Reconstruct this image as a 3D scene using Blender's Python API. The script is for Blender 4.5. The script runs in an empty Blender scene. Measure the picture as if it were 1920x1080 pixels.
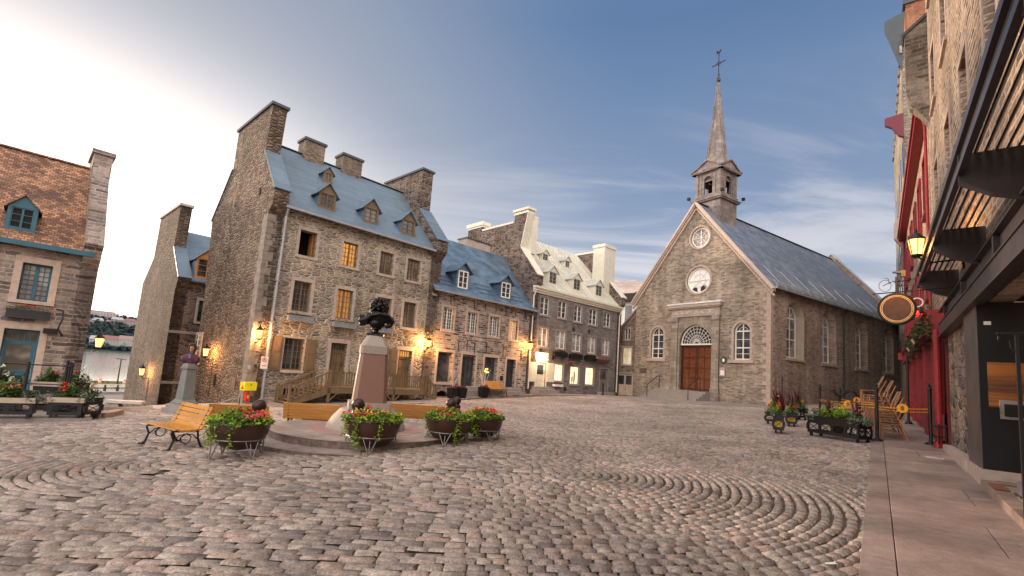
import bpy, math, random
import numpy as np
from mathutils import Vector, Matrix
from mathutils.geometry import delaunay_2d_cdt
R = math.radians
sc = bpy.context.scene
col = sc.collection
rng = random.Random(7)

# ------------------------------------------------------------------ camera
FPX, PITCH, ROLL, CYP = 901.45, R(6.7717), R(4.1244), 593.4
cp, sp, cr, sr = math.cos(PITCH), math.sin(PITCH), math.cos(ROLL), math.sin(ROLL)
FW = Vector((0, cp, sp)); UP0 = Vector((0, -sp, cp)); RT0 = Vector((1, 0, 0))
RT = cr*RT0 + sr*UP0; UPV = -sr*RT0 + cr*UP0
cam = bpy.data.cameras.new("camera"); co = bpy.data.objects.new("camera", cam); col.objects.link(co)
co.matrix_world = Matrix(((RT.x, UPV.x, -FW.x, 0), (RT.y, UPV.y, -FW.y, 0), (RT.z, UPV.z, -FW.z, 0), (0, 0, 0, 1)))
cam.sensor_width = 36; cam.lens = FPX/1920*36; cam.shift_y = (CYP-540)/1920
cam.clip_start = 0.05; cam.clip_end = 9000
sc.camera = co

# ------------------------------------------------------------------ light and sky
SUN_AZ, SUN_EL = -52.0, 9.0            # azimuth from +Y towards +X
sc.view_settings.view_transform = 'Standard'; sc.view_settings.look = 'None'
sc.view_settings.exposure = 0.9; sc.view_settings.gamma = 1
world = bpy.data.worlds.new("World"); sc.world = world; world.use_nodes = True
sd = bpy.data.lights.new("sun", 'SUN'); sd.energy = 2.2; sd.angle = R(3); sd.color = (1.0, .72, .5)
so = bpy.data.objects.new("sun", sd); col.objects.link(so)
sdir = Vector((math.sin(R(SUN_AZ))*math.cos(R(SUN_EL)), math.cos(R(SUN_AZ))*math.cos(R(SUN_EL)), math.sin(R(SUN_EL))))
so.rotation_euler = (-sdir).to_track_quat('-Z', 'Y').to_euler()

class NT:
    def __init__(s, tree): s.t = tree; s.N = tree.nodes; s.L = tree.links
    def n(s, typ, ins=None, **kw):
        nd = s.N.new(typ)
        for k, v in kw.items(): setattr(nd, k, v)
        for k, v in (ins or {}).items():
            if isinstance(v, bpy.types.NodeSocket): s.L.new(v, nd.inputs[k])
            else: nd.inputs[k].default_value = v
        return nd
    def m(s, op, a, b=0.0, c=0.0, clamp=False):
        return s.n('ShaderNodeMath', {0: a, 1: b, 2: c}, operation=op, use_clamp=clamp).outputs[0]
    def vm(s, op, a, b=(0, 0, 0)):
        return s.n('ShaderNodeVectorMath', {0: a, 1: b}, operation=op).outputs[0]
    def mix(s, f, a, b, bt='MIX'):
        nd = s.N.new('ShaderNodeMix'); nd.data_type = 'RGBA'; nd.blend_type = bt
        for i, v in ((0, f), (6, a), (7, b)):
            if isinstance(v, bpy.types.NodeSocket): s.L.new(v, nd.inputs[i])
            else: nd.inputs[i].default_value = v if i == 0 or len(v) == 4 else (*v, 1)
        return nd.outputs[2]
    def ramp(s, f, stops, interp='LINEAR'):
        nd = s.N.new('ShaderNodeValToRGB'); nd.color_ramp.interpolation = interp
        e = nd.color_ramp.elements
        while len(e) < len(stops): e.new(.5)
        for i, (p, c) in enumerate(stops):
            e[i].position = p; e[i].color = (*c, 1) if len(c) == 3 else c
        s.L.new(f, nd.inputs[0]); return nd.outputs[0]
    def maprange(s, v, a, b, c=0., d=1.):
        return s.n('ShaderNodeMapRange', {0: v, 1: a, 2: b, 3: c, 4: d}, interpolation_type='SMOOTHSTEP').outputs[0]

def make_world():
    t = NT(world.node_tree); t.N.clear()
    sky = t.n('ShaderNodeTexSky', sky_type='NISHITA', sun_disc=False, sun_elevation=R(SUN_EL), sun_rotation=R(SUN_AZ),
              altitude=50, air_density=1.0, dust_density=1.5, ozone_density=2.0)
    tc = t.n('ShaderNodeTexCoord').outputs['Generated']
    d = t.vm('NORMALIZE', tc)
    sep = t.n('ShaderNodeSeparateXYZ', {0: d})
    sunv = Vector((math.sin(R(SUN_AZ)), math.cos(R(SUN_AZ)), .05)).normalized()
    dt = t.n('ShaderNodeVectorMath', {0: d, 1: sunv[:]}, operation='DOT_PRODUCT').outputs['Value']
    # thin high cloud, stretched along the horizon
    zz = t.m('ADD', t.m('MAXIMUM', sep.outputs[2], 0.0), .12)
    pl = t.n('ShaderNodeCombineXYZ', {0: t.m('DIVIDE', sep.outputs[0], zz), 1: t.m('DIVIDE', sep.outputs[1], zz), 2: 0.0}).outputs[0]
    mp = t.n('ShaderNodeMapping', {0: pl, 2: (0, 0, R(38)), 3: (.55, 1.5, 1)}).outputs[0]
    n1 = t.n('ShaderNodeTexNoise', {'Vector': mp, 'Scale': .9, 'Detail': 9.0, 'Roughness': .6, 'Distortion': .7}).outputs[0]
    cl = t.maprange(n1, .41, .60)
    low = t.maprange(sep.outputs[2], .60, .16)
    cloud = t.m('MULTIPLY', cl, low)
    blue = t.ramp(sep.outputs[2], [(0.0, (.44, .42, .44)), (.14, (.36, .375, .43)), (.32, (.18, .235, .345)), (.62, (.078, .140, .262)), (.80, (.10, .16, .28)), (.88, (.6, .6, .62)), (1, (1.5, 1.35, 1.25))])  # top stops, above the view, brightened to add fill on the ground
    warm = t.mix(t.maprange(sep.outputs[2], .05, .5), (.70, .65, .61), (.29, .30, .335))
    g = t.m('POWER', t.maprange(dt, .35, 1.0), 1.1)
    c = t.mix(t.m('MULTIPLY', cloud, .78), blue, (.56, .54, .56))
    c = t.mix(g, c, warm)
    g2 = t.m('POWER', t.maprange(dt, .70, 1.0), 1.3)
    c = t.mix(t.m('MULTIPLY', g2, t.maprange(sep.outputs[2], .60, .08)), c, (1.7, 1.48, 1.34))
    # unseen sky behind the viewer, brightened to add warm fill light
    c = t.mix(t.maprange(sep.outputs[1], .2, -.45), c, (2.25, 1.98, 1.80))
    # a little Nishita sky under the graded colours of dawn tint and added fill
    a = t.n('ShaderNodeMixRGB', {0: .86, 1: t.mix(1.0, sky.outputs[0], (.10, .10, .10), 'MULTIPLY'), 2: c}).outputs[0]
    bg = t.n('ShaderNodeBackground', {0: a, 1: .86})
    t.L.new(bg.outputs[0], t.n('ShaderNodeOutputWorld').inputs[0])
make_world()

# ------------------------------------------------------------------ mapping pixels of the photograph to points of the place
def ray(px, py): return FW*FPX + RT*(px-960) - UPV*(py-CYP)
def ground_z(x, y):
    xc = min(max(x, -75), 45); yc = min(max(y, -25), 70)
    z = -1.7 + .04*xc + .006*yc
    z += .2*math.exp(-((x-1.3)**2+(y-34)**2)/60.)-.24*math.exp(-((x-7.6)**2+(y-42)**2)/22.)
    t = -.682*x + .731*y
    if t > 22.3: z -= .12*min(t-22.3, 14)
    return z
def gp(px, py):
    r = ray(px, py); t = 5/r.length
    lo = 0; 
    for i in range(4000):
        p = r*t
        if p.z < ground_z(p.x, p.y): break
        t *= 1.004
    return p
def at(px, py, dist):
    r = ray(px, py); return r*(dist/math.hypot(r.x, r.y))

# ------------------------------------------------------------------ mesh helpers
class MB:
    def __init__(s): s.v = []; s.f = []
    def add(s, vs, fs, M=None):
        b = len(s.v)
        s.v += [tuple(M @ Vector(p)) for p in vs] if M else [tuple(p) for p in vs]
        s.f += [tuple(i+b for i in f) for f in fs]; return s
    def box(s, x0, x1, y0, y1, z0, z1, M=None):
        vs = [(x0, y0, z0), (x1, y0, z0), (x1, y1, z0), (x0, y1, z0), (x0, y0, z1), (x1, y0, z1), (x1, y1, z1), (x0, y1, z1)]
        return s.add(vs, [(3, 2, 1, 0), (4, 5, 6, 7), (0, 1, 5, 4), (1, 2, 6, 5), (2, 3, 7, 6), (3, 0, 4, 7)], M)
    def beam(s, a, b, w, h, up=(0, 0, 1)):
        a = Vector(a); b = Vector(b); d = (b-a).normalized(); u = Vector(up)
        sd_ = d.cross(u)
        if sd_.length < 1e-4: sd_ = d.cross(Vector((0, 1, 0)))
        sd_.normalize(); u = sd_.cross(d)
        vs = [p + sd_*i*w/2 + u*j*h/2 for p in (a, b) for i, j in ((-1, -1), (1, -1), (1, 1), (-1, 1))]
        return s.add(vs, [(0, 1, 2, 3), (7, 6, 5, 4), (1, 0, 4, 5), (2, 1, 5, 6), (3, 2, 6, 7), (0, 3, 7, 4)])
    def tube(s, pts, r, n=8, caps=True):
        pts = [Vector(p) for p in pts]; k = len(pts); rs = r if isinstance(r, (list, tuple)) else [r]*k
        vs = []; prev = None
        for i, p in enumerate(pts):
            d = (pts[min(i+1, k-1)]-pts[max(i-1, 0)]).normalized()
            if prev is None:
                u = d.cross(Vector((0, 0, 1)))
                if u.length < 1e-3: u = Vector((1, 0, 0))
            else: u = prev - d*prev.dot(d)
            u.normalize(); prev = u; w = d.cross(u)
            vs += [p + (u*math.cos(2*math.pi*j/n) + w*math.sin(2*math.pi*j/n))*rs[i] for j in range(n)]
        fs = [(i*n+j, i*n+(j+1) % n, (i+1)*n+(j+1) % n, (i+1)*n+j) for i in range(k-1) for j in range(n)]
        if caps: fs += [tuple(range(n))[::-1], tuple((k-1)*n+j for j in range(n))]
        return s.add(vs, fs)
    def lathe(s, prof, n=24, c=(0, 0), rot=0, M=None):
        vs = []; fs = []
        for r_, z in prof:
            vs += [(c[0]+r_*math.cos(rot+2*math.pi*j/n), c[1]+r_*math.sin(rot+2*math.pi*j/n), z) for j in range(n)]
        for i in range(len(prof)-1):
            fs += [(i*n+j, i*n+(j+1) % n, (i+1)*n+(j+1) % n, (i+1)*n+j) for j in range(n)]
        fs += [tuple(range(n))[::-1], tuple((len(prof)-1)*n+j for j in range(n))]
        return s.add(vs, fs, M)
    def poly(s, pts, ext, M=None):     # planar polygon of 3-D points extruded by vector ext
        k = len(pts); e = Vector(ext); P = [Vector(p) for p in pts]
        return s.add(P + [p+e for p in P], [tuple(range(k)), tuple(range(2*k-1, k-1, -1))] + [(i, k+i, k+(i+1) % k, (i+1) % k) for i in range(k)], M)
    def ell(s, c, r, n=10, m=7, M=None):
        vs = [(c[0], c[1], c[2]-r[2])]; fs = []
        for i in range(1, m):
            ph = -math.pi/2 + math.pi*i/m
            vs += [(c[0]+r[0]*math.cos(ph)*math.cos(2*math.pi*j/n), c[1]+r[1]*math.cos(ph)*math.sin(2*math.pi*j/n), c[2]+r[2]*math.sin(ph)) for j in range(n)]
        vs.append((c[0], c[1], c[2]+r[2])); T = len(vs)-1
        fs += [(0, 1+(j+1) % n, 1+j) for j in range(n)]
        for i in range(m-2): fs += [(1+i*n+j, 1+i*n+(j+1) % n, 1+(i+1)*n+(j+1) % n, 1+(i+1)*n+j) for j in range(n)]
        b = 1+(m-2)*n; fs += [(b+j, b+(j+1) % n, T) for j in range(n)]
        return s.add(vs, fs, M)
    def leaf(s, c, size, rg, flat=.5, asp=.55):
        c = Vector(c); d = Vector((rg.gauss(0, 1), rg.gauss(0, 1), rg.gauss(0, .6))).normalized()
        n_ = Vector((rg.gauss(0, flat), rg.gauss(0, flat), 1)).normalized()
        w = d.cross(n_).normalized()*size*asp*.5; d = d*size*.5
        k = n_*size*.12
        return s.add([c-d, c+w-d*.1+k, c+d, c-w-d*.1+k], [(0, 1, 2, 3)])
    def build(s, name, mat, parent=None, zoff=0.0, smooth=None, loc=None):
        me = bpy.data.meshes.new(name)
        vs = [(a, b, c-zoff) for a, b, c in s.v] if zoff else s.v
        me.from_pydata(vs, [], s.f); me.update()
        if smooth is not None:
            me.shade_smooth()
            if smooth < 180: me.set_sharp_from_angle(angle=R(smooth))
        for mm in (mat if isinstance(mat, (list, tuple)) else [mat]): me.materials.append(mm)
        o = bpy.data.objects.new(name, me); col.objects.link(o)
        if parent: o.parent = parent
        if loc is not None: o.location = loc
        return o
def tag(o, label=None, cat=None, group=None, kind=None):
    for k, v in (('label', label), ('category', cat), ('group', group), ('kind', kind)):
        if v: o[k] = v
    return o
def thing(name, label, cat, loc=(0, 0, 0), rot=0, group=None):
    o = bpy.data.objects.new(name, None); col.objects.link(o); o.empty_display_size = .2
    o.location = loc; o.rotation_euler = (0, 0, rot); return tag(o, label, cat, group)
def copytree(root, loc, rot, label=None, group=None, scale=None):
    def cpy(o, par):
        c = o.copy(); col.objects.link(c)
        if par is not None: c.parent = par
        for ch in [x for x in list(o.children)]: cpy(ch, c)
        return c
    c = cpy(root, None); c.location = loc; c.rotation_euler = (0, 0, rot)
    if label: c['label'] = label
    if group: c['group'] = group
    if scale: c.scale = (scale,)*3
    return c
def cdt(outer, holes, f3, mb, flip=False):
    loops = [outer]+holes; vs = []; ed = []
    for lp in loops:
        b = len(vs); vs += [Vector(p) for p in lp]; ed += [(b+i, b+(i+1) % len(lp)) for i in range(len(lp))]
    r = delaunay_2d_cdt(vs, ed, [], 0, 1e-5)
    def inside(p, lp):
        c = False; j = len(lp)-1
        for i in range(len(lp)):
            if (lp[i][1] > p[1]) != (lp[j][1] > p[1]) and p[0] < (lp[j][0]-lp[i][0])*(p[1]-lp[i][1])/(lp[j][1]-lp[i][1])+lp[i][0]: c = not c
            j = i
        return c
    fs = []
    for f in r[2]:
        q = sum((r[0][i] for i in f), Vector((0, 0)))/len(f)
        if inside(q, outer) and not any(inside(q, h) for h in holes): fs.append(tuple(f)[::-1] if flip else tuple(f))
    mb.add([f3(p.x, p.y) for p in r[0]], fs)
def arch(x0, x1, z0, zt, n=12):        # rectangle with a round top, zt = crown
    c = (x0+x1)/2; rx = (x1-x0)/2; rz = min(rx, zt-z0); zs = zt-rz
    return [(x0, z0), (x1, z0)] + [(c+rx*math.cos(math.pi*i/n), zs+rz*math.sin(math.pi*i/n)) for i in range(n+1)]
def rect(x0, x1, z0, z1): return [(x0, z0), (x1, z0), (x1, z1), (x0, z1)]

# ------------------------------------------------------------------ materials
MATS = {}
def base_mat(name):
    m = bpy.data.materials.new(name); m.use_nodes = True; t = NT(m.node_tree); t.N.clear()
    b = t.n('ShaderNodeBsdfPrincipled'); o = t.n('ShaderNodeOutputMaterial'); t.L.new(b.outputs[0], o.inputs[0])
    MATS[name] = m; return m, t, b
def facade_uv(t):      # wall coordinates in metres, chosen from the facing of the surface
    tc = t.n('ShaderNodeTexCoord'); P = t.n('ShaderNodeSeparateXYZ', {0: tc.outputs['Object']}); N = t.n('ShaderNodeSeparateXYZ', {0: tc.outputs['Normal']})
    ax = t.m('ABSOLUTE', N.outputs[0]); ay = t.m('ABSOLUTE', N.outputs[1])
    side = t.m('GREATER_THAN', ax, ay)
    u = t.m('ADD', t.m('MULTIPLY', P.outputs[1], side), t.m('MULTIPLY', P.outputs[0], t.m('SUBTRACT', 1.0, side)))
    return t.n('ShaderNodeCombineXYZ', {0: u, 1: P.outputs[2], 2: 0.0}).outputs[0], tc, side
def masonry(name, cols, mortar, su=3.0, sv=7.0, mw=.05, bump=.5, brick=None, stain=.35, rough=.9, wob=.05, rand=.9, stainscale=.35):
    m, t, b = base_mat(name); uv, tc, side = facade_uv(t)
    nz = t.n('ShaderNodeTexNoise', {'Vector': uv, 'Scale': 2.2, 'Detail': 3.0})
    w = t.vm('MULTIPLY', t.vm('SUBTRACT', nz.outputs['Color'], (.5, .5, .5)), (wob*2, wob, 0))
    p = t.vm('ADD', uv, w)
    if brick:
        bw, bh, ms = brick
        # varied stone length: stretch along the course by slow noise
        n0 = t.n('ShaderNodeTexNoise', {'Vector': t.vm('MULTIPLY', p, (1.2, 1/bh*.5, 1)), 'Scale': 1.0, 'Detail': 1.0}).outputs[0]
        p2 = t.vm('ADD', p, t.n('ShaderNodeCombineXYZ', {0: t.m('MULTIPLY', n0, bw*1.6), 1: 0.0, 2: 0.0}).outputs[0])
        bt = t.n('ShaderNodeTexBrick', {'Vector': p2, 'Color1': (0, 0, 0, 1), 'Color2': (1, 1, 1, 1), 'Mortar': (.5, .5, .5, 1), 'Scale': 1.0,
                 'Mortar Size': ms, 'Mortar Smooth': .35, 'Bias': 0.0, 'Brick Width': bw, 'Row Height': bh}, offset=.47, squash=1.35, squash_frequency=3)
        rv = t.n('ShaderNodeSeparateColor', {0: bt.outputs[0]}).outputs[0]; mort = bt.outputs['Fac']
        h = t.m('SUBTRACT', 1.0, mort)
    else:
        ps = t.vm('MULTIPLY', p, (su, sv, 1))
        vc = t.n('ShaderNodeTexVoronoi', {'Vector': ps, 'Scale': 1.0, 'Randomness': rand}, voronoi_dimensions='2D')
        ve = t.n('ShaderNodeTexVoronoi', {'Vector': ps, 'Scale': 1.0, 'Randomness': rand}, voronoi_dimensions='2D', feature='DISTANCE_TO_EDGE').outputs['Distance']
        rv = t.n('ShaderNodeSeparateColor', {0: vc.outputs['Color']}).outputs[0]
        mort = t.maprange(ve, mw*1.5, mw*.5); h = t.maprange(ve, 0.0, mw*4)
    fine = t.n('ShaderNodeTexNoise', {'Vector': tc.outputs['Object'], 'Scale': 14.0, 'Detail': 5.0, 'Roughness': .65}).outputs[0]
    rv2 = t.m('ADD', rv, t.m('MULTIPLY', t.m('SUBTRACT', fine, .5), .5))
    c = t.ramp(rv2, cols)
    c = t.mix(mort, c, mortar)
    big = t.n('ShaderNodeTexNoise', {'Vector': tc.outputs['Object'], 'Scale': stainscale, 'Detail': 4.0, 'Roughness': .6}).outputs[0]
    st = t.maprange(big, .3, .7, 1-stain, 1+stain*.6)
    stc = t.n('ShaderNodeCombineXYZ', {0: st, 1: st, 2: st}).outputs[0]
    c = t.mix(1.0, c, stc, 'MULTIPLY')
    sk = t.n('ShaderNodeTexNoise', {'Vector': t.vm('MULTIPLY', uv, (1.7, .16, 1)), 'Scale': 1.0, 'Detail': 4.0, 'Roughness': .7}).outputs[0]
    f2 = t.m('MULTIPLY', t.maprange(fine, .25, .75, .82, 1.15), t.maprange(sk, .32, .68, .80, 1.16))
    c = t.mix(1.0, c, t.n('ShaderNodeCombineXYZ', {0: f2, 1: f2, 2: f2}).outputs[0], 'MULTIPLY')
    t.L.new(c, b.inputs['Base Color']); b.inputs['Roughness'].default_value = rough; b.inputs['Specular IOR Level'].default_value = .25
    hh = t.m('ADD', h, t.m('MULTIPLY', fine, .6)); hh = t.m('ADD', hh, t.m('MULTIPLY', rv, .5))
    bp = t.n('ShaderNodeBump', {'Strength': bump, 'Distance': .05, 'Height': hh})
    t.L.new(bp.outputs[0], b.inputs['Normal']); return m
def plain(name, c, rough=.6, metal=0., var=.15, sc_=3., bump=0., spec=.4, grain=None, coat=0., c2=None):
    m, t, b = base_mat(name); tc = t.n('ShaderNodeTexCoord')
    v = tc.outputs['Object']
    if grain: v = t.vm('MULTIPLY', v, grain)
    n1 = t.n('ShaderNodeTexNoise', {'Vector': v, 'Scale': sc_, 'Detail': 5.0, 'Roughness': .6}).outputs[0]
    if c2: cc = t.mix(t.maprange(n1, .35, .65), c, c2)
    else:
        f = t.maprange(n1, .25, .75, 1-var, 1+var)
        cc = t.mix(1.0, (*c, 1), t.n('ShaderNodeCombineXYZ', {0: f, 1: f, 2: f}).outputs[0], 'MULTIPLY')
    t.L.new(cc, b.inputs['Base Color']); b.inputs['Metallic'].default_value = metal
    t.L.new(t.m('ADD', rough-.08, t.m('MULTIPLY', n1, .16)), b.inputs['Roughness']); b.inputs['Specular IOR Level'].default_value = spec
    if coat: b.inputs['Coat Weight'].default_value = coat
    if bump:
        bp = t.n('ShaderNodeBump', {'Strength': bump, 'Distance': .02, 'Height': n1}); t.L.new(bp.outputs[0], b.inputs['Normal'])
    return m
def roofmat(name, c1, c2, bw, bh, ms=.012, bump=.4, rough=.55, metal=0., var=.25, line=(.6, .6, .6)):
    m, t, b = base_mat(name); tc = t.n('ShaderNodeTexCoord'); P = t.n('ShaderNodeSeparateXYZ', {0: tc.outputs['Object']})
    N = t.n('ShaderNodeSeparateXYZ', {0: tc.outputs['Normal']})
    side = t.m('GREATER_THAN', t.m('ABSOLUTE', N.outputs[0]), t.m('ABSOLUTE', N.outputs[1]))
    u = t.m('ADD', t.m('MULTIPLY', P.outputs[1], side), t.m('MULTIPLY', P.outputs[0], t.m('SUBTRACT', 1.0, side)))
    uv = t.n('ShaderNodeCombineXYZ', {0: u, 1: t.m('MULTIPLY', P.outputs[2], 1.37), 2: 0.0}).outputs[0]
    bt = t.n('ShaderNodeTexBrick', {'Vector': uv, 'Color1': (0, 0, 0, 1), 'Color2': (1, 1, 1, 1), 'Mortar': (.5, .5, .5, 1), 'Scale': 1.0,
             'Mortar Size': ms, 'Mortar Smooth': .1, 'Brick Width': bw, 'Row Height': bh}, offset=.5)
    rv = t.n('ShaderNodeSeparateColor', {0: bt.outputs[0]}).outputs[0]
    n1 = t.n('ShaderNodeTexNoise', {'Vector': tc.outputs['Object'], 'Scale': .9, 'Detail': 6.0, 'Roughness': .65}).outputs[0]
    f = t.m('ADD', t.m('MULTIPLY', rv, .55), t.m('MULTIPLY', n1, .55))
    c = t.mix(t.maprange(f, .25, .85), c1, c2)
    c = t.mix(bt.outputs['Fac'], c, t.mix(1.0, c, line, 'MULTIPLY'))
    g = t.maprange(n1, .3, .7, 1-var, 1+var)
    c = t.mix(1.0, c, t.n('ShaderNodeCombineXYZ', {0: g, 1: g, 2: g}).outputs[0], 'MULTIPLY')
    t.L.new(c, b.inputs['Base Color']); b.inputs['Metallic'].default_value = metal
    t.L.new(t.m('ADD', rough-.1, t.m('MULTIPLY', n1, .25)), b.inputs['Roughness'])
    # each course rises towards its lower edge
    saw = t.m('FRACT', t.m('DIVIDE', t.m('MULTIPLY', P.outputs[2], 1.37), bh))
    hh = t.m('SUBTRACT', t.m('MULTIPLY', t.m('SUBTRACT', 1.0, saw), .6), bt.outputs['Fac'])
    bp = t.n('ShaderNodeBump', {'Strength': bump, 'Distance': .02, 'Height': t.m('ADD', hh, t.m('MULTIPLY', rv, .4))}); t.L.new(bp.outputs[0], b.inputs['Normal'])
    return m
def emit(name, c, s, base=None):
    m, t, b = base_mat(name); b.inputs['Base Color'].default_value = (*(base or c), 1)
    n1 = t.n('ShaderNodeTexNoise', {'Vector': t.n('ShaderNodeTexCoord').outputs['Object'], 'Scale': 3.0, 'Detail': 3.0}).outputs[0]
    b.inputs['Emission Color'].default_value = (*c, 1); t.L.new(t.maprange(n1, .3, .7, s*.7, s*1.3), b.inputs['Emission Strength'])
    return m
def glass(name, c=(.03, .035, .04), rough=.08, c2=None):
    m, t, b = base_mat(name); tc = t.n('ShaderNodeTexCoord')
    n1 = t.n('ShaderNodeTexNoise', {'Vector': tc.outputs['Object'], 'Scale': 1.3, 'Detail': 2.0}).outputs[0]
    t.L.new(t.mix(t.maprange(n1, .4, .62), c, c2 or tuple(x*2.5 for x in c)), b.inputs['Base Color'])
    b.inputs['Roughness'].default_value = rough; b.inputs['Specular IOR Level'].default_value = .8
    bp = t.n('ShaderNodeBump', {'Strength': .15, 'Distance': .02, 'Height': n1}); t.L.new(bp.outputs[0], b.inputs['Normal']); return m

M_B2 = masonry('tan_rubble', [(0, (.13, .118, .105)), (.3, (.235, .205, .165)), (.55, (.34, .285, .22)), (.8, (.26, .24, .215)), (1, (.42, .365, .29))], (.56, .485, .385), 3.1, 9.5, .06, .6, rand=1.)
M_B5G = masonry('brown_small_rubble', [(0, (.06, .045, .036)), (.5, (.13, .098, .078)), (1, (.185, .145, .115))], (.10, .078, .062), 4.2, 8.0, .06, .9, stain=.3)
M_PIER = masonry('coarse_rubble_pier', [(0, (.10, .09, .085)), (.3, (.20, .17, .15)), (.55, (.42, .29, .19)), (.8, (.24, .22, .20)), (1, (.46, .38, .30))], (.42, .35, .28), 1.9, 5.6, .06, 1.0, rand=1., stainscale=1.2)
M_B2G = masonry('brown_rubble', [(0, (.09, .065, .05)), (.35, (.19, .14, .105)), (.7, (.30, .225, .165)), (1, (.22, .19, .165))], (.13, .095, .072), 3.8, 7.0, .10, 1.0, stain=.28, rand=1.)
M_B3 = masonry('grey_rubble', [(0, (.06, .05, .05)), (.22, (.12, .10, .10)), (.5, (.26, .225, .20)), (.75, (.32, .275, .24)), (1, (.38, .33, .29))], (.45, .395, .35), brick=(.30, .125, .016), wob=.05, bump=.5)
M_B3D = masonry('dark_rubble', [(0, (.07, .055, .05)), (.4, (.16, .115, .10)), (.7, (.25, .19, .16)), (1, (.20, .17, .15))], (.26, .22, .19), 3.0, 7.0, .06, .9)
M_B4 = masonry('grey_ashlar', [(0, (.14, .128, .125)), (.5, (.19, .173, .166)), (1, (.24, .22, .21))], (.15, .138, .13), brick=(.34, .15, .010), wob=.03, bump=.4, stain=.18)
M_CH = masonry('church_rubble', [(0, (.16, .135, .11)), (.3, (.25, .21, .17)), (.65, (.33, .28, .225)), (1, (.41, .35, .285))], (.35, .305, .25), brick=(.27, .105, .012), wob=.06, bump=.5, stain=.28)
M_CHS = masonry('church_side_rubble', [(0, (.20, .145, .115)), (.35, (.32, .235, .19)), (.7, (.40, .305, .25)), (1, (.45, .37, .31))], (.40, .33, .28), brick=(.25, .10, .012), wob=.06, bump=.6, stain=.22)
M_AN = masonry('annex_rubble', [(0, (.10, .085, .07)), (.4, (.20, .17, .14)), (.8, (.27, .23, .19)), (1, (.33, .28, .24))], (.29, .25, .21), brick=(.33, .14, .016), wob=.07, bump=.6)
M_B1 = masonry('mauve_rubble', [(0, (.085, .072, .07)), (.35, (.19, .16, .15)), (.7, (.27, .225, .20)), (1, (.34, .28, .24))], (.37, .31, .27), brick=(.42, .15, .02), wob=.09, bump=.7)
M_B5 = masonry('small_brown_rubble', [(0, (.11, .085, .07)), (.5, (.21, .165, .135)), (1, (.29, .235, .19))], (.27, .225, .185), brick=(.22, .09, .012), wob=.06, bump=.7, stain=.2)
M_R1 = masonry('cream_mortar_rubble', [(0, (.10, .08, .065)), (.3, (.24, .18, .13)), (.6, (.38, .29, .21)), (.8, (.22, .19, .17)), (1, (.46, .36, .27))], (.50, .40, .31), brick=(.36, .15, .035), wob=.16, bump=1.0, stain=.35)
M_PORTAL = masonry('portal_ashlar', [(0, (.24, .205, .17)), (.5, (.31, .27, .225)), (1, (.38, .335, .28))], (.19, .165, .14), brick=(.55, .27, .010), wob=.01, bump=.4, stain=.25)
M_TRIM = plain('dressed_stone', (.40, .345, .30), .85, var=.18, sc_=5, bump=.25)
M_TRIMG = plain('grey_dressed_stone', (.27, .245, .235), .85, var=.15, sc_=5, bump=.25)
M_TRIMP = plain('pinkish_dressed_stone', (.44, .355, .30), .85, var=.15, sc_=5, bump=.2)
M_R2ROOF = roofmat('blue_grey_tin', (.115, .175, .235), (.145, .21, .275), 1.1, .17, .010, .35, .5, .25, .06)
M_R3ROOF = roofmat('deep_blue_tin', (.085, .145, .22), (.13, .20, .28), .5, .25, .012, .3, .4, .35, .3, (1.3, 1.3, 1.3))
M_R4ROOF = roofmat('cream_seamed_tin', (.50, .50, .44), (.60, .59, .51), .42, 40, .03, .5, .45, .2, .12, (.75, .75, .75))
M_CHROOF = roofmat('slate_grey_tin', (.125, .155, .20), (.185, .215, .265), .55, .42, .014, .35, .42, .3, .2)
M_R1ROOF = roofmat('orange_cedar_shingle', (.13, .066, .045), (.37, .20, .115), .16, .12, .010, .9, .85, 0, .35, (.35, .3, .3))
M_SPIRE = roofmat('weathered_steeple_sheet', (.155, .13, .125), (.235, .20, .19), .42, .5, .016, .4, .5, .15, .25, (.6, .6, .6))
M_CREAM = plain('cream_paint', (.66, .64, .54), .55, var=.08)
M_WHITE = plain('white_paint', (.78, .76, .72), .5, var=.06)
M_BROWN = plain('brown_paint', (.165, .115, .065), .55, var=.15, grain=(1, 1, .2), sc_=8)
M_BLUE = plain('teal_blue_paint', (.035, .12, .17), .45, var=.12)
M_GUT = plain('grey_metal', (.33, .36, .40), .45, .4, var=.12)
M_DKGUT = plain('dark_metal', (.045, .045, .05), .45, .4, var=.2)
M_BLACK = plain('black_iron', (.012, .012, .014), .45, .3, var=.3, spec=.5)
M_TEALCOP = plain('dark_coping', (.06, .075, .085), .5, .3)
M_GLASS = glass('dark_window_glass')
M_GLASSB = glass('curtained_glass', (.10, .085, .07), .15, (.30, .27, .23))
M_GLASSW = glass('white_blind_glass', (.22, .21, .20), .12, (.45, .43, .41))
M_GLASSSKY = plain('painted_sky_reflection_glass', (.86, .88, .88), .15, .0, var=.04)  # white sky reflection painted into the pane's base colour
M_GLASSO = emit('amber_lit_glass', (1.0, .42, .08), .32, (.3, .14, .04))
M_SHOP = emit('warm_lit_shop', (1.0, .62, .32), 1.3, (.4, .3, .2))
M_DARKIN = plain('dark_interior', (.015, .012, .010), .9)
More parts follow.
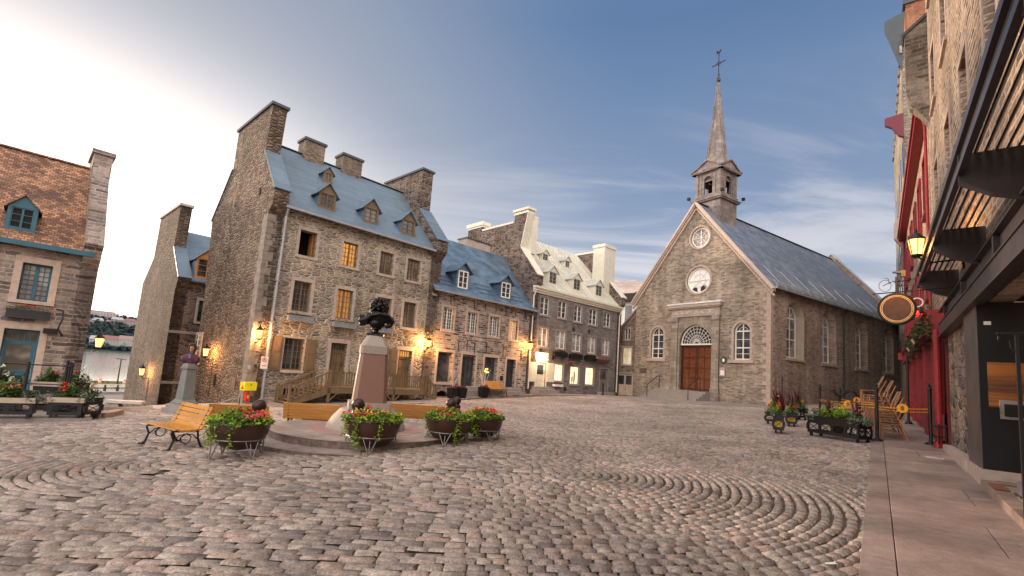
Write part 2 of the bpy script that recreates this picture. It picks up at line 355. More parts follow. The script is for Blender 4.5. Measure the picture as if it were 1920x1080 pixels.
# ------------------------------------------------------------------ building frame
class Bld:
    """local x along the facade (left to right seen from outside), y into the building, z up (0 = eye level)"""
    def __init__(s, name, label, cat, P0, rot, zb, group=None):
        s.P = Vector((P0[0], P0[1])); s.d = Vector((math.cos(rot), math.sin(rot))); s.n = Vector((-s.d.y, s.d.x)); s.zb = zb
        s.root = thing(name, label, cat, (P0[0], P0[1], zb), rot, group)
        s.o = Vector((-s.P.dot(s.d), -s.P.dot(s.n), 0))
    def lr(s, px, py): r = ray(px, py); return Vector((r.xy.dot(s.d), r.xy.dot(s.n), r.z))
    def uv(s, px, py, y=0.): r = s.lr(px, py); t = (y-s.o.y)/r.y; q = s.o+r*t; return q.x, q.z
    def vz(s, px, py, x=0.): r = s.lr(px, py); t = (x-s.o.x)/r.x; q = s.o+r*t; return q.y, q.z
    def pl(s, px, py, z0, m, y0=0.):      # on the plane z = z0 + m (y - y0)
        r = s.lr(px, py); t = (z0+m*(s.o.y-y0)-s.o.z)/(r.z-m*r.y); return s.o+r*t
    def hz(s, px, py, z): r = s.lr(px, py); return s.o + r*(z/r.z)
    def W(s, x, y): return s.P + s.d*x + s.n*y
    def part(s, name, mb, mat, parent=None, smooth=None):
        return mb.build(name, mat, parent or s.root, zoff=s.zb, smooth=smooth)
    def wall(s, name, outer, holes, mat, depth=.3, y=0., thick=None):
        mb = MB(); cdt(outer, holes, lambda a, b: (a, y, b), mb)
        for h in holes:
            k = len(h); mb.add([(a, y, b) for a, b in h]+[(a, y+depth, b) for a, b in h], [(i, k+i, k+(i+1) % k, (i+1) % k) for i in range(k)])
        k = len(outer); th = thick or depth
        mb.add([(a, y, b) for a, b in outer]+[(a, y+th, b) for a, b in outer], [(i, (i+1) % k, k+(i+1) % k, k+i) for i in range(k)])
        return s.part(name, mb, mat)
    def gable(s, name, prof, x0, x1, mat):      # prof = (y, z) outline, solid between x0 and x1
        mb = MB(); mb.poly([(x0, a, b) for a, b in prof], (x1-x0, 0, 0)); return s.part(name, mb, mat)
    def pxrect(s, tl, br, y=0.):
        a, zt = s.uv(*tl, y); b, zb = s.uv(*br, y); return a, b, zb, zt

def window(b, r, fm, gm, y=.14, nx=2, nz=4, sur=None, sw=.13, sill=True, fw=.055, mun=.02, mid=.07, name='window', bar=None, surm=None, proud=.02, ywall=0.):
    x0, x1, z0, z1 = r; mb = MB(); d = .05
    mb.box(x0, x0+fw, y, y+d, z0, z1); mb.box(x1-fw, x1, y, y+d, z0, z1); mb.box(x0+fw, x1-fw, y, y+d, z0, z0+fw); mb.box(x0+fw, x1-fw, y, y+d, z1-fw, z1)
    c = (x0+x1)/2
    if mid: mb.box(c-mid/2, c+mid/2, y-.012, y+d-.004, z0+fw, z1-fw)
    if bar: zb_ = z0+(z1-z0)*bar; mb.box(x0+fw, x1-fw, y-.008, y+d-.006, zb_-.03, zb_+.03)
    halves = [(x0+fw, c-mid/2), (c+mid/2, x1-fw)] if mid else [(x0+fw, x1-fw)]
    for a0, a1 in halves:
        for i in range(1, nx): xx = a0+(a1-a0)*i/nx; mb.box(xx-mun/2, xx+mun/2, y+.01, y+.04, z0+fw, z1-fw)
        for i in range(1, nz): zz = z0+fw+(z1-z0-2*fw)*i/nz; mb.box(a0, a1, y+.012, y+.038, zz-mun/2, zz+mun/2)
    w = b.part(name, mb, fm)
    p = MB(); p.add([(x0, y+.045, z0), (x1, y+.045, z0), (x1, y+.045, z1), (x0, y+.045, z1)], [(0, 1, 2, 3)]); b.part('pane', p, gm, w)
    if sur:
        q = MB(); y0, y1 = ywall-proud, ywall+.03
        q.box(x0-sw, x0-.001, y0, y1, z0-.001, z1+.001); q.box(x1+.001, x1+sw, y0, y1, z0-.001, z1+.001)
        q.box(x0-sw, x1+sw, y0-.004, y1, z1+.002, z1+sw*1.15); b.part('stone_surround', q, sur, w)
    if sill:
        q = MB(); q.box(x0-sw*1.0, x1+sw*1.0, ywall-proud-.05, ywall+.1, z0-.12, z0-.002); b.part('sill', q, sur or surm or fm, w)
    return w
def door(b, r, dm, y=.16, leaves=1, transom=.16, sur=None, sw=.15, glassm=None, panels=3, gm=None, hm=None, glassfrac=0., ywall=0., name='door', pm=None):
    x0, x1, z0, z1 = r; mb = MB(); f = .05; pb = MB() if pm else mb
    mb.box(x0, x0+f, y-.02, y+.06, z0, z1); mb.box(x1-f, x1, y-.02, y+.06, z0, z1); mb.box(x0+f, x1-f, y-.02, y+.06, z1-f, z1)
    zt = z1-f-(z1-z0)*transom if transom else z1-f
    if transom: mb.box(x0+f, x1-f, y-.025, y+.06, zt-.04, zt)
    wl = (x1-x0-2*f)/leaves
    for i in range(leaves):
        a = x0+f+wl*i+.004; e = a+wl-.008; top = zt-.045; zg = top-(top-z0)*glassfrac
        mb.box(a, e, y+.045, y+.07, z0+.01, top)
        st = min(.09, wl*.16)
        mb.box(a, a+st, y, y+.045, z0+.01, top); mb.box(e-st, e, y, y+.045, z0+.01, top)
        mb.box(a+st, e-st, y, y+.045, top-st, top); mb.box(a+st, e-st, y, y+.045, z0+.01, z0+st*1.4)
        lo, hi = z0+st*1.4, (zg if glassfrac else top-st)
        for k in range(panels):
            za = lo+(hi-lo)*k/panels; zb_ = lo+(hi-lo)*(k+1)/panels
            if k < panels-1 or glassfrac: mb.box(a+st, e-st, y+.001, y+.045, zb_-st*.35, zb_+st*.35)
            for xx0, xx1 in ((a+st, (a+e)/2), ((a+e)/2, e-st)):
                pb.box(xx0+st*.3, xx1-st*.3, y+.015, y+.045, za+st*.55, zb_-st*.55)
    dr = b.part(name, mb, dm)
    if pm: b.part('door_panels', pb, pm, dr)
    if glassfrac:
        for i in range(leaves):
            a = x0+f+wl*i+.09; e = x0+f+wl*(i+1)-.09; q = MB(); q.box(a, e, y+.012, y+.019, zt-.045-(zt-z0)*glassfrac+.04, zt-.12)
            b.part('pane', q, gm or M_GLASS, dr)
    if transom:
        q = MB(); q.box(x0+f, x1-f, y+.03, y+.04, zt, z1-f); b.part('transom_pane', q, gm or M_GLASS, dr)
        q = MB()
        for i in range(1, 5): xx = x0+f+(x1-x0-2*f)*i/5; q.box(xx-.012, xx+.012, y+.015, y+.029, zt, z1-f)
        b.part('transom_bar', q, dm, dr)
    q = MB(); hx = x1-f-.09 if leaves == 1 else (x0+x1)/2+.06; q.tube([(hx, y, z0+.95), (hx, y-.06, z0+.97), (hx, y-.06, z0+1.1), (hx, y, z0+1.12)], .014, 6); b.part('handle', q, hm or M_BLACK, dr)
    if sur:
        q = MB(); y0, y1 = ywall-.02, ywall+.03
        q.box(x0-sw, x0-.001, y0, y1, z0, z1+.001); q.box(x1+.001, x1+sw, y0, y1, z0, z1+.001); q.box(x0-sw, x1+sw, y0-.004, y1, z1+.002, z1+sw*1.2)
        b.part('stone_surround', q, sur, dr)
    return dr
def roof_slab(b, name, x0, x1, ye, ze, yr, zr, mat, yb=None, zb_=None, t=.08):
    mb = MB(); yb = 2*yr-ye if yb is None else yb; zb_ = ze if zb_ is None else zb_
    mb.add([(x0, ye, ze), (x1, ye, ze), (x1, yr, zr), (x0, yr, zr), (x0, yb, zb_), (x1, yb, zb_),
            (x0, ye, ze-t), (x1, ye, ze-t), (x1, yb, zb_-t), (x0, yb, zb_-t), (x0, yr, zr-t), (x1, yr, zr-t)],
           [(0, 1, 2, 3), (3, 2, 5, 4), (6, 7, 1, 0), (4, 5, 8, 9), (7, 6, 10, 11), (11, 10, 9, 8), (0, 3, 10, 6), (3, 4, 9, 10), (2, 1, 7, 11), (5, 2, 11, 8)])
    return b.part(name, mb, mat)
def dormer(b, x0, x1, y, z0, z1, za, bodym, roofm, fm, gm, ze, m, ye, ov=.10, nx=2, nz=3, facem=None, fr=.035):
    # front at y, walls up to z1, gable apex za; main roof plane z = ze + m (y - ye)
    yr = lambda z: ye+(z-ze)/m
    mb = MB(); c = (x0+x1)/2
    mb.add([(x0, y, z0), (x1, y, z0), (x1, y, z1), (c, y, za), (x0, y, z1), (x0, yr(z1)+.05, z1), (x1, yr(z1)+.05, z1), (x0, yr(z0)+.02, z0), (x1, yr(z0)+.02, z0)],
           [(4, 5, 7, 0), (1, 8, 6, 2)])
    body = b.part('dormer', mb, bodym)
    f = MB(); w = .10; hz0, hz1 = z0+.09, z1-.04
    cdt([(x0, z0), (x1, z0), (x1, z1), (c, za), (x0, z1)], [[(x0+w, hz0), (x1-w, hz0), (x1-w, hz1), (x0+w, hz1)]], lambda p, q: (p, y, q), f)
    h = [(x0+w, hz0), (x1-w, hz0), (x1-w, hz1), (x0+w, hz1)]
    f.add([(p, y, q) for p, q in h]+[(p, y+.08, q) for p, q in h], [(i, 4+i, 4+(i+1) % 4, (i+1) % 4) for i in range(4)])
    b.part('dormer_front', f, facem or fm, body)
    r = MB(); sl = (za-z1)/(c-x0); e0 = x0-ov; ez = z1-ov*sl; k = .035; yf = y-ov*.8
    for sgn in (-1, 1):
        xe = c+sgn*(c-e0)
        r.add([(xe, yf, ez), (c, yf, za+.0), (c, yr(za)+.05, za), (xe, yr(ez)+.05, ez), (xe, yf, ez+k), (c, yf, za+k), (c, yr(za)+.08, za+k), (xe, yr(ez)+.08, ez+k)],
              [(0, 1, 2, 3), (7, 6, 5, 4), (0, 4, 5, 1), (0, 3, 7, 4)])
    b.part('dormer_roof', r, roofm, body)
    q = MB(); x0_, x1_ = x0+w, x1-w; yy = y+.03 if fr < .05 else y-.02
    q.box(x0_, x0_+fr, yy, yy+.04, hz0, hz1); q.box(x1_-fr, x1_, yy, yy+.04, hz0, hz1); q.box(x0_+fr, x1_-fr, yy, yy+.04, hz0, hz0+fr); q.box(x0_+fr, x1_-fr, yy, yy+.04, hz1-fr, hz1)
    q.box(c-.03, c+.03, yy-.006, yy+.03, hz0+fr, hz1-fr)
    for i in range(1, nz): zz = hz0+(hz1-hz0)*i/nz; q.box(x0_+fr, x1_-fr, yy+.012, yy+.03, zz-.012, zz+.012)
    b.part('window', q, fm, body)
    p = MB(); p.add([(x0_, yy+.035, hz0), (x1_, yy+.035, hz0), (x1_, yy+.035, hz1), (x0_, yy+.035, hz1)], [(0, 1, 2, 3)]); b.part('pane', p, gm, body)
    return body
def flower_mass(mb_leaf, mb_fl, c, r, n, nf, rg, ls=.055, fs=.035, dome=.6):
    for i in range(n):
        a = rg.uniform(0, 6.283); q = math.sqrt(rg.random()); x, y = c[0]+r[0]*q*math.cos(a), c[1]+r[1]*q*math.sin(a)
        hn = .62+.38*math.sin(x/r[0]*3.1+c[0]*7+n)*math.cos(y/r[1]*2.7+n*.3); z = c[2]+r[2]*(rg.random()**.7)*(1-dome*q*q)*hn*1.25
        mb_leaf.leaf((x, y, z), ls*rg.uniform(.6, 1.4), rg, .8)
    cc = [(rg.uniform(0, 6.283), math.sqrt(rg.random())*.9) for _ in range(max(1, nf//5))]
    for i in range(nf):
        a, q = rg.choice(cc); x, y = c[0]+r[0]*(q*math.cos(a)+rg.gauss(0, .13)), c[1]+r[1]*(q*math.sin(a)+rg.gauss(0, .13)); q = min(1, math.hypot((x-c[0])/r[0], (y-c[1])/r[1]))
        z = c[2]+r[2]*(1-dome*q*q)*rg.uniform(.85, 1.15); s_ = fs*rg.uniform(.7, 1.3)
        for k in range(5): mb_fl.leaf((x+rg.gauss(0, s_*.4), y+rg.gauss(0, s_*.4), z+rg.gauss(0, s_*.3)), s_, rg, .9, .9)
def leafmat(name, c1, c2, tr=.25):
    m, t, b = base_mat(name); g = t.n('ShaderNodeNewGeometry')
    rnd = g.outputs['Random Per Island']
    t.L.new(t.mix(rnd, c1, c2), b.inputs['Base Color']); b.inputs['Roughness'].default_value = .5; b.inputs['Specular IOR Level'].default_value = .35
    ad = t.n('ShaderNodeMixShader', {0: tr}); tl = t.n('ShaderNodeBsdfTranslucent', {0: t.mix(rnd, c1, c2)})
    t.L.new(b.outputs[0], ad.inputs[1]); t.L.new(tl.outputs[0], ad.inputs[2]); t.L.new(ad.outputs[0], [n for n in t.N if n.type == 'OUTPUT_MATERIAL'][0].inputs[0]); return m
M_LEAF = leafmat('green_leaves', (.035, .09, .015), (.13, .22, .03))
M_LEAFL = leafmat('lime_leaves', (.17, .30, .03), (.36, .48, .05))
M_LEAFS = leafmat('silver_leaves', (.13, .17, .12), (.26, .31, .22))
M_LEAFD = leafmat('dark_leaves', (.018, .035, .012), (.05, .085, .025))
M_PURP = leafmat('purple_leaves', (.05, .008, .02), (.14, .02, .05))
M_FPINK = leafmat('pink_petals', (.65, .015, .06), (.85, .10, .18))
M_FRED = leafmat('red_petals', (.65, .012, .01), (.85, .06, .02))
M_FOR = leafmat('orange_petals', (.85, .20, .02), (.95, .45, .04))
M_FYEL = leafmat('yellow_petals', (.85, .62, .03), (.9, .75, .10))
M_FWH = leafmat('white_petals', (.6, .62, .58), (.8, .8, .76))
def window_box(b, x0, x1, z0, z1, boxm, y=0., leafm=M_LEAF, flm=M_FPINK, dep=.22, lattice=True, seed=1):
    # part of the house: planter below a window
    mb = MB(); rg = random.Random(seed); ya, yb = y-dep-.04, y-.04
    mb.box(x0, x1, ya, ya+.02, z0, z1); mb.box(x0, x1, yb-.02, yb, z0, z1); mb.box(x0, x0+.02, ya+.02, yb-.02, z0, z1); mb.box(x1-.02, x1, ya+.02, yb-.02, z0, z1); mb.box(x0+.02, x1-.02, ya+.02, yb-.02, z0, z0+.02)
    mb.box(x0-.02, x1+.02, ya-.02, ya, z1-.03, z1+.01); mb.box(x0-.02, x1+.02, ya-.02, ya, z0-.01, z0+.03)
    n = max(2, int((x1-x0)/.2))
    if lattice:
        for i in range(n):
            a = x0+(x1-x0)*(i+.08)/n; e = x0+(x1-x0)*(i+.92)/n
            mb.beam((a, ya-.008, z0+.03), (e, ya-.008, z1-.03), .012, .014); mb.beam((a, ya-.008, z1-.03), (e, ya-.009, z0+.03), .012, .014)
            mb.box(e, e+(x1-x0)*.16/n, ya-.012, ya, z0+.03, z1-.03)
    for xx in (x0+.1, x1-.1): mb.beam((xx, yb-.01, z0-.02), (xx, ya, z0-.02), .02, .02)
    o = b.part('window_box', mb, boxm)
    l = MB(); f = MB(); flower_mass(l, f, ((x0+x1)/2, (ya+yb)/2, z1-.03), ((x1-x0)/2+.04, dep/2+.05, .2), int(230*(x1-x0)), int(14*(x1-x0)), rg, .05, .035, .3)
    b.part('plants', l, leafm, o); b.part('flowers', f, flm, o); return o
# ================================================================== THE SETTING
TD = Vector((-.682, .731)); SD = Vector((math.sin(R(37.4)), math.cos(R(37.4)))); AD = Vector((SD.y, -SD.x))   # river direction; street direction and its right-hand side
def terrain_z(x, y):
    t = TD.x*x+TD.y*y; z = ground_z(x, y)
    if t > 81.5: z = -12.
    return z
def make_ground():
    def axis(a, b, fine0, fine1, st):
        l = list(np.arange(fine0, fine1+.01, st)); q = fine1; k = st
        while q < b: k *= 1.45; q += k; l.append(min(q, b))
        q = fine0; k = st
        while q > a: k *= 1.45; q -= k; l.insert(0, max(q, a))
        return l
    ts = axis(-3000, 3000, -60, 83, 1.5); ss = axis(-3000, 3000, -40, 70, 1.5)   # along TD and across it
    CD = Vector((TD.y, -TD.x)); v = []; f = []
    for t_ in ts:
        for s_ in ss: p = TD*t_ + CD*s_; v.append((p.x, p.y, terrain_z(p.x, p.y)-.010 if abs(p.x)+abs(p.y) < 60 and t_ < 21.5 else terrain_z(p.x, p.y)-.03))
    n = len(ss)
    for i in range(len(ts)-1):
        for j in range(n-1): a = i*n+j; f.append((a, a+1, a+n+1, a+n))
    mb = MB(); mb.v = v; mb.f = f
    m, t, b = base_mat('ground_dirt'); tc = t.n('ShaderNodeTexCoord').outputs['Object']
    n1 = t.n('ShaderNodeTexNoise', {'Vector': tc, 'Scale': 3.0, 'Detail': 8.0, 'Roughness': .7}).outputs[0]
    t.L.new(t.ramp(n1, [(.3, (.05, .039, .031)), (.6, (.11, .082, .062)), (.8, (.19, .14, .10))]), b.inputs['Base Color']); b.inputs['Roughness'].default_value = .95
    t.L.new(t.n('ShaderNodeBump', {'Strength': .6, 'Distance': .03, 'Height': n1}).outputs[0], b.inputs['Normal'])
    tag(mb.build('ground', m, smooth=180), kind='structure')
make_ground()
# far edge of the cobbles, from the photograph's own kerb
EDGE = [gp(*p).xy for p in ((300, 770), (470, 764), (640, 764), (812, 757), (893, 746.5), (946, 743), (1008, 740.5), (1100, 742), (1196, 751), (1260, 756), (1340, 760.5), (1445, 766))]
EDGE = [Vector((-40, EDGE[0].y+2))]+EDGE
def beyond_edge(x, y):       # past the far kerb line?
    for a, b in zip(EDGE[:-1], EDGE[1:]):
        if a.x <= x <= b.x: return y > a.y+(b.y-a.y)*(x-a.x)/(b.x-a.x)
    return x < EDGE[0].x
def make_cobbles():
    S1 = np.array([-5.3, 8.1]); S2 = np.array([1.1, 8.3]); ax = (S2-S1); Ls = np.linalg.norm(ax); ax /= Ls; nx_ = np.array([-ax[1], ax[0]])
    r = np.random.RandomState(3); C = []
    d = .04; k = 0
    while d < 37:
        w = .135
        w *= r.uniform(.93, 1.1)
        dm = d+w/2; per = 2*Ls+2*math.pi*dm; s = r.uniform(0, .3)
        while s < per:
            q = (s+.1) % per; rt = 1.0 if Ls*.75 < q < Ls*1.1+math.pi*dm else 0.0
            l = r.uniform(.20, .36) if not rt else r.uniform(.13, .23); sm = s+l/2
            q = sm % per
            if q < Ls: c = S1+ax*q-nx_*dm; a = ax
            elif q < Ls+math.pi*dm:
                th = -math.pi/2+(q-Ls)/dm; c = S2+(ax*math.cos(th)+nx_*math.sin(th))*dm; a = -ax*math.sin(th)+nx_*math.cos(th)
            elif q < 2*Ls+math.pi*dm: c = S2-ax*(q-Ls-math.pi*dm)+nx_*dm; a = -ax
            else:
                th = math.pi/2+(q-2*Ls-math.pi*dm)/dm; c = S1+(ax*math.cos(th)+nx_*math.sin(th))*dm; a = -ax*math.sin(th)+nx_*math.cos(th)
            s += l
            x, y = c
            if y < 1.9 or y > 40: continue
            if abs(x) > y*1.25+2.2: continue
            al = x*AD.x+y*AD.y; tt = x*TD.x+y*TD.y
            if al > -.10 or tt > 20.3: continue
            if y > 14 and beyond_edge(x, y): continue
            if y < 14 and tt > 19.0 : continue
            C.append((x, y, a[0], a[1], l, w))
        d += w
    C = np.array(C); n = len(C); print('cobbles', n)
    # 4x4 grid for each stone: rounded cushion
    gx = np.array([-.5, -.44, .44, .5]); gy = np.array([-.5, -.33, .33, .5]); g = np.array([(i, j) for i in range(4) for j in range(4)])
    U = gx[g[:, 0]][None, :].repeat(n, 0); V = gy[g[:, 1]][None, :].repeat(n, 0)
    edge_ = ((g[:, 0] == 0) | (g[:, 0] == 3) | (g[:, 1] == 0) | (g[:, 1] == 3)).astype(float)
    corner = (((g[:, 0] == 0) | (g[:, 0] == 3)) & ((g[:, 1] == 0) | (g[:, 1] == 3))).astype(float)
    U = U*(1-.045*corner); V = V*(1-.07*corner)
    U += r.uniform(-.045, .045, U.shape); V += r.uniform(-.05, .05, V.shape)
    wr = np.clip((C[:, 0:1]+.6)/2.2, 0, 1)*np.clip((13-C[:, 1:2])/3, 0, 1); gap = r.uniform(.006, .016, (n, 1))+wr*r.uniform(.006, .018, (n, 1))
    lu = (C[:, 4:5]-gap*.7)*U; lv = (C[:, 5:6]-gap*1.25)*V
    X = C[:, 0:1]+C[:, 2:3]*lu-C[:, 3:4]*lv; Y = C[:, 1:2]+C[:, 3:4]*lu+C[:, 2:3]*lv
    near = np.clip((12-C[:, 1:2])/8, .35, 1)
    tilt = r.normal(0, .035, (n, 2)); top = r.normal(.0, .006, (n, 1))
    # wheel-worn, uneven bed
    und = .018*np.sin(C[:, 0:1]*1.1+C[:, 1:2]*.6)*np.cos(C[:, 1:2]*.9-C[:, 0:1]*.4)+.010*np.sin(C[:, 0:1]*2.7+1)*np.sin(C[:, 1:2]*2.1)
    base = np.array([ground_z(x, y) for x, y in C[:, :2]])[:, None]
    Z = base+.022+wr*.008+(top+tilt[:, :1]*lu+tilt[:, 1:]*lv)*near+und*.45 - edge_[None, :]*(.020+.006*corner[None, :])*(r.uniform(.6, 1.3, (n, 1))+wr*.75) + (1-edge_)[None, :]*r.uniform(0, .004, (n, 16))
    co_ = np.stack([X, Y, Z], 2).reshape(-1, 3)
    q = np.array([(i*4+j, (i+1)*4+j, (i+1)*4+j+1, i*4+j+1) for i in range(3) for j in range(3)])
    F = (q[None]+(np.arange(n)*16)[:, None, None]).reshape(-1, 4)
    me = bpy.data.meshes.new('cobblestone_paving'); me.vertices.add(len(co_)); me.vertices.foreach_set('co', co_.ravel())
    me.loops.add(F.size); me.loops.foreach_set('vertex_index', F.ravel().astype(np.int32)); me.polygons.add(len(F))
    me.polygons.foreach_set('loop_start', np.arange(0, F.size, 4, dtype=np.int32))
    try: me.polygons.foreach_set('loop_total', np.full(len(F), 4, np.int32))
    except Exception: pass
    me.update(calc_edges=True); me.polygons.foreach_set('use_smooth', np.ones(len(F), bool))
    at_ = me.attributes.new('stone', 'FLOAT_COLOR', 'POINT')
    rc = r.rand(n, 4); rc = np.repeat(rc, 16, 0); at_.data.foreach_set('color', rc.ravel())
    m, t, b = base_mat('cobble_granite'); A = t.n('ShaderNodeAttribute', attribute_name='stone'); S = t.n('ShaderNodeSeparateColor', {0: A.outputs['Color']})
    tc = t.n('ShaderNodeTexCoord').outputs['Object']
    c = t.ramp(S.outputs[0], [(0, (.14, .12, .11)), (.06, (.21, .18, .165)), (.30, (.265, .225, .20)), (.5, (.30, .25, .22)), (.64, (.33, .25, .21)), (.76, (.26, .225, .20)), (.9, (.36, .31, .27)), (1, (.31, .215, .18))])
    fine = t.n('ShaderNodeTexNoise', {'Vector': tc, 'Scale': 48.0, 'Detail': 5.0, 'Roughness': .8}).outputs[0]
    mid = t.n('ShaderNodeTexNoise', {'Vector': tc, 'Scale': 11.0, 'Detail': 4.0, 'Roughness': .6}).outputs[0]
    big = t.n('ShaderNodeTexNoise', {'Vector': tc, 'Scale': .45, 'Detail': 5.0, 'Roughness': .6}).outputs[0]
    for nz, a, b_ in ((fine, .42, 1.58), (mid, .66, 1.30), (big, .72, 1.25)):
        f = t.maprange(nz, .28, .72, a, b_); c = t.mix(1.0, c, t.n('ShaderNodeCombineXYZ', {0: f, 1: f, 2: f}).outputs[0], 'MULTIPLY')
    # sand swept into hollows
    c = t.mix(t.m('MULTIPLY', t.maprange(mid, .56, .75), t.maprange(big, .42, .62)), c, (.23, .165, .12))
    t.L.new(c, b.inputs['Base Color']); t.L.new(t.m('ADD', .50, t.m('MULTIPLY', mid, .45)), b.inputs['Roughness']); b.inputs['Specular IOR Level'].default_value = .4
    t.L.new(t.n('ShaderNodeBump', {'Strength': .5, 'Distance': .012, 'Height': t.m('ADD', mid, t.m('MULTIPLY', fine, .5))}).outputs[0], b.inputs['Normal'])
    me.materials.append(m); o = bpy.data.objects.new('cobblestone_paving', me); col.objects.link(o); tag(o, kind='structure')
make_cobbles()

def slab_mat(name, cols, stain=.25, grid=None):
    m, t, b = base_mat(name); tc = t.n('ShaderNodeTexCoord').outputs['Object']; g = t.n('ShaderNodeNewGeometry').outputs['Random Per Island']
    c = t.ramp(g, cols)
    for s_, a, b_, dt in ((60., .8, 1.2, 5.), (7., .85, 1.15, 5.), (.9, 1-stain, 1+stain, 6.)):
        n1 = t.n('ShaderNodeTexNoise', {'Vector': tc, 'Scale': s_, 'Detail': dt, 'Roughness': .65}).outputs[0]
        f = t.maprange(n1, .28, .72, a, b_); c = t.mix(1.0, c, t.n('ShaderNodeCombineXYZ', {0: f, 1: f, 2: f}).outputs[0], 'MULTIPLY')
    t.L.new(c, b.inputs['Base Color']); t.L.new(t.m('ADD', .45, t.m('MULTIPLY', n1, .4)), b.inputs['Roughness']); b.inputs['Specular IOR Level'].default_value = .4
    t.L.new(t.n('ShaderNodeBump', {'Strength': .25, 'Distance': .01, 'Height': n1}).outputs[0], b.inputs['Normal']); return m
M_SLAB = slab_mat('granite_slabs', [(0, (.22, .165, .14)), (.5, (.29, .215, .18)), (1, (.34, .25, .205))], .3)
M_SLABG = slab_mat('grey_slabs', [(0, (.17, .15, .14)), (.5, (.21, .185, .175)), (1, (.25, .22, .205))], .25)
M_KERB = slab_mat('kerb_granite', [(0, (.20, .15, .13)), (1, (.29, .22, .185))], .35)
def sa(s_, a_): p = SD*s_+AD*a_; return p.x, p.y
def slab(mb, s0, s1, a0, a1, dz, th=.2, g=.005):
    c = [sa(s0+g, a0+g), sa(s1-g, a0+g), sa(s1-g, a1-g), sa(s0+g, a1-g)]
    top = [(x, y, ground_z(x, y)+dz) for x, y in c]; bot = [(x, y, z-th) for x, y, z in top]
    e = .008; cx = sum(p[0] for p in c)/4; cy = sum(p[1] for p in c)/4
    ins = [(x+(cx-x)*e/max(.1, abs(a1-a0)), y+(cy-y)*e/max(.1, abs(a1-a0)), z+.004) for x, y, z in top]
    mb.add(bot+top+ins, [(0, 3, 7, 4), (3, 2, 6, 7), (2, 1, 5, 6), (1, 0, 4, 5), (4, 7, 11, 8), (7, 6, 10, 11), (6, 5, 9, 10), (5, 4, 8, 9), (8, 11, 10, 9)])
def make_sidewalk():
    k = MB(); s_ = -3.
    while s_ < 42: l = rng.uniform(1.5, 2.3); slab(k, s_, s_+l, -.15, .12, .075, .3); s_ += l
    tag(k.build('kerb', M_KERB), kind='structure')
    w = MB(); s_ = -3.
    while s_ < 42:
        l = rng.uniform(1.0, 1.5); m_ = rng.uniform(.6, 1.1)
        if rng.random() < .45: slab(w, s_, s_+l, .12, m_, .079, g=.004); slab(w, s_, s_+l*.55, m_, 1.66, .077, g=.004); slab(w, s_+l*.55, s_+l, m_, 1.66, .080, g=.004)
        else: slab(w, s_, s_+l, .12, 1.66, .079+rng.uniform(-.003, .003), g=.004)
        s_ += l
    for a0, a1 in ((1.66, 2.4), (2.4, 3.2), (3.2, 4.2)):
        s_ = -3.
        while s_ < 10.9: l = rng.uniform(.9, 1.4); slab(w, s_, min(s_+l, 11.05), a0, a1, .079); s_ += l
    tag(w.build('sidewalk', M_SLAB), kind='structure')
make_sidewalk()
def sheet(name, pts, mat, dz, th=.25, step=1.2, kind='structure'):
    # paved area laid over the terrain inside a polygon, cut into slabs
    mb = MB(); xs = [p[0] for p in pts]; ys = [p[1] for p in pts]
    def ins(x, y):
        c = False; j = len(pts)-1
        for i in range(len(pts)):
            if (pts[i][1] > y) != (pts[j][1] > y) and x < (pts[j][0]-pts[i][0])*(y-pts[i][1])/(pts[j][1]-pts[i][1])+pts[i][0]: c = not c
            j = i
        return c
    vs = [Vector((p[0], p[1])) for p in pts]; ed = [(i, (i+1) % len(vs)) for i in range(len(vs))]; n0 = len(vs)
    a = math.floor(min(xs))
    while a < max(xs):
        b_ = math.floor(min(ys))
        while b_ < max(ys):
            if ins(a, b_): vs.append(Vector((a+.3*(b_ % 2), b_)))
            b_ += step
        a += step
    r = delaunay_2d_cdt(vs, ed, [], 0, 1e-5); P = r[0]
    mb.add([(p.x, p.y, terrain_z(p.x, p.y)+dz) for p in P], [tuple(f) for f in r[2] if ins(sum(P[i].x for i in f)/3, sum(P[i].y for i in f)/3)])
    k = n0; mb.add([(p[0], p[1], terrain_z(*p)+dz) for p in pts]+[(p[0], p[1], terrain_z(*p)+dz-th) for p in pts], [(i, k+i, k+(i+1) % k, (i+1) % k) for i in range(k)])
    return tag(mb.build(name, mat), kind=kind)
def gridmat(name, c1, c2, sx, sy, joint, rot, stain=.25):
    m, t, b = base_mat(name); tc = t.n('ShaderNodeTexCoord').outputs['Object']
    v = t.n('ShaderNodeMapping', {0: tc, 2: (0, 0, rot)}).outputs[0]
    bt = t.n('ShaderNodeTexBrick', {'Vector': v, 'Color1': (*c1, 1), 'Color2': (*c2, 1), 'Mortar': (*joint, 1), 'Scale': 1.0, 'Mortar Size': .008, 'Brick Width': sx, 'Row Height': sy})
    c = bt.outputs[0]
    for s_, a, b_ in ((50., .85, 1.15), (1.1, 1-stain, 1+stain)):
        n1 = t.n('ShaderNodeTexNoise', {'Vector': tc, 'Scale': s_, 'Detail': 6.0, 'Roughness': .65}).outputs[0]
        f = t.maprange(n1, .28, .72, a, b_); c = t.mix(1.0, c, t.n('ShaderNodeCombineXYZ', {0: f, 1: f, 2: f}).outputs[0], 'MULTIPLY')
    t.L.new(c, b.inputs['Base Color']); b.inputs['Roughness'].default_value = .8
    t.L.new(t.n('ShaderNodeBump', {'Strength': .3, 'Distance': .01, 'Height': t.m('ADD', n1, bt.outputs['Fac'])}).outputs[0], b.inputs['Normal']); return m
M_FARW = gridmat('far_walk_slabs', (.20, .175, .165), (.25, .22, .205), 1.2, .6, (.08, .07, .065), R(45))
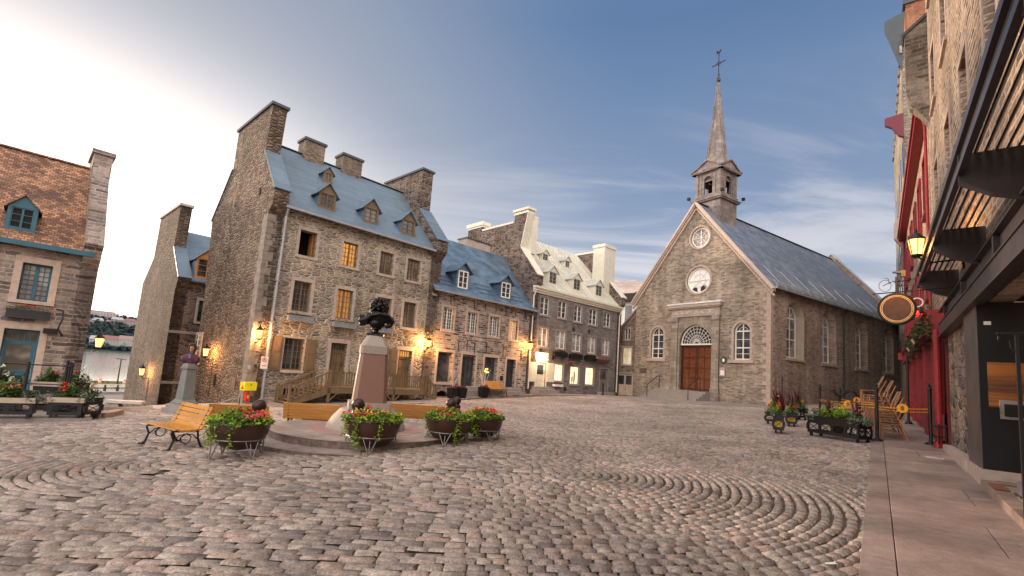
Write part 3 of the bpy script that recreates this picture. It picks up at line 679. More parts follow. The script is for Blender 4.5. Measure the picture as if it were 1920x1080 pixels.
def far_walk():
    E_ = [tuple(e) for e in EDGE[1:]]
    far = [(17.2, 31.5), (15.5, 42), (6, 44), (-2, 36), (-8, 28), (-13.2, 23.5), (-14.3, 19.3)]
    sheet('far_pavement', E_+far, M_FARW, .045)
far_walk()
M_PAVE = gridmat('street_slabs', (.25, .235, .22), (.32, .30, .28), 1.5, .8, (.12, .11, .10), R(43))
M_ASPH = plain('asphalt', (.075, .075, .08), .9, var=.25, sc_=4, bump=.3)
M_ROADL = plain('worn_light_road', (.20, .20, .20), .9, var=.2, sc_=1)
CD2 = Vector((TD.y, -TD.x))
def tcorn(t0, t1, s0, s1): return [tuple(TD*a+CD2*b) for a, b in ((t0, s0), (t1, s0), (t1, s1), (t0, s1))]
sheet('street', tcorn(19.3, 45, -25, .0), M_PAVE, .03, .3, 1.5)
sheet('quay_road', tcorn(45, 60, -45, 30), M_ASPH, .02, .3, 4)
sheet('quay_path', tcorn(60.2, 66, -45, 30), M_ROADL, .12, .4, 4)
def grass():
    mb = MB(); rg = random.Random(2)
    for i in range(9000):
        p = TD*rg.uniform(66, 80)+CD2*rg.uniform(-34, 14); z = terrain_z(p.x, p.y); h = rg.uniform(.2, .6); a = rg.uniform(0, 6.3); w = .05
        mb.add([(p.x-w*math.cos(a), p.y-w*math.sin(a), z), (p.x+w*math.cos(a), p.y+w*math.sin(a), z), (p.x+rg.gauss(0, .1), p.y+rg.gauss(0, .1), z+h)], [(0, 1, 2)])
    for i in range(24):
        for j in range(4):
            t0 = 66+j*3.5; s0 = -34+i*2; q = [tuple(TD*a+CD2*b) for a, b in ((t0, s0), (t0+3.5, s0), (t0+3.5, s0+2), (t0, s0+2))]
            mb.add([(x, y, terrain_z(x, y)+.03) for x, y in q], [(0, 1, 2, 3)])
    tag(mb.build('grass', leafmat('dry_grass', (.13, .15, .04), (.30, .27, .09))), kind='stuff')
grass()
def quay():
    mb = MB(); t0, t1 = 80.2, 81
    for i in range(30):
        a, b_ = -50+i*3, -50+i*3+2.98; q = [TD*x+CD2*y for x, y in ((t0, a), (t1, a), (t1, b_), (t0, b_))]
        z0 = min(terrain_z(p.x, p.y) for p in q)-.3; zt = -4.62
        mb.add([(p.x, p.y, z0) for p in q]+[(p.x, p.y, zt) for p in q], [(0, 1, 5, 4), (1, 2, 6, 5), (2, 3, 7, 6), (3, 0, 4, 7), (4, 5, 6, 7)])
    o = mb.build('quay_wall', plain('quay_concrete', (.10, .09, .085), .9)); tag(o, 'low dark concrete wall along the river bank', 'wall')
quay()
def water():
    m, t, b = base_mat('river_water'); tc = t.n('ShaderNodeTexCoord').outputs['Object']
    b.inputs['Metallic'].default_value = .8; b.inputs['Base Color'].default_value = (.9, .88, .86, 1); b.inputs['Roughness'].default_value = .10; b.inputs['Specular IOR Level'].default_value = .9
    n1 = t.n('ShaderNodeTexNoise', {'Vector': tc, 'Scale': .8, 'Detail': 5.0}).outputs[0]
    t.L.new(t.n('ShaderNodeBump', {'Strength': .06, 'Distance': .1, 'Height': n1}).outputs[0], b.inputs['Normal'])
    mb = MB(); q = [TD*a+CD2*c for a, c in ((81.5, -1500), (1400, -1500), (1400, 1500), (81.5, 1500))]
    mb.add([(p.x, p.y, -7.) for p in q], [(0, 3, 2, 1)]); tag(mb.build('river', m), kind='structure')
water()
def far_shore():
    # wooded bank across the river, 700 m away
    mb = MB(); rg = random.Random(5); n = 90; m_ = 12
    for i in range(n+1):
        s_ = -520+1040*i/n
        hh = 30+6*math.sin(s_*.013+1)+4*math.sin(s_*.031)+rg.uniform(-1, 1)
        for j in range(m_+1):
            t_ = 690+260*j/m_; f = min(1, (j/m_)*1.6); z = -7.2+hh*(f*f*(3-2*f))+(rg.uniform(-1, 1.6) if 0 < j else 0)
            p = TD*t_+CD2*s_; mb.v.append((p.x, p.y, z))
    for i in range(n):
        for j in range(m_): a = i*(m_+1)+j; mb.f.append((a, a+m_+1, a+m_+2, a+1))
    tag(mb.build('far_hill', plain('hill_undergrowth', (.045, .07, .07), .95, var=.4, sc_=.08, spec=0.)), kind='structure')
    w = MB(); lf = plain('far_wood_leaves', (.042, .066, .066), .95, var=.4, sc_=.05, spec=0.)
    for i in range(1500):
        s_ = rg.uniform(-330, 120); u = rg.random()**.8; t_ = 694+190*u; f = min(1, (t_-690)/260*1.6)
        hh = 30+6*math.sin(s_*.013+1)+4*math.sin(s_*.031); z = -7.2+hh*(f*f*(3-2*f)); p = TD*t_+CD2*s_; r_ = rg.uniform(3, 6.5)
        for k in range(26):
            a, e = rg.uniform(0, 6.3), rg.uniform(-.3, 1.5); q = rg.uniform(.7, 1.1)
            w.leaf((p.x+r_*q*math.cos(a)*math.cos(e), p.y+r_*q*math.sin(a)*math.cos(e), z+2+r_*q*1.1*math.sin(e)), 3.2, rg, 1.0, .8)
    tag(w.build('far_wood', lf), kind='stuff')
    # houses by the water and on the ridge, tower blocks on top
    cols = [plain('far_red_roof', (.20, .10, .10), .8), plain('far_pink_roof', (.25, .16, .14), .8), plain('far_grey_roof', (.30, .30, .33), .8)]
    wl = plain('far_white_wall', (.22, .215, .22), .8); wc = plain('far_window', (.10, .11, .13), .4)
    def house(px, py, w_, h_, dep, cm, name, label, cat, grp, dist, roof=True):
        q = at(px, py, dist); o = thing(name, label, cat, q[:], math.atan2(CD2.y, CD2.x), grp)
        a = MB(); a.box(-w_/2, w_/2, 0, dep, -4, h_); a.build('wall', wl if roof else cm, o)
        if roof:
            r = MB(); r.add([(-w_/2-.5, -.6, h_), (w_/2+.5, -.6, h_), (w_/2+.5, dep+.6, h_), (-w_/2-.5, dep+.6, h_), (-w_/2+.8, dep/2, h_+dep*.38), (w_/2-.8, dep/2, h_+dep*.38)], [(0, 1, 5, 4), (1, 2, 5), (2, 3, 4, 5), (3, 0, 4)])
            r.build('roof', cm, o)
        g = MB(); nw = max(2, int(w_/3)); nr = max(1, int(h_/3))
        for i in range(nw):
            for j in range(nr): x = -w_/2+w_*(i+.5)/nw; g.box(x-.5, x+.5, -.06, -.01, 1+j*3, 2.4+j*3)
        g.build('window', wc, o)
    G1 = 'far houses by the water across the river'
    house(207, 642.5, 23, 3.5, 12, cols[0], 'riverside_house', 'long low house with dark red roof on the far river bank', 'house', G1, 706)
    house(236, 643, 14, 4, 11, cols[1], 'riverside_house', 'white house with pinkish red hip roof on the far river bank', 'house', G1, 706)
    house(184, 641, 15, 3, 10, cols[2], 'riverside_house', 'small pale grey roofed house at the left of the red roofed one across the river', 'house', G1, 706)
    for i, (px, w_, c_) in enumerate(((168, 9, 2), (182, 11, 2), (207, 10, 1), (219, 12, 2), (232, 9, 1), (244, 11, 0))):
        house(px, 608+(i % 3)*1.5, w_, 4+i % 2*2, 9, cols[c_], 'ridge_house', ['grey roofed white house left end of the far ridge row', 'white house just right of the leftmost ridge house across the river', 'pink roofed ridge house under the tower blocks', 'wide grey roofed house on the far ridge', 'small pink roofed house on the far ridge', 'red roofed house at the right end of the far ridge row'][i], 'house', 'pale houses on the far ridge', 800)
    gm = plain('far_block_wall', (.32, .29, .29), .8)
    house(188, 604, 27, 15, 14, gm, 'apartment_block', 'wide pale apartment block on the far ridge across the river', 'apartment block', None, 830, False)
    house(212, 606, 10, 13, 12, plain('far_block_tan', (.33, .26, .23), .8), 'apartment_block', 'narrow tan apartment block right of the wide block on the far ridge', 'apartment block', None, 825, False)
    house(231, 607, 22, 6, 12, plain('far_block_pink', (.33, .25, .22), .8), 'apartment_block', 'low pinkish block on the far ridge right of the towers', 'apartment block', None, 820, False)
far_shore()
# ================================================================== BUILDINGS
def cap_box(b, mb, x0, x1, y0, y1, z, o=.06, h=.14): mb.box(x0-o, x1+o, y0-o, y1+o, z, z+h)
# ---- the large four-storey house
def big_house():
    P = Vector((-10.632, 19.862, -2.01)); b = Bld('stone_house', 'tall tan stone house with light blue roof and brown windows in the centre left', 'house', P, R(90-43), P.z)
    ZE, M_, YE = 6.5, 1.065, -.25; zr = 10.6; yr = YE+(zr-ZE)/M_; XR = 9.45; zb = -2.9
    H = []; r4 = [b.pxrect(a, c) for a, c in (((564.4, 429.8), (590, 484)), ((645, 451.9), (667.5, 502.9)), ((714.4, 470), (734.6, 517.5)), ((765.4, 483.8), (784.7, 529.7)))]
    r3 = [b.pxrect(a, c) for a, c in (((552.7, 525), (578.3, 586.7)), ((634, 540.7), (656.7, 600)), ((708, 556), (730, 609)), ((758.3, 565), (776.7, 616)))]
    rw = b.pxrect((535, 632.7), (565, 695)); rw2 = b.pxrect((698, 651), (723, 702))
    xd0, _ = b.uv(621.7, 642.7); xd1, zt = b.uv(651.7, 645); xe0, _ = b.uv(748.3, 656.7); xe1, zt2 = b.uv(772.7, 658.3); zd = -1.16
    rd = (xd0, xd1, zd, zt); re_ = (xe0, xe1, zd, zt2); bx, bz = b.uv(531.7, 728); rb = (bx, bx+.75, zb+.2, bz)
    allr = r4+r3+[rw, rw2, rd, re_, rb]
    b.wall('front_wall', [(0, zb), (XR, zb), (XR, ZE+.1), (0, ZE+.1)], [rect(a, c, d, e) for a, c, d, e in allr], M_B2, .35)
    m_ = MB(); m_.box(.1, XR-.1, .36, 7.3, zb, zb+.2); m_.box(.1, XR-.1, .9, .95, zb+.2, ZE); b.part('floor_inside', m_, M_DARKIN)
    gl = [None, M_GLASSO, M_GLASSB, M_GLASSB, M_GLASS, M_GLASSO, M_GLASS, M_GLASSB]
    glo = emit('dim_amber_glass', (1.0, .42, .10), .16, (.22, .12, .05))
    gl[5] = glo
    for i, r in enumerate(r4+r3):
        if i == 0:
            f = MB(); x0, x1, z0, z1 = r
            f.box(x0, x0+.05, .14, .2, z0, z1); f.box(x1-.05, x1, .14, .2, z0, z1); f.box(x0+.05, x1-.05, .14, .2, z1-.05, z1); f.box(x0+.05, x1-.05, .14, .2, z0, z0+.05)
            w = b.part('window', f, M_BROWN); w['label'] = 'open window with dark room behind'
            q = MB(); q.box(x1-.11, x1-.07, .2, .6, z0+.05, z1-.05); b.part('open_sash', q, plain('lit_orange_sash', (.42, .18, .05), .5), w)
            s_ = MB(); sw = .13
            s_.box(x0-sw, x0-.001, -.02, .03, z0, z1); s_.box(x1+.001, x1+sw, -.02, .03, z0, z1); s_.box(x0-sw, x1+sw, -.024, .03, z1+.002, z1+.15); s_.box(x0-sw, x1+sw, -.04, .06, z0-.12, z0-.002)
            b.part('stone_surround', s_, M_TRIM, w); continue
        window(b, r, M_BROWN, gl[i], sur=M_TRIM, nx=2, nz=5, fw=.06, sw=.14)
    for k, r in enumerate((rw, rw2)):
        w = window(b, r, M_BROWN, M_GLASS, sur=M_TRIM, nx=2, nz=5, sw=.06)
        x0, x1, z0, z1 = r; wd = (x1-x0)*.5
        for sx in (0, 1):
            if k == 0: a = x0-wd-.10 if sx == 0 else x1+.09
            else: a = x0-wd-.08 if sx == 0 else x1+.08
            s_ = MB(); s_.box(a, a+wd, -.085, -.05, z0-.03, z1+.03)
            for za, zc in ((z0+.03, (z0+z1)/2-.03), ((z0+z1)/2+.03, z1-.03)):
                s_.box(a+.05, a+wd-.05, -.094, -.085, za, zc); s_.box(a+.09, a+wd-.09, -.105, -.094, za+.05, zc-.05)
            b.part('shutter', s_, M_BROWN)
    for r in (rd, re_): door(b, r, M_BROWN, sur=M_TRIM, sw=.16, transom=.14, panels=3, gm=M_GLASSO if r is re_ else M_GLASS)
    q = MB(); q.box(rb[0], rb[1], .3, .34, rb[2], rb[3]); w = b.part('cellar_opening', q, M_DARKIN)
    q = MB(); q.box(rb[0]-.16, rb[0]-.002, -.02, .03, rb[2]-.6, rb[3]); q.box(rb[0]-.16, rb[1]+.16, -.025, .03, rb[3]+.002, rb[3]+.18); b.part('stone_surround', q, M_TRIM, w)
    # gable walls with chimney stacks
    prof = [(0, zb), (7.45, zb-.3), (7.45, 3), (8.05, 7.0), (5.69, 9.3), (5.62, 11.35), (1.18, 11.35), (1.40, 9.15), (-.38, 7.05), (-.38, 6.55), (-.25, 6.3), (0, 6.05)]
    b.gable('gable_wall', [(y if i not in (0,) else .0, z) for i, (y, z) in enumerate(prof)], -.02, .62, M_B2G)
    yy = 3.7; prf2 = [(0, zb), (7.45, zb), (7.45, 6.9), (5.6, 9.3), (5.6, 11.6), (1.6, 11.6), (1.6, 9.15), (-.40, 7.0), (-.40, 6.5), (-.2, 6.25), (0, 6.05)]
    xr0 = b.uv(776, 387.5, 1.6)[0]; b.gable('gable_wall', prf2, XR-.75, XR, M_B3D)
    c = MB(); c.box(-.10, .70, 1.08, 5.72, 11.352, 11.48); b.part('chimney_cap', c, M_TEALCOP)
    c = MB(); c.box(XR-.83, XR+.08, 1.5, 5.7, 11.602, 11.72); b.part('chimney_cap', c, M_TEALCOP)
    for x0, x1 in ((-.07, .66), (XR-.80, XR+.05)):
        c = MB(); ya = 1.40 if x0 < 1 else 1.6
        c.beam(((x0+x1)/2, ya-.03, 9.22), ((x0+x1)/2, -.44, 7.07), x1-x0, .06); b.part('parapet_coping', c, M_R2ROOF); c = MB(); c.beam(((x0+x1)/2, 5.7, 9.35), ((x0+x1)/2, 8.1, 7.0), x1-x0, .06); b.part('parapet_coping', c, M_R2ROOF)
    r = roof_slab(b, 'roof', .6, XR-.7, YE, ZE, yr, zr, M_R2ROOF, 7.6, ZE+.2)
    c = MB(); c.beam((.6, yr, zr+.01), (XR-.7, yr, zr+.01), .22, .04); b.part('ridge_cap', c, M_TEALCOP, r)
    for a, bt, tp, tl in (((569, 299.5), (606.4, 311), (612.8, 272), 2), ((641.4, 316), (676.4, 336.9), (682.9, 301.5), 2)):
        p0 = b.pl(*a, ZE, M_, YE); p1 = b.pl(*bt, ZE, M_, YE); y0 = min(yr-.25, (p0.y+p1.y)/2); zt_ = b.uv(*tp, y0)[1]
        x0 = b.uv(*a, y0)[0]; x1 = b.uv(*bt, y0)[0]
        ch = MB(); ch.box(x0, x1, y0, y0+.85, ZE+M_*(y0-YE)-.2, zt_-.13); ch_ = b.part('chimney', ch, M_B5)
        k = MB(); k.box(x0-.07, x1+.07, y0-.07, y0+.92, zt_-.128, zt_); b.part('chimney_cap', k, M_TEALCOP, ch_)
    lm = ZE; 
    for bl, br, top in (((595.5, 388), (628, 396.5), (613, 343)), ((680.5, 414.5), (708.5, 421.5), (697, 372.5)), ((752, 437.5), (777, 443.5), (768.5, 397))):
        p = b.pl(*bl, ZE, M_, YE); x0 = p.x; y = p.y; x1 = b.uv(*br, y)[0]; za = b.uv(*top, y)[1]
        dormer(b, x0, x1, y, p.z, za-.48, za, M_R2ROOF, M_R2ROOF, M_BROWN, M_GLASS, ZE, M_, YE, .14)
    p = b.pl(605, 340, ZE, M_, YE); x1 = b.uv(623, 344, p.y)[0]; za = b.uv(617, 314, p.y)[1]
    dormer(b, p.x, x1, p.y, p.z, za-.28, za, M_R2ROOF, M_R2ROOF, M_BROWN, M_GLASS, ZE, M_, YE, .1)
    g = MB(); g.beam((.55, -.33, ZE-.05), (XR-.75, -.33, ZE-.08), .12, .10)
    for i in range(10): x = 1.2+i*.82; g.beam((x, -.32, ZE-.11), (x, .0, ZE-.13), .03, .05)
    b.part('gutter', g, M_GUT)
    d = MB(); xd = b.uv(510, 600, -.12)[0]; d.tube([(xd+.02, -.3, ZE-.1), (xd+.02, -.16, ZE-.45), (xd, -.12, -.2), (xd, -.12, -2.2)], .055, 8)
    for z in (5., 3.2, 1.4, -.6): d.box(xd-.09, xd+.09, -.19, .0, z, z+.04)
    b.part('downpipe', d, M_GUT)
    q = MB(); z = zb; i = 0
    while z < 5.9:
        w_ = (.34, .20)[i % 2]*rng.uniform(.8, 1.2); h = rng.uniform(.22, .40); q.box(-.035, w_, -.03, .05, z, z+h-.012); q.box(-.035, .05, .05, .62-w_*.6, z, z+h-.012); z += h; i += 1
    b.part('quoins', q, plain('weathered_quoin_stone', (.225, .195, .17), .9, var=.3, sc_=3, bump=.4))
    for i, (a, c) in enumerate((((541, 588), (586, 601)), ((626, 600.5), (666, 613.5)), ((702, 611), (737, 623)))):
        x0, x1, z0, z1 = b.pxrect(a, c, -.2); window_box(b, x0, x1, z1-.27, z1-.05, M_GUT, seed=i+5, flm=M_FPINK if i else M_FOR)
    # gable side openings
    wy0 = b.vz(381, 628)[0]; wy1 = b.vz(372, 628)[0]; z1 = b.vz(381, 627)[1]; z0 = b.vz(378, 680)[1]
    s_ = MB(); s_.box(-.075, -.024, wy0-.12, wy1+.12, z0-.12, z1+.12); w = b.part('window', s_, M_TRIM); w['label'] = 'small window with pale stone frame in the gable wall'
    s_ = MB(); s_.box(-.085, -.076, wy0, wy1, z0, z1); b.part('pane', s_, M_GLASSB, w)
    s_ = MB(); yc = (wy0+wy1)/2; s_.box(-.10, -.086, yc-.03, yc+.03, z0, z1)
    for i in range(1, 5): s_.box(-.098, -.086, wy0, wy1, z0+(z1-z0)*i/5-.012, z0+(z1-z0)*i/5+.012)
    b.part('muntin', s_, M_WHITE, w)
    ya, za = b.vz(490, 352); s_ = MB(); s_.box(-.06, -.024, ya-.09, ya+.09, za-.34, za); b.part('vent_slit', s_, M_DARKIN)
    for (px, py, w_, h_, mm) in ((404, 712, .24, .5, M_DARKIN), (440, 718, .42, .5, plain('brown_board', (.16, .08, .04), .7)), (470, 688, .28, .16, M_TRIMG)):
        ya, za = b.vz(px, py); s_ = MB(); s_.box(-.06, -.024, ya-w_/2, ya+w_/2, za-h_/2, za+h_/2); b.part('wall_hatch', s_, mm)
    return b
BH = big_house()
# ---- wooden stair deck in front of it
def deck():
    b0 = BH; o = thing('wooden_deck', 'brown wooden deck with railings and stairs before the tall house doors', 'deck', (*b0.W(3.5, -1.1), b0.zb), math.atan2(b0.d.y, b0.d.x))
    class D: pass
    def part(nm, mb, mat=M_BROWN, par=None):
        m2 = MB(); m2.v = [(x-3.5, y+1.1, z) for x, y, z in mb.v]; m2.f = mb.f; return m2.build(nm, mat, par or o, zoff=b0.zb)
    y = -1.3; x0 = b0.uv(617, 725, y)[0]; x1 = b0.uv(797, 731, y)[0]; zf = b0.uv(617, 726, y)[1]; zt = b0.uv(617, 696, y)[1]
    zg = lambda x, yy: ground_z(*b0.W(x, yy))
    f = MB()
    for i in range(9): f.box(x0-.05, x1+.05, y+.145*i-.03, y+.145*(i+1)-.04, zf-.03, zf)
    part('deck_floor', f); f = MB(); f.box(x0-.05, x1+.05, y-.06, y-.02, zf-.26, zf-.035); f.box(x0-.06, x0-.02, y-.02, -.05, zf-.26, zf-.035); part('fascia_board', f)
    nb = int((x1-x0)/.125); rl = MB(); rl.box(x0, x1, y-.05, y+.03, zt-.03, zt); rl.box(x0, x1, y-.035, y+.015, zf+.08, zf+.12)
    for i in range(1, nb):
        x = x0+(x1-x0)*i/nb; rl.box(x-.03, x+.03, y-.03, y+.0, zf+.12, zt-.03)
    part('railing', rl)
    xm = b0.uv(741, 700, y)[0]
    for x in (x0, xm, x1): q = MB(); q.box(x-.05, x+.05, y-.06, y+.04, zg(x, y)-.05, zt+.06); part('post', q)
    br = MB()
    for x in (x0, xm, x1):
        for s_ in (-1, 1):
            if (x == x0 and s_ < 0) or (x == x1 and s_ > 0): continue
            br.beam((x, y-.02, zf-.62), (x+s_*.4, y-.02, zf-.24), .05, .05)
    part('brace', br)
    # left stair, running down along the wall to the left
    xs0 = b0.uv(540, 757, y)[0]; zs = zg(xs0, y); n = 7
    st = MB()
    for i in range(n):
        x = x0-(x0-xs0)*(i+.5)/n; z = zf-(zf-zs)*(i+1)/(n+1); st.box(x-.14, x+.14, y+.0, -.12, z-.03, z)
    for yy in (y-.03, -.10): st.poly([(x0, yy, zf), (xs0, yy, zs+.16), (xs0, yy, zs-.05), (x0-.25, yy, zf-.38), (x0, yy, zf-.26)], (0, .03, 0))
    part('stair_flight', st)
    for yy in (y-.02, -.10):
        r2 = MB(); hh = zt-zf
        r2.beam((x0, yy, zt), (xs0, yy, zs+hh), .05, .06); r2.beam((x0, yy, zf+.1), (xs0, yy, zs+.18), .04, .05)
        for i in range(1, 9): x = x0-(x0-xs0)*i/9; z = zf-(zf-zs)*i/9; r2.box(x-.03, x+.03, yy-.02, yy+.02, z+.1, z+hh)
        r2.box(xs0-.05, xs0+.05, yy-.05, yy+.05, zs-.05, zs+hh+.06); part('stair_railing', r2)
    xr = b0.uv(816, 745, y)[0]; zr_ = zg(xr, y); st = MB(); n = 4
    for i in range(n): x = x1+(xr-x1)*(i+.5)/n; z = zf-(zf-zr_)*(i+1)/(n+1); st.box(x-.1, x+.1, y, -.12, z-.03, z)
    st.poly([(x1, y-.03, zf), (xr, y-.03, zr_+.1), (xr, y-.03, zr_-.05), (x1, y-.03, zf-.26)], (0, .03, 0)); part('stair_flight', st)
    r2 = MB(); r2.beam((x1, y-.02, zt), (xr, y-.02, zr_+.62), .05, .06)
    for i in range(1, 4): x = x1+(xr-x1)*i/4; z = zf-(zf-zr_)*i/4; r2.box(x-.03, x+.03, y-.04, y, z+.05, z+(zt-zf)-.02)
    r2.box(xr-.04, xr+.04, y-.06, y+.02, zr_-.05, zr_+.66); part('stair_railing', r2)
deck()
# ---- blue-roofed two-storey shop house
def q4(*a): return a
def shop_house():
    W0 = BH.W(9.8, 0); W0 = Vector((-3.949, 27.029)); b = Bld('shop_house', 'low grey stone house with deep blue roof and white windows', 'house', W0, R(90-44.8), -1.9)
    ZE = 4.34; zb = -2.1; X0, X1 = -.85, 7.48; YE = -.3
    rz = b.uv(823.3, 444, 3.4); M_ = (rz[1]-ZE)/(3.4-YE); yr = 3.4; zr = rz[1]
    up = [b.pxrect(a, c) for a, c in (((832.4, 574.8), (848.6, 619.9)), ((877.5, 584), (892.7, 626.4)), ((919, 592), (933.5, 631.8)), ((957, 600), (968.5, 638)))]
    lo = [b.pxrect(a, c) for a, c in (((821.9, 658.8), (844.8, 717.7)), ((867.7, 664), (888, 725)), ((909.4, 668.8), (930, 719.8)), ((950.6, 673), (963.5, 727)))]
    ar = b.pxrect((817.7, 732), (839.6, 743.8)); aw = arch(ar[0], ar[1], ar[2], ar[3], 8)
    b.wall('front_wall', [(X0, zb), (X1, zb), (X1, ZE), (X0, ZE)], [rect(*r) for r in up+lo]+[aw], M_B3, .35)
    for i, r in enumerate(up): window(b, r, M_WHITE, M_GLASSO if i == 3 else M_GLASS, sur=M_TRIM, nx=2, nz=6, fw=.05, sw=.12)
    for i in (0, 2):
        w = window(b, lo[i], M_TRIMG, M_GLASS, sur=M_TRIMP, nx=1, nz=1, mid=0, sw=.14, fw=.04, y=.2); w['label'] = 'large dark shop display window'
    q = MB(); x0, x1, z0, z1 = lo[2]
    for k in range(6): q.ell((x0+.25+.05*k, .17, z0+.75+.12*math.sin(k*2)), (.035, .03, .05), 8, 6)
    b.part('display_lamp', q, emit('gold_display_glow', (1, .62, .15), 2.5))
    dg = plain('dark_green_grey_paint', (.055, .06, .062), .5)
    door(b, lo[1], dg, leaves=2, sur=M_TRIMP, sw=.14, y=.25, transom=0, glassfrac=.72, panels=1); door(b, lo[3], plain('charcoal_paint', (.04, .042, .05), .5), leaves=1, sur=M_TRIMP, sw=.13, y=.22, transom=.16, panels=3)
    q = MB(); q.add([(a, .3, c) for a, c in aw], [tuple(range(len(aw)))]); w = b.part('cellar_window', q, M_DARKIN)
    q = MB()
    for i in range(1, 6): x = ar[0]+(ar[1]-ar[0])*i/6; q.box(x-.012, x+.012, .18, .2, ar[2], ar[3]-.06)
    b.part('grille', q, M_BLACK, w)
    g = MB(); g.poly([(X1-.3, YE+.1, ZE-.35), (X1-.3, 6.9, ZE-.35), (X1-.3, 6.9, ZE), (X1-.3, yr, zr-.1)], (.28, 0, 0)); g.poly([(X0, YE+.1, ZE-.35), (X0, 6.9, ZE-.35), (X0, 6.9, ZE), (X0, yr, zr-.1)], (.3, 0, 0)); b.part('end_wall', g, M_B3)
    r = roof_slab(b, 'roof', X0, X1+.2, YE, ZE, yr, zr, M_R3ROOF)
    q = MB(); 
    for dy, h in ((.35, .10), (.6, .09), (.85, .08)):
        for x0, x1 in ((X0+.5, 1.0), (4.9, 6.6), (2.6, 3.9)): z = ZE+M_*dy+.06; q.beam((x0, YE+dy, z), (x1, YE+dy, z), .02, h*.4)
    b.part('snow_guard', q, M_R3ROOF, r)
    g = MB(); g.beam((X0, YE-.05, ZE-.02), (X1+.15, YE-.05, ZE-.04), .13, .10); b.part('gutter', g, M_GUT)
    for bl, br, top in (((855, 541), (878, 546), (870.3, 493.5)), ((936.5, 559), (957.5, 563.5), (948.5, 516.5))):
        p = b.pl(*bl, ZE, M_, YE); x1 = b.uv(*br, p.y)[0]; za = b.uv(*top, p.y)[1]
        dormer(b, p.x, x1, p.y, p.z, za-.42, za, M_R3ROOF, M_R3ROOF, M_WHITE, M_GLASS, ZE, M_, YE, .2, facem=M_R3ROOF, fr=.07)
    x0 = b.uv(877, 460, yr)[0]; x1 = b.uv(921, 472, yr)[0]; zt = b.uv(895, 449, yr)[1]
    q = MB(); q.box(x0, x1, yr+.15, yr+1.1, zr-1.1, zt-.08); ch = b.part('roof_hatch_box', q, M_TRIM); q = MB(); q.box(x0-.05, x1+.05, yr+.09, yr+1.16, zt-.08, zt); b.part('cap', q, M_TEALCOP, ch)
    # iron wall anchors
    q = MB()
    for i in range(9): x = -.4+i*.9; q.beam((x, -.03, ZE-.22), (x+.02, -.03, ZE-.62), .03, .03)
    for x, z in ((1.35, 1.35), (2.0, 1.45), (3.55, 1.4), (5.0, 1.35), (2.6, 1.3), (6.7, 1.2)): q.beam((x, -.03, z+.3), (x, -.03, z-.3), .03, .03); q.beam((x-.12, -.03, z+.38), (x+.1, -.03, z+.28), .025, .03)
    b.part('wall_anchor', q, M_BLACK)
    d = MB(); xd = X1-.17; d.tube([(xd+.05, YE-.02, ZE-.05), (xd, -.08, ZE-.4), (xd, -.08, -1.4)], .05, 8); b.part('downpipe', d, M_DKGUT)
    q = MB(); px, pz = b.uv(940, 709); q.box(px-.12, px+.12, -.03, .0, pz-.15, pz+.15); b.part('wall_plaque', q, M_DARKIN)
    # granite doorstep
    x0 = lo[1][0]-.6; q = MB()
    for k in range(2): q.box(x0-.2+.0*k, lo[3][1]+.35, -.75+.36*k, .0, zb, lo[1][2]-.17*(1-k)-.01)
    b.part('doorstep', q, M_TRIMG)
    return b
SH = shop_house()
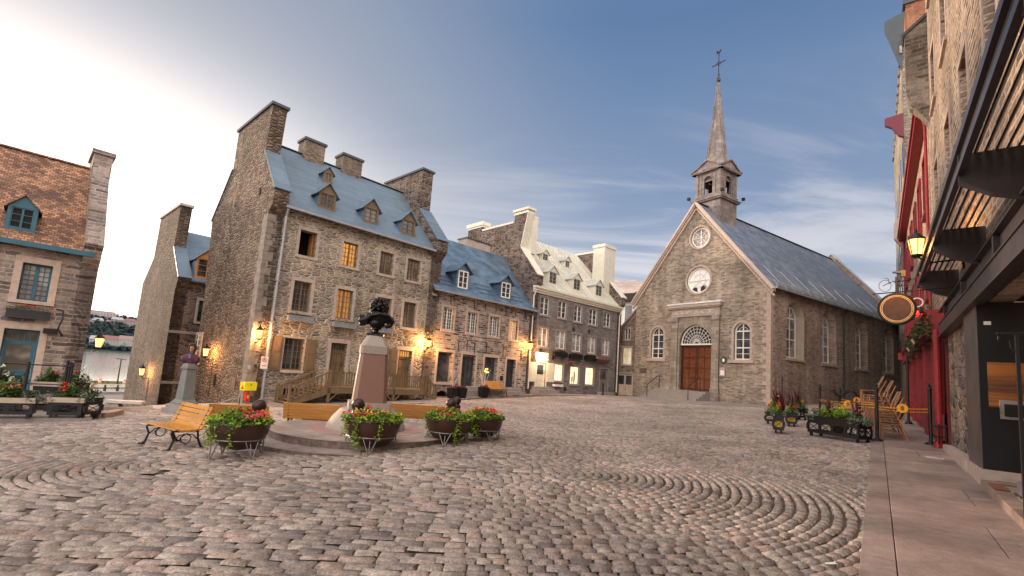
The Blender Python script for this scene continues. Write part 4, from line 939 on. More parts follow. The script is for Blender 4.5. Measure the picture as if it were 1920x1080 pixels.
# ---- grey house with the cream roof
def cream_roof_house():
    W0 = SH.W(7.48, 0); b = Bld('grey_house', 'grey stone townhouse with cream seamed roof and tall cream chimneys', 'house', W0, R(90-46.8), -1.4)
    ZE = 6.06; zb = -1.9; X0, X1 = 0.0, 10.64; YE = -.25; yr = 4.6; zr = b.uv(985, 445, 4.6)[1]; M_ = (zr-ZE)/(yr-YE)
    A = [b.pxrect(a, c) for a, c in (((1014.4, 555), (1029, 591.9)), ((1047.5, 563), (1061.5, 598)), ((1077.5, 571), (1090.6, 605)), ((1105.6, 578), (1118.8, 610.6)), ((1133, 585), (1144.4, 614.4)))]
    Bw = [b.pxrect(a, c) for a, c in (((1010.4, 613), (1026, 651)), ((1043.8, 619), (1059, 655)), ((1074, 624.6), (1088.5, 660.4)), ((1103, 630), (1116, 663.5)), ((1129.8, 635), (1141.7, 666.7)))]
    C = [b.pxrect(a, c) for a, c in (((1040.6, 682), (1055, 715)), ((1070, 686.5), (1084.4, 720.8)), ((1098.5, 688.5), (1112.5, 722)))]
    d1 = b.pxrect((1007.3, 678), (1021.5, 725.5)); d2 = b.pxrect((1125.6, 691), (1138, 735))
    b.wall('front_wall', [(X0, zb), (X1, zb), (X1, ZE), (X0, ZE)], [rect(*r) for r in A+Bw+C+[d1, d2]], M_B4, .35)
    for r in A: window(b, r, M_WHITE, M_GLASS, sur=M_TRIMG, nx=1, nz=3, fw=.06, sw=.07, y=.08)
    for r in Bw: window(b, r, M_WHITE, M_GLASSW, sur=M_TRIMG, nx=1, nz=3, fw=.06, sw=.07, y=.08)
    for i, r in enumerate(C): window(b, r, M_CREAM, M_SHOP, sur=M_TRIMG, nx=1, nz=3, fw=.05, sw=.07, y=.08, mid=.03 if i else .02)['label'] = 'warmly lit shop window'
    q = MB(); x0, x1, z0, z1 = C[2]; q.ell(((x0+x1)/2, .2, z1-.55), (.14, .03, .3)); q.ell(((x0+x1)/2, .2, z1-.25), (.08, .03, .1)); b.part('display_garment', q, plain('red_cloth', (.6, .02, .02), .7))
    q = MB(); x0, x1, z0, z1 = C[1]; q.ell(((x0+x1)/2+.1, .12, z0+.5), (.1, .03, .45)); q.ell(((x0+x1)/2-.13, .12, z0+.35), (.08, .03, .3)); b.part('display_garment', q, plain('dark_cloth', (.04, .03, .03), .7))
    door(b, d1, M_CREAM, sur=M_CREAM, sw=.12, transom=0, panels=2, glassfrac=.5, y=.1); door(b, d2, plain('faded_grey_paint', (.22, .20, .18), .6), sur=M_TRIMG, sw=.08, panels=2, transom=0, glassfrac=.45, y=.1)
    x0, z1 = b.uv(1005.5, 661); x1, z0 = b.uv(1026, 673); q = MB(); q.box(x0, x1, -.03, -.005, z0, z1); q = b.part('lit_fanlight', q, emit('fanlight_glow', (1, .66, .32), 6)); 
    f = MB(); f.box(x0-.08, x1+.08, -.1, -.03, z0-.1, z0-.002); f.box(x0-.06, x1+.06, -.07, -.001, z1+.002, z1+.06); b.part('fanlight_frame', f, M_CREAM)
    for i, (a, c) in enumerate((((993.8, 678), (1003.6, 715.6)), ((1026.6, 680), (1037.5, 716.7)))):
        x0, x1, z0, z1 = b.pxrect(a, c); q = MB(); q.box(x0, x1, -.035, -.004, z0, z1); b.part('white_board', q, M_CREAM)
    x0, x1, z0, z1 = b.pxrect((1120, 667), (1141, 684), -.4); q = MB(); q.box(x0, x1+.2, -.5, -.005, z1-.25, z1); q.add([(x0, -.5, z1-.25), (x1+.2, -.5, z1-.25), (x1+.1, -.05, z1-.55), (x0+.1, -.05, z1-.55)], [(0, 3, 2, 1)]); b.part('door_canopy', q, plain('copper_panel', (.19, .11, .09), .6))
    sx0, sz1 = b.uv(1001, 730, -.3); st = MB(); a = d1[0]-.4; e = d1[1]+.5
    for k in range(2): st.box(a-.15*(1-k), e+.15*(1-k), -.8+.35*k, -.004, zb, d1[2]-.15*(1-k)-.01)
    b.part('doorstep', st, M_TRIMG)
    st = MB(); st.box(d2[0]-.3, d2[1]+.2, -.6, -.004, zb, d2[2]-.01); b.part('doorstep', st, M_TRIMG)
    for i, (a, c, fm) in enumerate((((1039.6, 656), (1063.5, 668.8), M_FRED), ((1070, 661), (1091.7, 673), M_FRED), ((1099, 663.5), (1120, 675.4), M_FYEL))):
        x0, x1, z0, z1 = b.pxrect(a, c, -.2); window_box(b, x0, x1, z1-.42, z1-.12, M_BLACK, seed=i+30, flm=fm, leafm=M_LEAFD, lattice=False)
    x0, x1, z0, z1 = b.pxrect((1039.6, 713.5), (1054.6, 725), -.2); window_box(b, x0, x1, z0, z0+.15, M_WHITE, seed=40, flm=M_FPINK, leafm=M_PURP, lattice=False)
    q = MB(); f = MB(); px, pz = b.uv(1071, 683, -.25); flower_mass(q, f, (px, -.25, pz-.15), (.2, .2, .35), 160, 25, random.Random(5), .07, .05, .2); o = b.part('hanging_basket', q, M_PURP); b.part('flowers', f, M_FPINK, o)
    # cornice band, roof, parapets
    q = MB(); q.box(-.05, X1-.15, -.30, 0, ZE-.13, ZE+.02); q.box(-.02, X1-.18, -.2, 0, ZE-.28, ZE-.132); q.box(0, X1-.2, -.10, 0, ZE-.42, ZE-.282); b.part('cornice', q, M_CREAM)
    # party wall facing left: low slope, two chimneys joined by a wall
    zt1 = 11.45; zt2 = 11.25
    pf = [(0, zb), (8.2, zb), (8.2, 9.0), (7.85, 10.4), (7.85, 11.3), (6.1, 11.3), (6.1, 10.95), (2.25, 10.95), (2.25, 11.4), (.95, 11.4), (.95, 9.2), (2.0, 8.6)]
    fr = b.vz(968, 462)[0]; 
    pf = [(0, zb), (8.2, zb), (8.2, 9.6), (7.8, 10.1), (7.8, 11.25), (6.05, 11.25), (6.05, 10.9), (2.35, 10.9), (2.35, 11.45), (.98, 11.45), (1.75, 9.05), (-.35, 6.75), (-.35, 6.3), (-.2, 6.1), (0, 5.9)]
    pf[9] = (1.0, 11.45); pf[10] = (1.55, 9.0)
    b.gable('party_wall', pf, -.02, .55, M_B3D)
    c = MB(); c.box(-.06, .62, .95, 2.45, 11.452, 11.60); c.box(-.02, .58, 1.0, 2.40, 11.601, 11.68); c.box(-.12, .68, .88, 2.52, 11.682, 11.86)
    c.box(-.06, .62, 2.45, 6.0, 10.902, 11.05); c.box(-.06, .62, 5.95, 7.9, 11.252, 11.40); c.box(-.12, .68, 5.88, 7.96, 11.402, 11.70)
    c.beam((.265, 1.48, 9.0), (.265, -.40, 6.78), .66, .07); c.beam((.265, .96, 11.45), (.265, 1.50, 9.02), .66, .07, (0, 1, 0)); b.part('parapet_coping', c, M_CREAM)
    c = MB(); c.box(.552, 1.1, 1.02, 2.3, 8.6, 11.4); b.part('chimney', c, M_CREAM)
    # right party wall with tall cream chimney
    cx0 = b.uv(1101, 450, .9)[0]; cx1 = b.uv(1132, 453, .9)[0]; ct = b.uv(1117, 447, .9)[1]
    pr_ = [(0, zb), (8.2, zb), (8.2, 9.6), (7.8, 11.0), (2.2, 11.0), (1.7, 9.3), (-.35, 6.75), (-.35, 6.3), (0, 5.9)]
    b.gable('party_wall', pr_, X1-.6, X1, M_B3D)
    c = MB(); c.beam((X1-.3, 1.9, 9.35), (X1-.3, -.42, 6.82), .74, .08); c.box(X1-.68, X1+.08, 2.1, 7.9, 11.0, 11.16); c.box(X1-.7, X1+.1, 6.2, 7.9, 11.16, 11.6); b.part('parapet_coping', c, M_CREAM)
    c = MB(); cx1 = X1+.02; cx0 = X1-1.5; y0, y1 = .9, 2.1; ct = b.uv(1117, 449, .9)[1]; c.box(cx0, cx1, y0, y1, 7.0, ct-.28); ch = b.part('chimney', c, M_CREAM); c = MB(); c.box(cx0-.06, cx1+.06, y0-.06, y1+.06, ct-.278, ct); b.part('chimney_cap', c, M_CREAM, ch)
    r = roof_slab(b, 'roof', .5, X1-.55, YE, ZE, yr, zr, M_R4ROOF)
    sm = MB(); x = .9
    while x < X1-.7: sm.beam((x, YE, ZE+.03), (x, yr, zr+.03), .02, .05); x += .42
    b.part('roof_seam', sm, M_CREAM, r)
    wf = plain('dark_dormer_frame', (.28, .29, .28), .5)
    for bl, br, top in (((1029, 532), (1043.5, 534.5), (1039.4, 498.8)), ((1075, 544), (1088, 547), (1083.8, 512.5)), ((1116.5, 555), (1128.5, 558), (1124.5, 525)), ((1059.5, 502), (1068, 504.5), (1065, 481)), ((1017, 488.5), (1027.5, 490.5), (1022.5, 468))):
        p = b.pl(*bl, ZE, M_, YE); x1 = b.uv(*br, p.y)[0]; za = b.uv(*top, p.y)[1]
        dormer(b, p.x-.06, x1+.06, p.y, p.z, za-(za-p.z)*.32, za, M_CREAM, M_R4ROOF, wf, M_GLASS, ZE, M_, YE, .12, facem=M_CREAM)
    for xd in (.06, X1-.35):
        d = MB(); d.tube([(xd, -.25, ZE-.3), (xd-.03, -.08, ZE-.7), (xd-.03, -.08, -.9)], .05, 8); b.part('downpipe', d, M_CREAM)
    q = MB()
    for px, py in ((1001, 597), (1013, 657), (1036, 671), (1075, 617), (1104, 621), (1059, 729)): x, z = b.uv(px, py); q.ell((x, -.03, z), (.12, .06, .14))
    b.part('wall_vent', q, M_BLACK)
    return b
CR = cream_roof_house()
# ---- the church
def church():
    W0 = Vector((10.203, 39.277)); b = Bld('stone_church', 'stone church with steep grey roof, steeple and red wooden doors', 'church', W0, R(-56), -1.15)
    X1 = 11.03; L_ = 22.6; zb = -1.7; ZE = 6.85; XC = 5.5; za = 13.45; M_ = 0
    aL = b.pxrect((1222, 614.2), (1242.6, 672)); aR = b.pxrect((1376.5, 605.6), (1405.6, 674.7))
    dx0, dz1 = b.uv(1275, 646.3); dx1, _ = b.uv(1334.5, 645.5); dz0 = b.uv(1303, 733)[1]; fz = b.uv(1305, 609)[1]
    c1 = b.uv(1313.3, 445.6); c2 = b.uv(1310, 525.6); r1 = (b.uv(1331, 445)[0]-b.uv(1296, 445)[0])/2; r2 = (b.uv(1331.5, 525)[0]-b.uv(1288.5, 525)[0])/2
    circ = lambda c, r, n=28: [(c[0]+r*math.cos(2*math.pi*i/n), c[1]+r*math.sin(2*math.pi*i/n)) for i in range(n)]
    rz1 = (b.uv(1313, 427.5)[1]-b.uv(1313, 464)[1])/2; rz2 = (b.uv(1310, 501.5)[1]-b.uv(1310, 550)[1])/2; r1 = (r1+rz1)/2; r2 = (r2+rz2)/2
    dh = arch(dx0, dx1, dz0, fz, 16)
    b.wall('front_wall', [(0, zb), (X1, zb), (X1, ZE-.1), (XC, za), (0, ZE-.1)], [arch(*aL), arch(*aR), circ(c1, r1), circ(c2, r2), dh], M_CH, .45)
    # side wall (facing right) with deep arched reveals; local helper maps (y, z)
    def sfn(a, z, t=0.): return (X1-.02-t, a, z)
    rects = []
    for (x0p, x1p, yt, yb_) in ((1474.7, 1508.9, 563.8, 676), (1540.5, 1568.6, 582.6, 682.5), (1603.3, 1627.8, 600.3, 691.5), (1656.7, 1674.9, 617.5, 700)):
        ym = (yt+yb_)/2; v0 = b.vz(x0p, ym, X1)[0]; v1 = b.vz(x1p, ym, X1)[0]; zt = b.vz((x0p+x1p)/2, yt, X1)[1]; z0 = b.vz((x0p+x1p)/2, yb_, X1)[1]; rects.append((v0, v1, z0, zt))
    m0 = sum(r[2] for r in rects)/4; m1 = sum(r[3] for r in rects)/4; wd = sum(r[1]-r[0] for r in rects)/4
    rects = [((r[0]+r[1])/2-wd/2, (r[0]+r[1])/2+wd/2, m0, m1) for r in rects]; print('church side', rects)
    rects.append((rects[-1][1]+1.6, rects[-1][1]+1.6+wd, m0, m1)) if rects[-1][1] < 19 else None
    rects = [r for r in rects if r[1] < L_-.5]
    holes = [arch(*r) for r in rects]; mb = MB(); outer = [(.45, zb), (L_, zb), (L_, ZE), (.45, ZE)]
    cdt(outer, holes, lambda p, q: sfn(p, q), mb)
    sw = b.part('side_wall', mb, M_CHS)
    stucco = plain('pale_stucco_reveal', (.36, .31, .25), .85, var=.1)
    for i, (r, h) in enumerate(zip(rects, holes)):
        # splayed reveal: narrower window at the back
        v0, v1, z0, z1 = r; dpt = .42; k = len(h); f = wd*.16; inner = arch(v0+f, v1-f, z0+.08, z1-f*.9)
        mb = MB(); mb.add([sfn(p, q) for p, q in h]+[sfn(p, q, dpt) for p, q in inner], [(i_, k+i_, k+(i_+1) % k, (i_+1) % k) for i_ in range(k)])
        b.part('window_reveal', mb, stucco if i == 0 else M_CHS)
        def ring(o_, inn, t0, t1): 
            q = MB(); q.add([sfn(*p, t0) for p in o_]+[sfn(*p, t0) for p in inn]+[sfn(*p, t1) for p in inn], [(j, (j+1) % k, k+(j+1) % k, k+j) for j in range(k)]+[(k+j, k+(j+1) % k, 2*k+(j+1) % k, 2*k+j) for j in range(k)]); return q
        a0, a1, b0_, b1 = v0+f, v1-f, z0+.08, z1-f*.9; fr = .08
        q = ring(inner, arch(a0+fr, a1-fr, b0_+fr, b1-fr), dpt-.06, dpt); cc = (a0+a1)/2; zs = b1-(a1-a0)/2
        def bar(v0_, v1_, za_, zb__, t): q.box(X1-.02-t-.03, X1-.02-t, v0_, v1_, za_, zb__)
        bar(cc-.04, cc+.04, b0_+fr, b1-fr, dpt-.045); bar(a0+fr, a1-fr, zs-.05, zs+.05, dpt-.05); zm = (b0_+zs)/2-.1; bar(a0+fr, a1-fr, zm-.04, zm+.04, dpt-.048)
        for zz in (.25, .5, .75): bar(a0+fr, a1-fr, b0_+(zm-b0_)*zz-.012, b0_+(zm-b0_)*zz+.012, dpt-.04) if zz == .5 else None; bar(a0+fr, a1-fr, zm+(zs-zm)*zz-.012, zm+(zs-zm)*zz+.012, dpt-.04) if zz == .5 else None
        for sgn in (-1, 1): q.beam((X1-.02-dpt+.03, cc, zs+.05), (X1-.02-dpt+.03, cc+sgn*(a1-a0)*.36, zs+(b1-zs)*.72), .02, .025)
        w = b.part('window', q, M_WHITE); q = MB(); q.add([sfn(*p, dpt) for p in inner], [tuple(range(k))]); b.part('pane', q, M_GLASSB if i == 0 else M_GLASSW, w)
        q = MB(); q.box(X1-.4, X1+.06, v0-.08, v1+.08, z0-.14, z0-.004); b.part('sill', q, M_TRIMP, w)
    mb = MB(); mb.box(0, .45, .46, L_, zb, ZE); mb.poly([(0, L_-.5, zb), (X1-.03, L_-.5, zb), (X1-.03, L_-.5, ZE), (XC, L_-.5, za), (0, L_-.5, ZE)], (0, .5, 0)); mb.box(.45, X1-.48, .46, L_-.5, 3, 3.1); b.part('rear_wall', mb, M_CHS)
    q = MB(); q.box(.5, X1-1.0, .5, .52, zb, 6.5); b.part('dark_nave', q, M_DARKIN)
    # front windows
    def awin(r, nm='window'):
        x0, x1, z0, z1 = r; o_ = arch(x0, x1, z0, z1); inn = arch(x0+.08, x1-.08, z0+.08, z1-.08); k = len(o_); y = .16; q = MB()
        q.add([(p, y, z) for p, z in o_]+[(p, y, z) for p, z in inn]+[(p, y+.06, z) for p, z in inn], [(j, (j+1) % k, k+(j+1) % k, k+j) for j in range(k)]+[(k+j, k+(j+1) % k, 2*k+(j+1) % k, 2*k+j) for j in range(k)])
        c = (x0+x1)/2; zs = z1-(x1-x0)/2; q.box(c-.035, c+.035, y+.01, y+.05, z0+.08, z1-.08); q.box(x0+.08, x1-.08, y+.008, y+.05, zs-.04, zs+.04); zm = z0+(zs-z0)*.42; q.box(x0+.08, x1-.08, y+.006, y+.05, zm-.04, zm+.04)
        for zz in (z0+(zm-z0)*.5, zm+(zs-zm)*.5): q.box(x0+.08, x1-.08, y+.02, y+.045, zz-.014, zz+.014)
        for j in range(len(inn)-2): pass
        q.tube([(c+(x1-x0)*.26*math.cos(math.pi*i/8), y+.03, zs+(x1-x0)*.26*math.sin(math.pi*i/8)) for i in range(9)], .014, 5, False)
        w = b.part(nm, q, M_WHITE); q = MB(); q.add([(p, y+.055, z) for p, z in o_], [tuple(range(k))]); b.part('pane', q, M_GLASS, w)
        s_ = MB(); w_ = .17; ou = arch(x0-w_, x1+w_, z0-.0, z1+w_); n = len(ou); s_.add([(p, -.02, z) for p, z in ou]+[(p, -.02, z) for p, z in o_]+[(p, .02, z) for p, z in ou]+[(p, .02, z) for p, z in o_], [(j, (j+1) % n, n+(j+1) % n, n+j) for j in range(1, n)]+[(j, 2*n+j, 2*n+(j+1) % n, (j+1) % n) for j in range(1, n)])
        for sx in (-1, 1):
            for kk in range(3): xa = (x1+w_-.02) if sx > 0 else (x0-w_-.12); s_.box(xa, xa+.14, -.022, .02, z0+.1+kk*(zs-z0)*.36, z0+.3+kk*(zs-z0)*.36)
        b.part('stone_surround', s_, M_TRIM, w); s_ = MB(); s_.box(x0-.3, x1+.3, -.14, .06, z0-.22, z0-.004); b.part('sill', s_, M_TRIMP, w)
    awin(aL); awin(aR)
    for (c, r, dark) in ((c1, r1, 0), (c2, r2, 1)):
        q = MB(); n = 28; y = .10
        pts = [(c[0]+(r-.05)*math.cos(2*math.pi*i/n), y, c[1]+(r-.05)*math.sin(2*math.pi*i/n)) for i in range(n+1)]; q.tube(pts, .06, 6, False)
        q.tube([(c[0]+r*.5*math.cos(2*math.pi*i/n), y+.02, c[1]+r*.5*math.sin(2*math.pi*i/n)) for i in range(n+1)], .018, 5, False)
        for i in range(8): a = math.pi*i/4+(0 if not dark else 0); q.beam((c[0], y+.02, c[1]), (c[0]+(r-.05)*math.cos(a), y+.02, c[1]+(r-.05)*math.sin(a)), .03 if i % 2 else .06, .03)
        w = b.part('round_window', q, M_WHITE); q = MB(); q.add([(c[0]+r*math.cos(2*math.pi*i/n), y+.05, c[1]+r*math.sin(2*math.pi*i/n)) for i in range(n)], [tuple(range(n))]); b.part('pane', q, M_GLASSSKY if dark else M_GLASSW, w)
        s_ = MB(); m2 = 36; s_.tube([(c[0]+(r+.08)*math.cos(2*math.pi*i/m2), -.01, c[1]+(r+.08)*math.sin(2*math.pi*i/m2)) for i in range(m2+1)], .075, 6, False); b.part('stone_surround', s_, M_TRIMP, w)
        if dark:
            s_ = MB(); z0 = c[1]-r+.1; s_.add([(c[0]-r*.72, y+.045, c[1]-r*.62), (c[0]-r*.5, y+.045, c[1]-r*.45), (c[0]-.2, y+.045, c[1]-r*.55), (c[0]-.12, y+.045, z0), (c[0]-.4, y+.045, z0+.1)], [(0, 1, 2, 3, 4)]); s_.add([(c[0]+.1, y+.045, c[1]-r*.45), (c[0]+r*.45, y+.045, c[1]-r*.35), (c[0]+r*.72, y+.045, c[1]-r*.62), (c[0]+.3, y+.045, z0+.05), (c[0]+.08, y+.045, z0)], [(0, 1, 2, 3, 4)]); b.part('dark_pane', s_, M_GLASS, w)
    # portal
    q = MB(); pL0, pL1 = b.uv(1259.8, 650)[0], b.uv(1271.5, 650)[0]; pR0, pR1 = b.uv(1336.2, 650)[0], b.uv(1349.5, 650)[0]; zc0 = b.uv(1343, 600)[1]; zc1 = b.uv(1343, 591)[1]; ze1 = b.uv(1354, 575)[1]; zt = b.uv(1357, 563.5)[1]
    for x0, x1 in ((pL0, pL1), (pR0, pR1)): q.box(x0, x1, -.14, .02, zb, zc0); q.box(x0-.06, x1+.06, -.2, .02, zc0+.002, zc1); q.box(x0-.05, x1+.05, -.18, .02, zb, dz0+.25)
    b.part('pilaster', q, M_PORTAL)
    q = MB(); cdt([(pL1, dz0), (pR0, dz0), (pR0, zc1), (pL1, zc1)], [[(x, z) for x, z in arch(dx0, dx1, dz0+.01, fz, 16)]], lambda p, z: (p, -.05, z), q)
    n = len(dh); q.add([(p, -.05, z) for p, z in dh]+[(p, .3, z) for p, z in dh], [(i, n+i, n+(i+1) % n, (i+1) % n) for i in range(1, n)])
    kx = (dx0+dx1)/2; q.poly([(kx-.12, -.09, fz+.02), (kx+.12, -.09, fz+.02), (kx+.18, -.09, zc1-.02), (kx-.18, -.09, zc1-.02)], (0, .04, 0)); b.part('portal_surround', q, M_PORTAL)
    q = MB(); q.box(pL0-.02, pR1+.02, -.16, .02, zc1+.002, ze1); q.box(pL0-.12, pR1+.12, -.30, .02, ze1+.002, ze1+.09); q.box(pL0-.2, pR1+.2, -.38, .02, ze1+.092, zt-.11); b.part('entablature', q, M_TRIM)
    q = MB(); q.box(pL0-.25, pR1+.25, -.42, .02, zt-.108, zt); b.part('cornice_flashing', q, plain('white_flashing', (.72, .74, .76), .5))
    cu = bpy.data.curves.new('inscription', 'FONT'); cu.body = 'NOTRE DAME DES VICTOIRES'; cu.size = .34; cu.extrude = .02; cu.align_x = 'CENTER'; cu.align_y = 'CENTER'
    wv = (pR1-pL0)*.84; cu.space_character = 1.05; cu.materials.append(plain('pale_letters', (.72, .68, .62), .6)); o = bpy.data.objects.new('inscription', cu); col.objects.link(o); o.parent = b.root
    o.rotation_euler = (R(90), 0, 0); o.location = ((pL0+pR1)/2, -.19, (zc1+ze1)/2-b.zb); bpy.context.view_layer.update(); k_ = wv/o.dimensions.x; dg_ = bpy.context.evaluated_depsgraph_get(); me_ = bpy.data.meshes.new_from_object(o.evaluated_get(dg_)); o2 = bpy.data.objects.new('inscription_letters', me_); col.objects.link(o2); o2.parent = b.root; o2.rotation_euler = o.rotation_euler; o2.location = o.location; o2.scale = (k_, 1.15, 1); bpy.data.objects.remove(o)
    # doors with fanlight
    redw = plain('varnished_red_wood', (.06, .016, .010), .35, var=.35, sc_=5, grain=(1, 1, .25), coat=.4)
    door(b, (dx0, dx1, dz0, dz1), redw, y=.22, leaves=2, transom=0, panels=4, pm=plain('varnished_orange_panels', (.125, .034, .014), .35, var=.4, sc_=6, coat=.3), hm=plain('brass', (.5, .33, .10), .3, 1.))
    q = MB(); n = 16; cx = (dx0+dx1)/2; rx = (dx1-dx0)/2; y = .16; zs = dz1+.06; rzz = fz-zs
    P = lambda f_, a: (cx+rx*f_*math.cos(a), y, zs+rzz*f_*math.sin(a))
    q.tube([P(.96, math.pi*i/n) for i in range(n+1)], .05, 6, False); q.box(dx0, dx1, y-.05, y+.05, dz1-.03, zs+.02)
    for f_ in (.22, .45, .62, .79): q.tube([P(f_, math.pi*i/n) for i in range(n+1)], .015, 5, False)
    for i in range(1, 12): a = math.pi*i/12; q.beam(P(.12, a), P(.96, a), .025, .03, (0, 1, 0))
    w = b.part('fanlight', q, M_WHITE); q = MB(); q.add([(dx0, y+.06, zs), (dx1, y+.06, zs)]+[(P(1, math.pi*i/n)[0], y+.06, P(1, math.pi*i/n)[2]) for i in range(1, n)], [tuple(range(n+1))]); b.part('pane', q, M_GLASS, w)
    # steps
    q = MB(); sx0 = b.uv(1204, 742, -2.)[0]; sx1 = b.uv(1334.5, 740)[0]; st = .155; nn = 6; zlow = ground_z(*b.W(4, -2))
    for k in range(nn):
        z1_ = dz0-.02-k*st; 
        if z1_ < zlow: break
        y0 = -.75-.34*k; x = sx0+.1
        q.box(sx0-.04*k, sx1-.0, y0, (.2 if k == 0 else y0+.338), zlow-.3, z1_)
    b.part('stone_steps', q, M_TRIMG)
    for px, yoff in ((1213, -1.9), (1290, -1.9)):
        x = b.uv(px, 735, yoff)[0]; q = MB(); z0 = ground_z(*b.W(x, yoff)); 
        q.tube([(x, yoff, z0), (x, yoff, z0+.95), (x+.0, yoff+.06, z0+1.02), (x+.0, yoff+1.25, dz0+.95), (x, yoff+1.35, dz0+.9), (x, yoff+1.33, dz0-.02)], .025, 8); b.part('handrail', q, M_BLACK)
    # raking cornice with dentils
    q = MB(); dn = MB(); ov = .30
    for sx in (-1, 1):
        xe = XC+sx*(X1/2+.28); xa = XC; ze = ZE-.05-.28*(za-ZE)/(X1/2)*.9; zt_ = za+.18
        a = Vector((xe, -.16, ze)); c = Vector((xa, -.16, zt_)); q.beam(a, c, .40, .12); q.beam(a+Vector((0, .05, -.14)), c+Vector((0, .05, -.14)), .28, .12); q.beam(a+Vector((0, .09, -.42)), c+Vector((0, .09, -.42)), .16, .09)
        N_ = 46
        for i in range(1, N_): p = a.lerp(c, i/N_)+Vector((0, .02, -.28)); dn.box(p.x-.045, p.x+.045, -.13, -.01, p.z-.06, p.z+.06)
    cc_ = plain('pale_pink_cornice_paint', (.52, .43, .37), .6, var=.08); b.part('raking_cornice', q, cc_); b.part('dentils', dn, cc_)
    # roof (ridge along y)
    mb = MB(); xe = X1+.28; ze = ZE-.16; zr = za+.25; x0 = -.28; y0, y1 = -.02, L_-.35; t_ = .1
    for sx, xx in ((1, xe), (-1, x0)):
        mb.add([(xx, y0, ze), (xx, y1, ze), (XC, y1, zr), (XC, y0, zr), (xx, y0, ze-t_), (xx, y1, ze-t_), (XC, y1, zr-t_), (XC, y0, zr-t_)], [(0, 1, 2, 3) if sx > 0 else (3, 2, 1, 0), (7, 6, 5, 4) if sx > 0 else (4, 5, 6, 7), (0, 4, 5, 1), (0, 3, 7, 4), (1, 5, 6, 2)])
    rf = b.part('roof', mb, M_CHROOF)
    q = MB(); q.beam((XC, y0, zr+.0), (XC, y1, zr+.0), .25, .05); b.part('ridge_cap', q, M_DKGUT, rf)
    q = MB(); sl = (zr-ze)/(X1/2+.28)
    for k, o_ in enumerate((0.02, .16, .30)): q.beam((xe-o_*.75, .3, ze+o_*sl*.75+.16), (xe-o_*.75, L_-1, ze+o_*sl*.75+.16), .035, .035)
    for i in range(20): y = .4+i*1.1; q.beam((xe-.02, y, ze+.02), (xe-.30, y, ze+.3*sl+.17), .03, .03); 
    for i in range(10): y = 1+i*2.1; q.beam((xe-.3, y, ze+.3*sl+.17), (xe-1.3, y+.0, ze+1.3*sl+.12), .025, .025)
    b.part('snow_guard', q, plain('pale_guard_rail', (.55, .56, .58), .45, .3), rf)
    q = MB(); q.beam((xe+.05, .0, ze-.06), (xe+.05, L_-.5, ze-.06), .13, .12); b.part('gutter', q, M_GUT)
    # rear parapet wall
    q = MB(); q.poly([(X1+.45, L_-.5, ZE-.6), (X1+.5, L_-.5, ZE+.1), (XC, L_-.5, zr+.5), (-.5, L_-.5, ZE+.1), (-.45, L_-.5, ZE-.6)], (0, .5, 0)); b.part('rear_parapet', q, M_CHS)
    q = MB()
    for sx in (-1, 1): q.beam((XC+sx*(X1/2+.55), L_-.25, ZE+.05), (XC, L_-.25, zr+.55), .6, .08)
    b.part('parapet_coping', q, M_GUT)
    yd = b.vz(1580, 620, X1)[0]; q = MB(); q.tube([(xe+.05, yd, ze-.1), (X1+.08, yd, ze-.5), (X1+.08, yd, zb+.3)], .06, 8); b.part('downpipe', q, M_DKGUT)
    # corner quoins
    q = MB(); z = zb; i = 0
    while z < ZE-.4: h = rng.uniform(.2, .32); w_ = (.5, .28)[i % 2]*rng.uniform(.85, 1.1); q.box(X1-w_, X1+.012, -.015, .3+.2*(i % 2), z, z+h-.012); z += h; i += 1
    b.part('quoins', q, M_TRIMP)
    # steeple
    w2 = 1.1; yc = 1.2+1.1; S = M_SPIRE; q = MB(); k = w2
    q.box(XC-k+.02, XC+k-.02, yc-k+.02, yc+k-.02, 11.6, 14.15); base = b.part('steeple_base', q, S)
    q = MB(); q.box(XC-k-.14, XC+k+.14, yc-k-.14, yc+k+.14, 14.152, 14.27); q.box(XC-k-.22, XC+k+.22, yc-k-.22, yc+k+.22, 14.272, 14.33); q.box(XC-k-.04, XC+k+.04, yc-k-.04, yc+k+.04, 14.332, 14.62); b.part('steeple_cornice', q, S, base)
    be = k-.06; q = MB(); z0, z1 = 14.622, 16.55; ow = .36; oz0, oz1 = 14.75, 16.15
    for s_ in range(4):
        Mx = Matrix.Translation((XC, yc, 0)) @ Matrix.Rotation(math.pi/2*s_, 4, 'Z'); hl = arch(-ow, ow, oz0, oz1, 10); t2 = MB()
        cdt([(-be, z0), (be, z0), (be, z1), (-be, z1)], [hl], lambda p, z: (p, -be, z), t2); n = len(hl); t2.add([(p, -be, z) for p, z in hl]+[(p, -be+.16, z) for p, z in hl], [(i, n+i, n+(i+1) % n, (i+1) % n) for i in range(n)])
        t2.box(-be-.03, -be+.2, -be-.05, -be+.0, z0, z1); t2.box(be-.2, be+.03, -be-.05, -be+.0, z0, z1); t2.box(-.62, -.56, -be-.03, -be, z0, z1-.1); t2.box(.56, .62, -be-.03, -be, z0, z1-.1)
        t2.tube([(ow*1.12*math.cos(math.pi*i/10), -be-.0, oz1-ow+ow*1.12*math.sin(math.pi*i/10)) for i in range(11)], .035, 5, False); t2.box(-ow, ow, -be+.02, -be+.1, oz1-ow-.03, oz1-ow+.03)
        t2.add([(p, -be+.14, z) for p, z in [(-ow, oz1-ow)]+[(ow*math.cos(math.pi-math.pi*i/8), oz1-ow+ow*math.sin(math.pi-math.pi*i/8)) for i in range(1, 8)]+[(ow, oz1-ow)]], [tuple(range(9))])
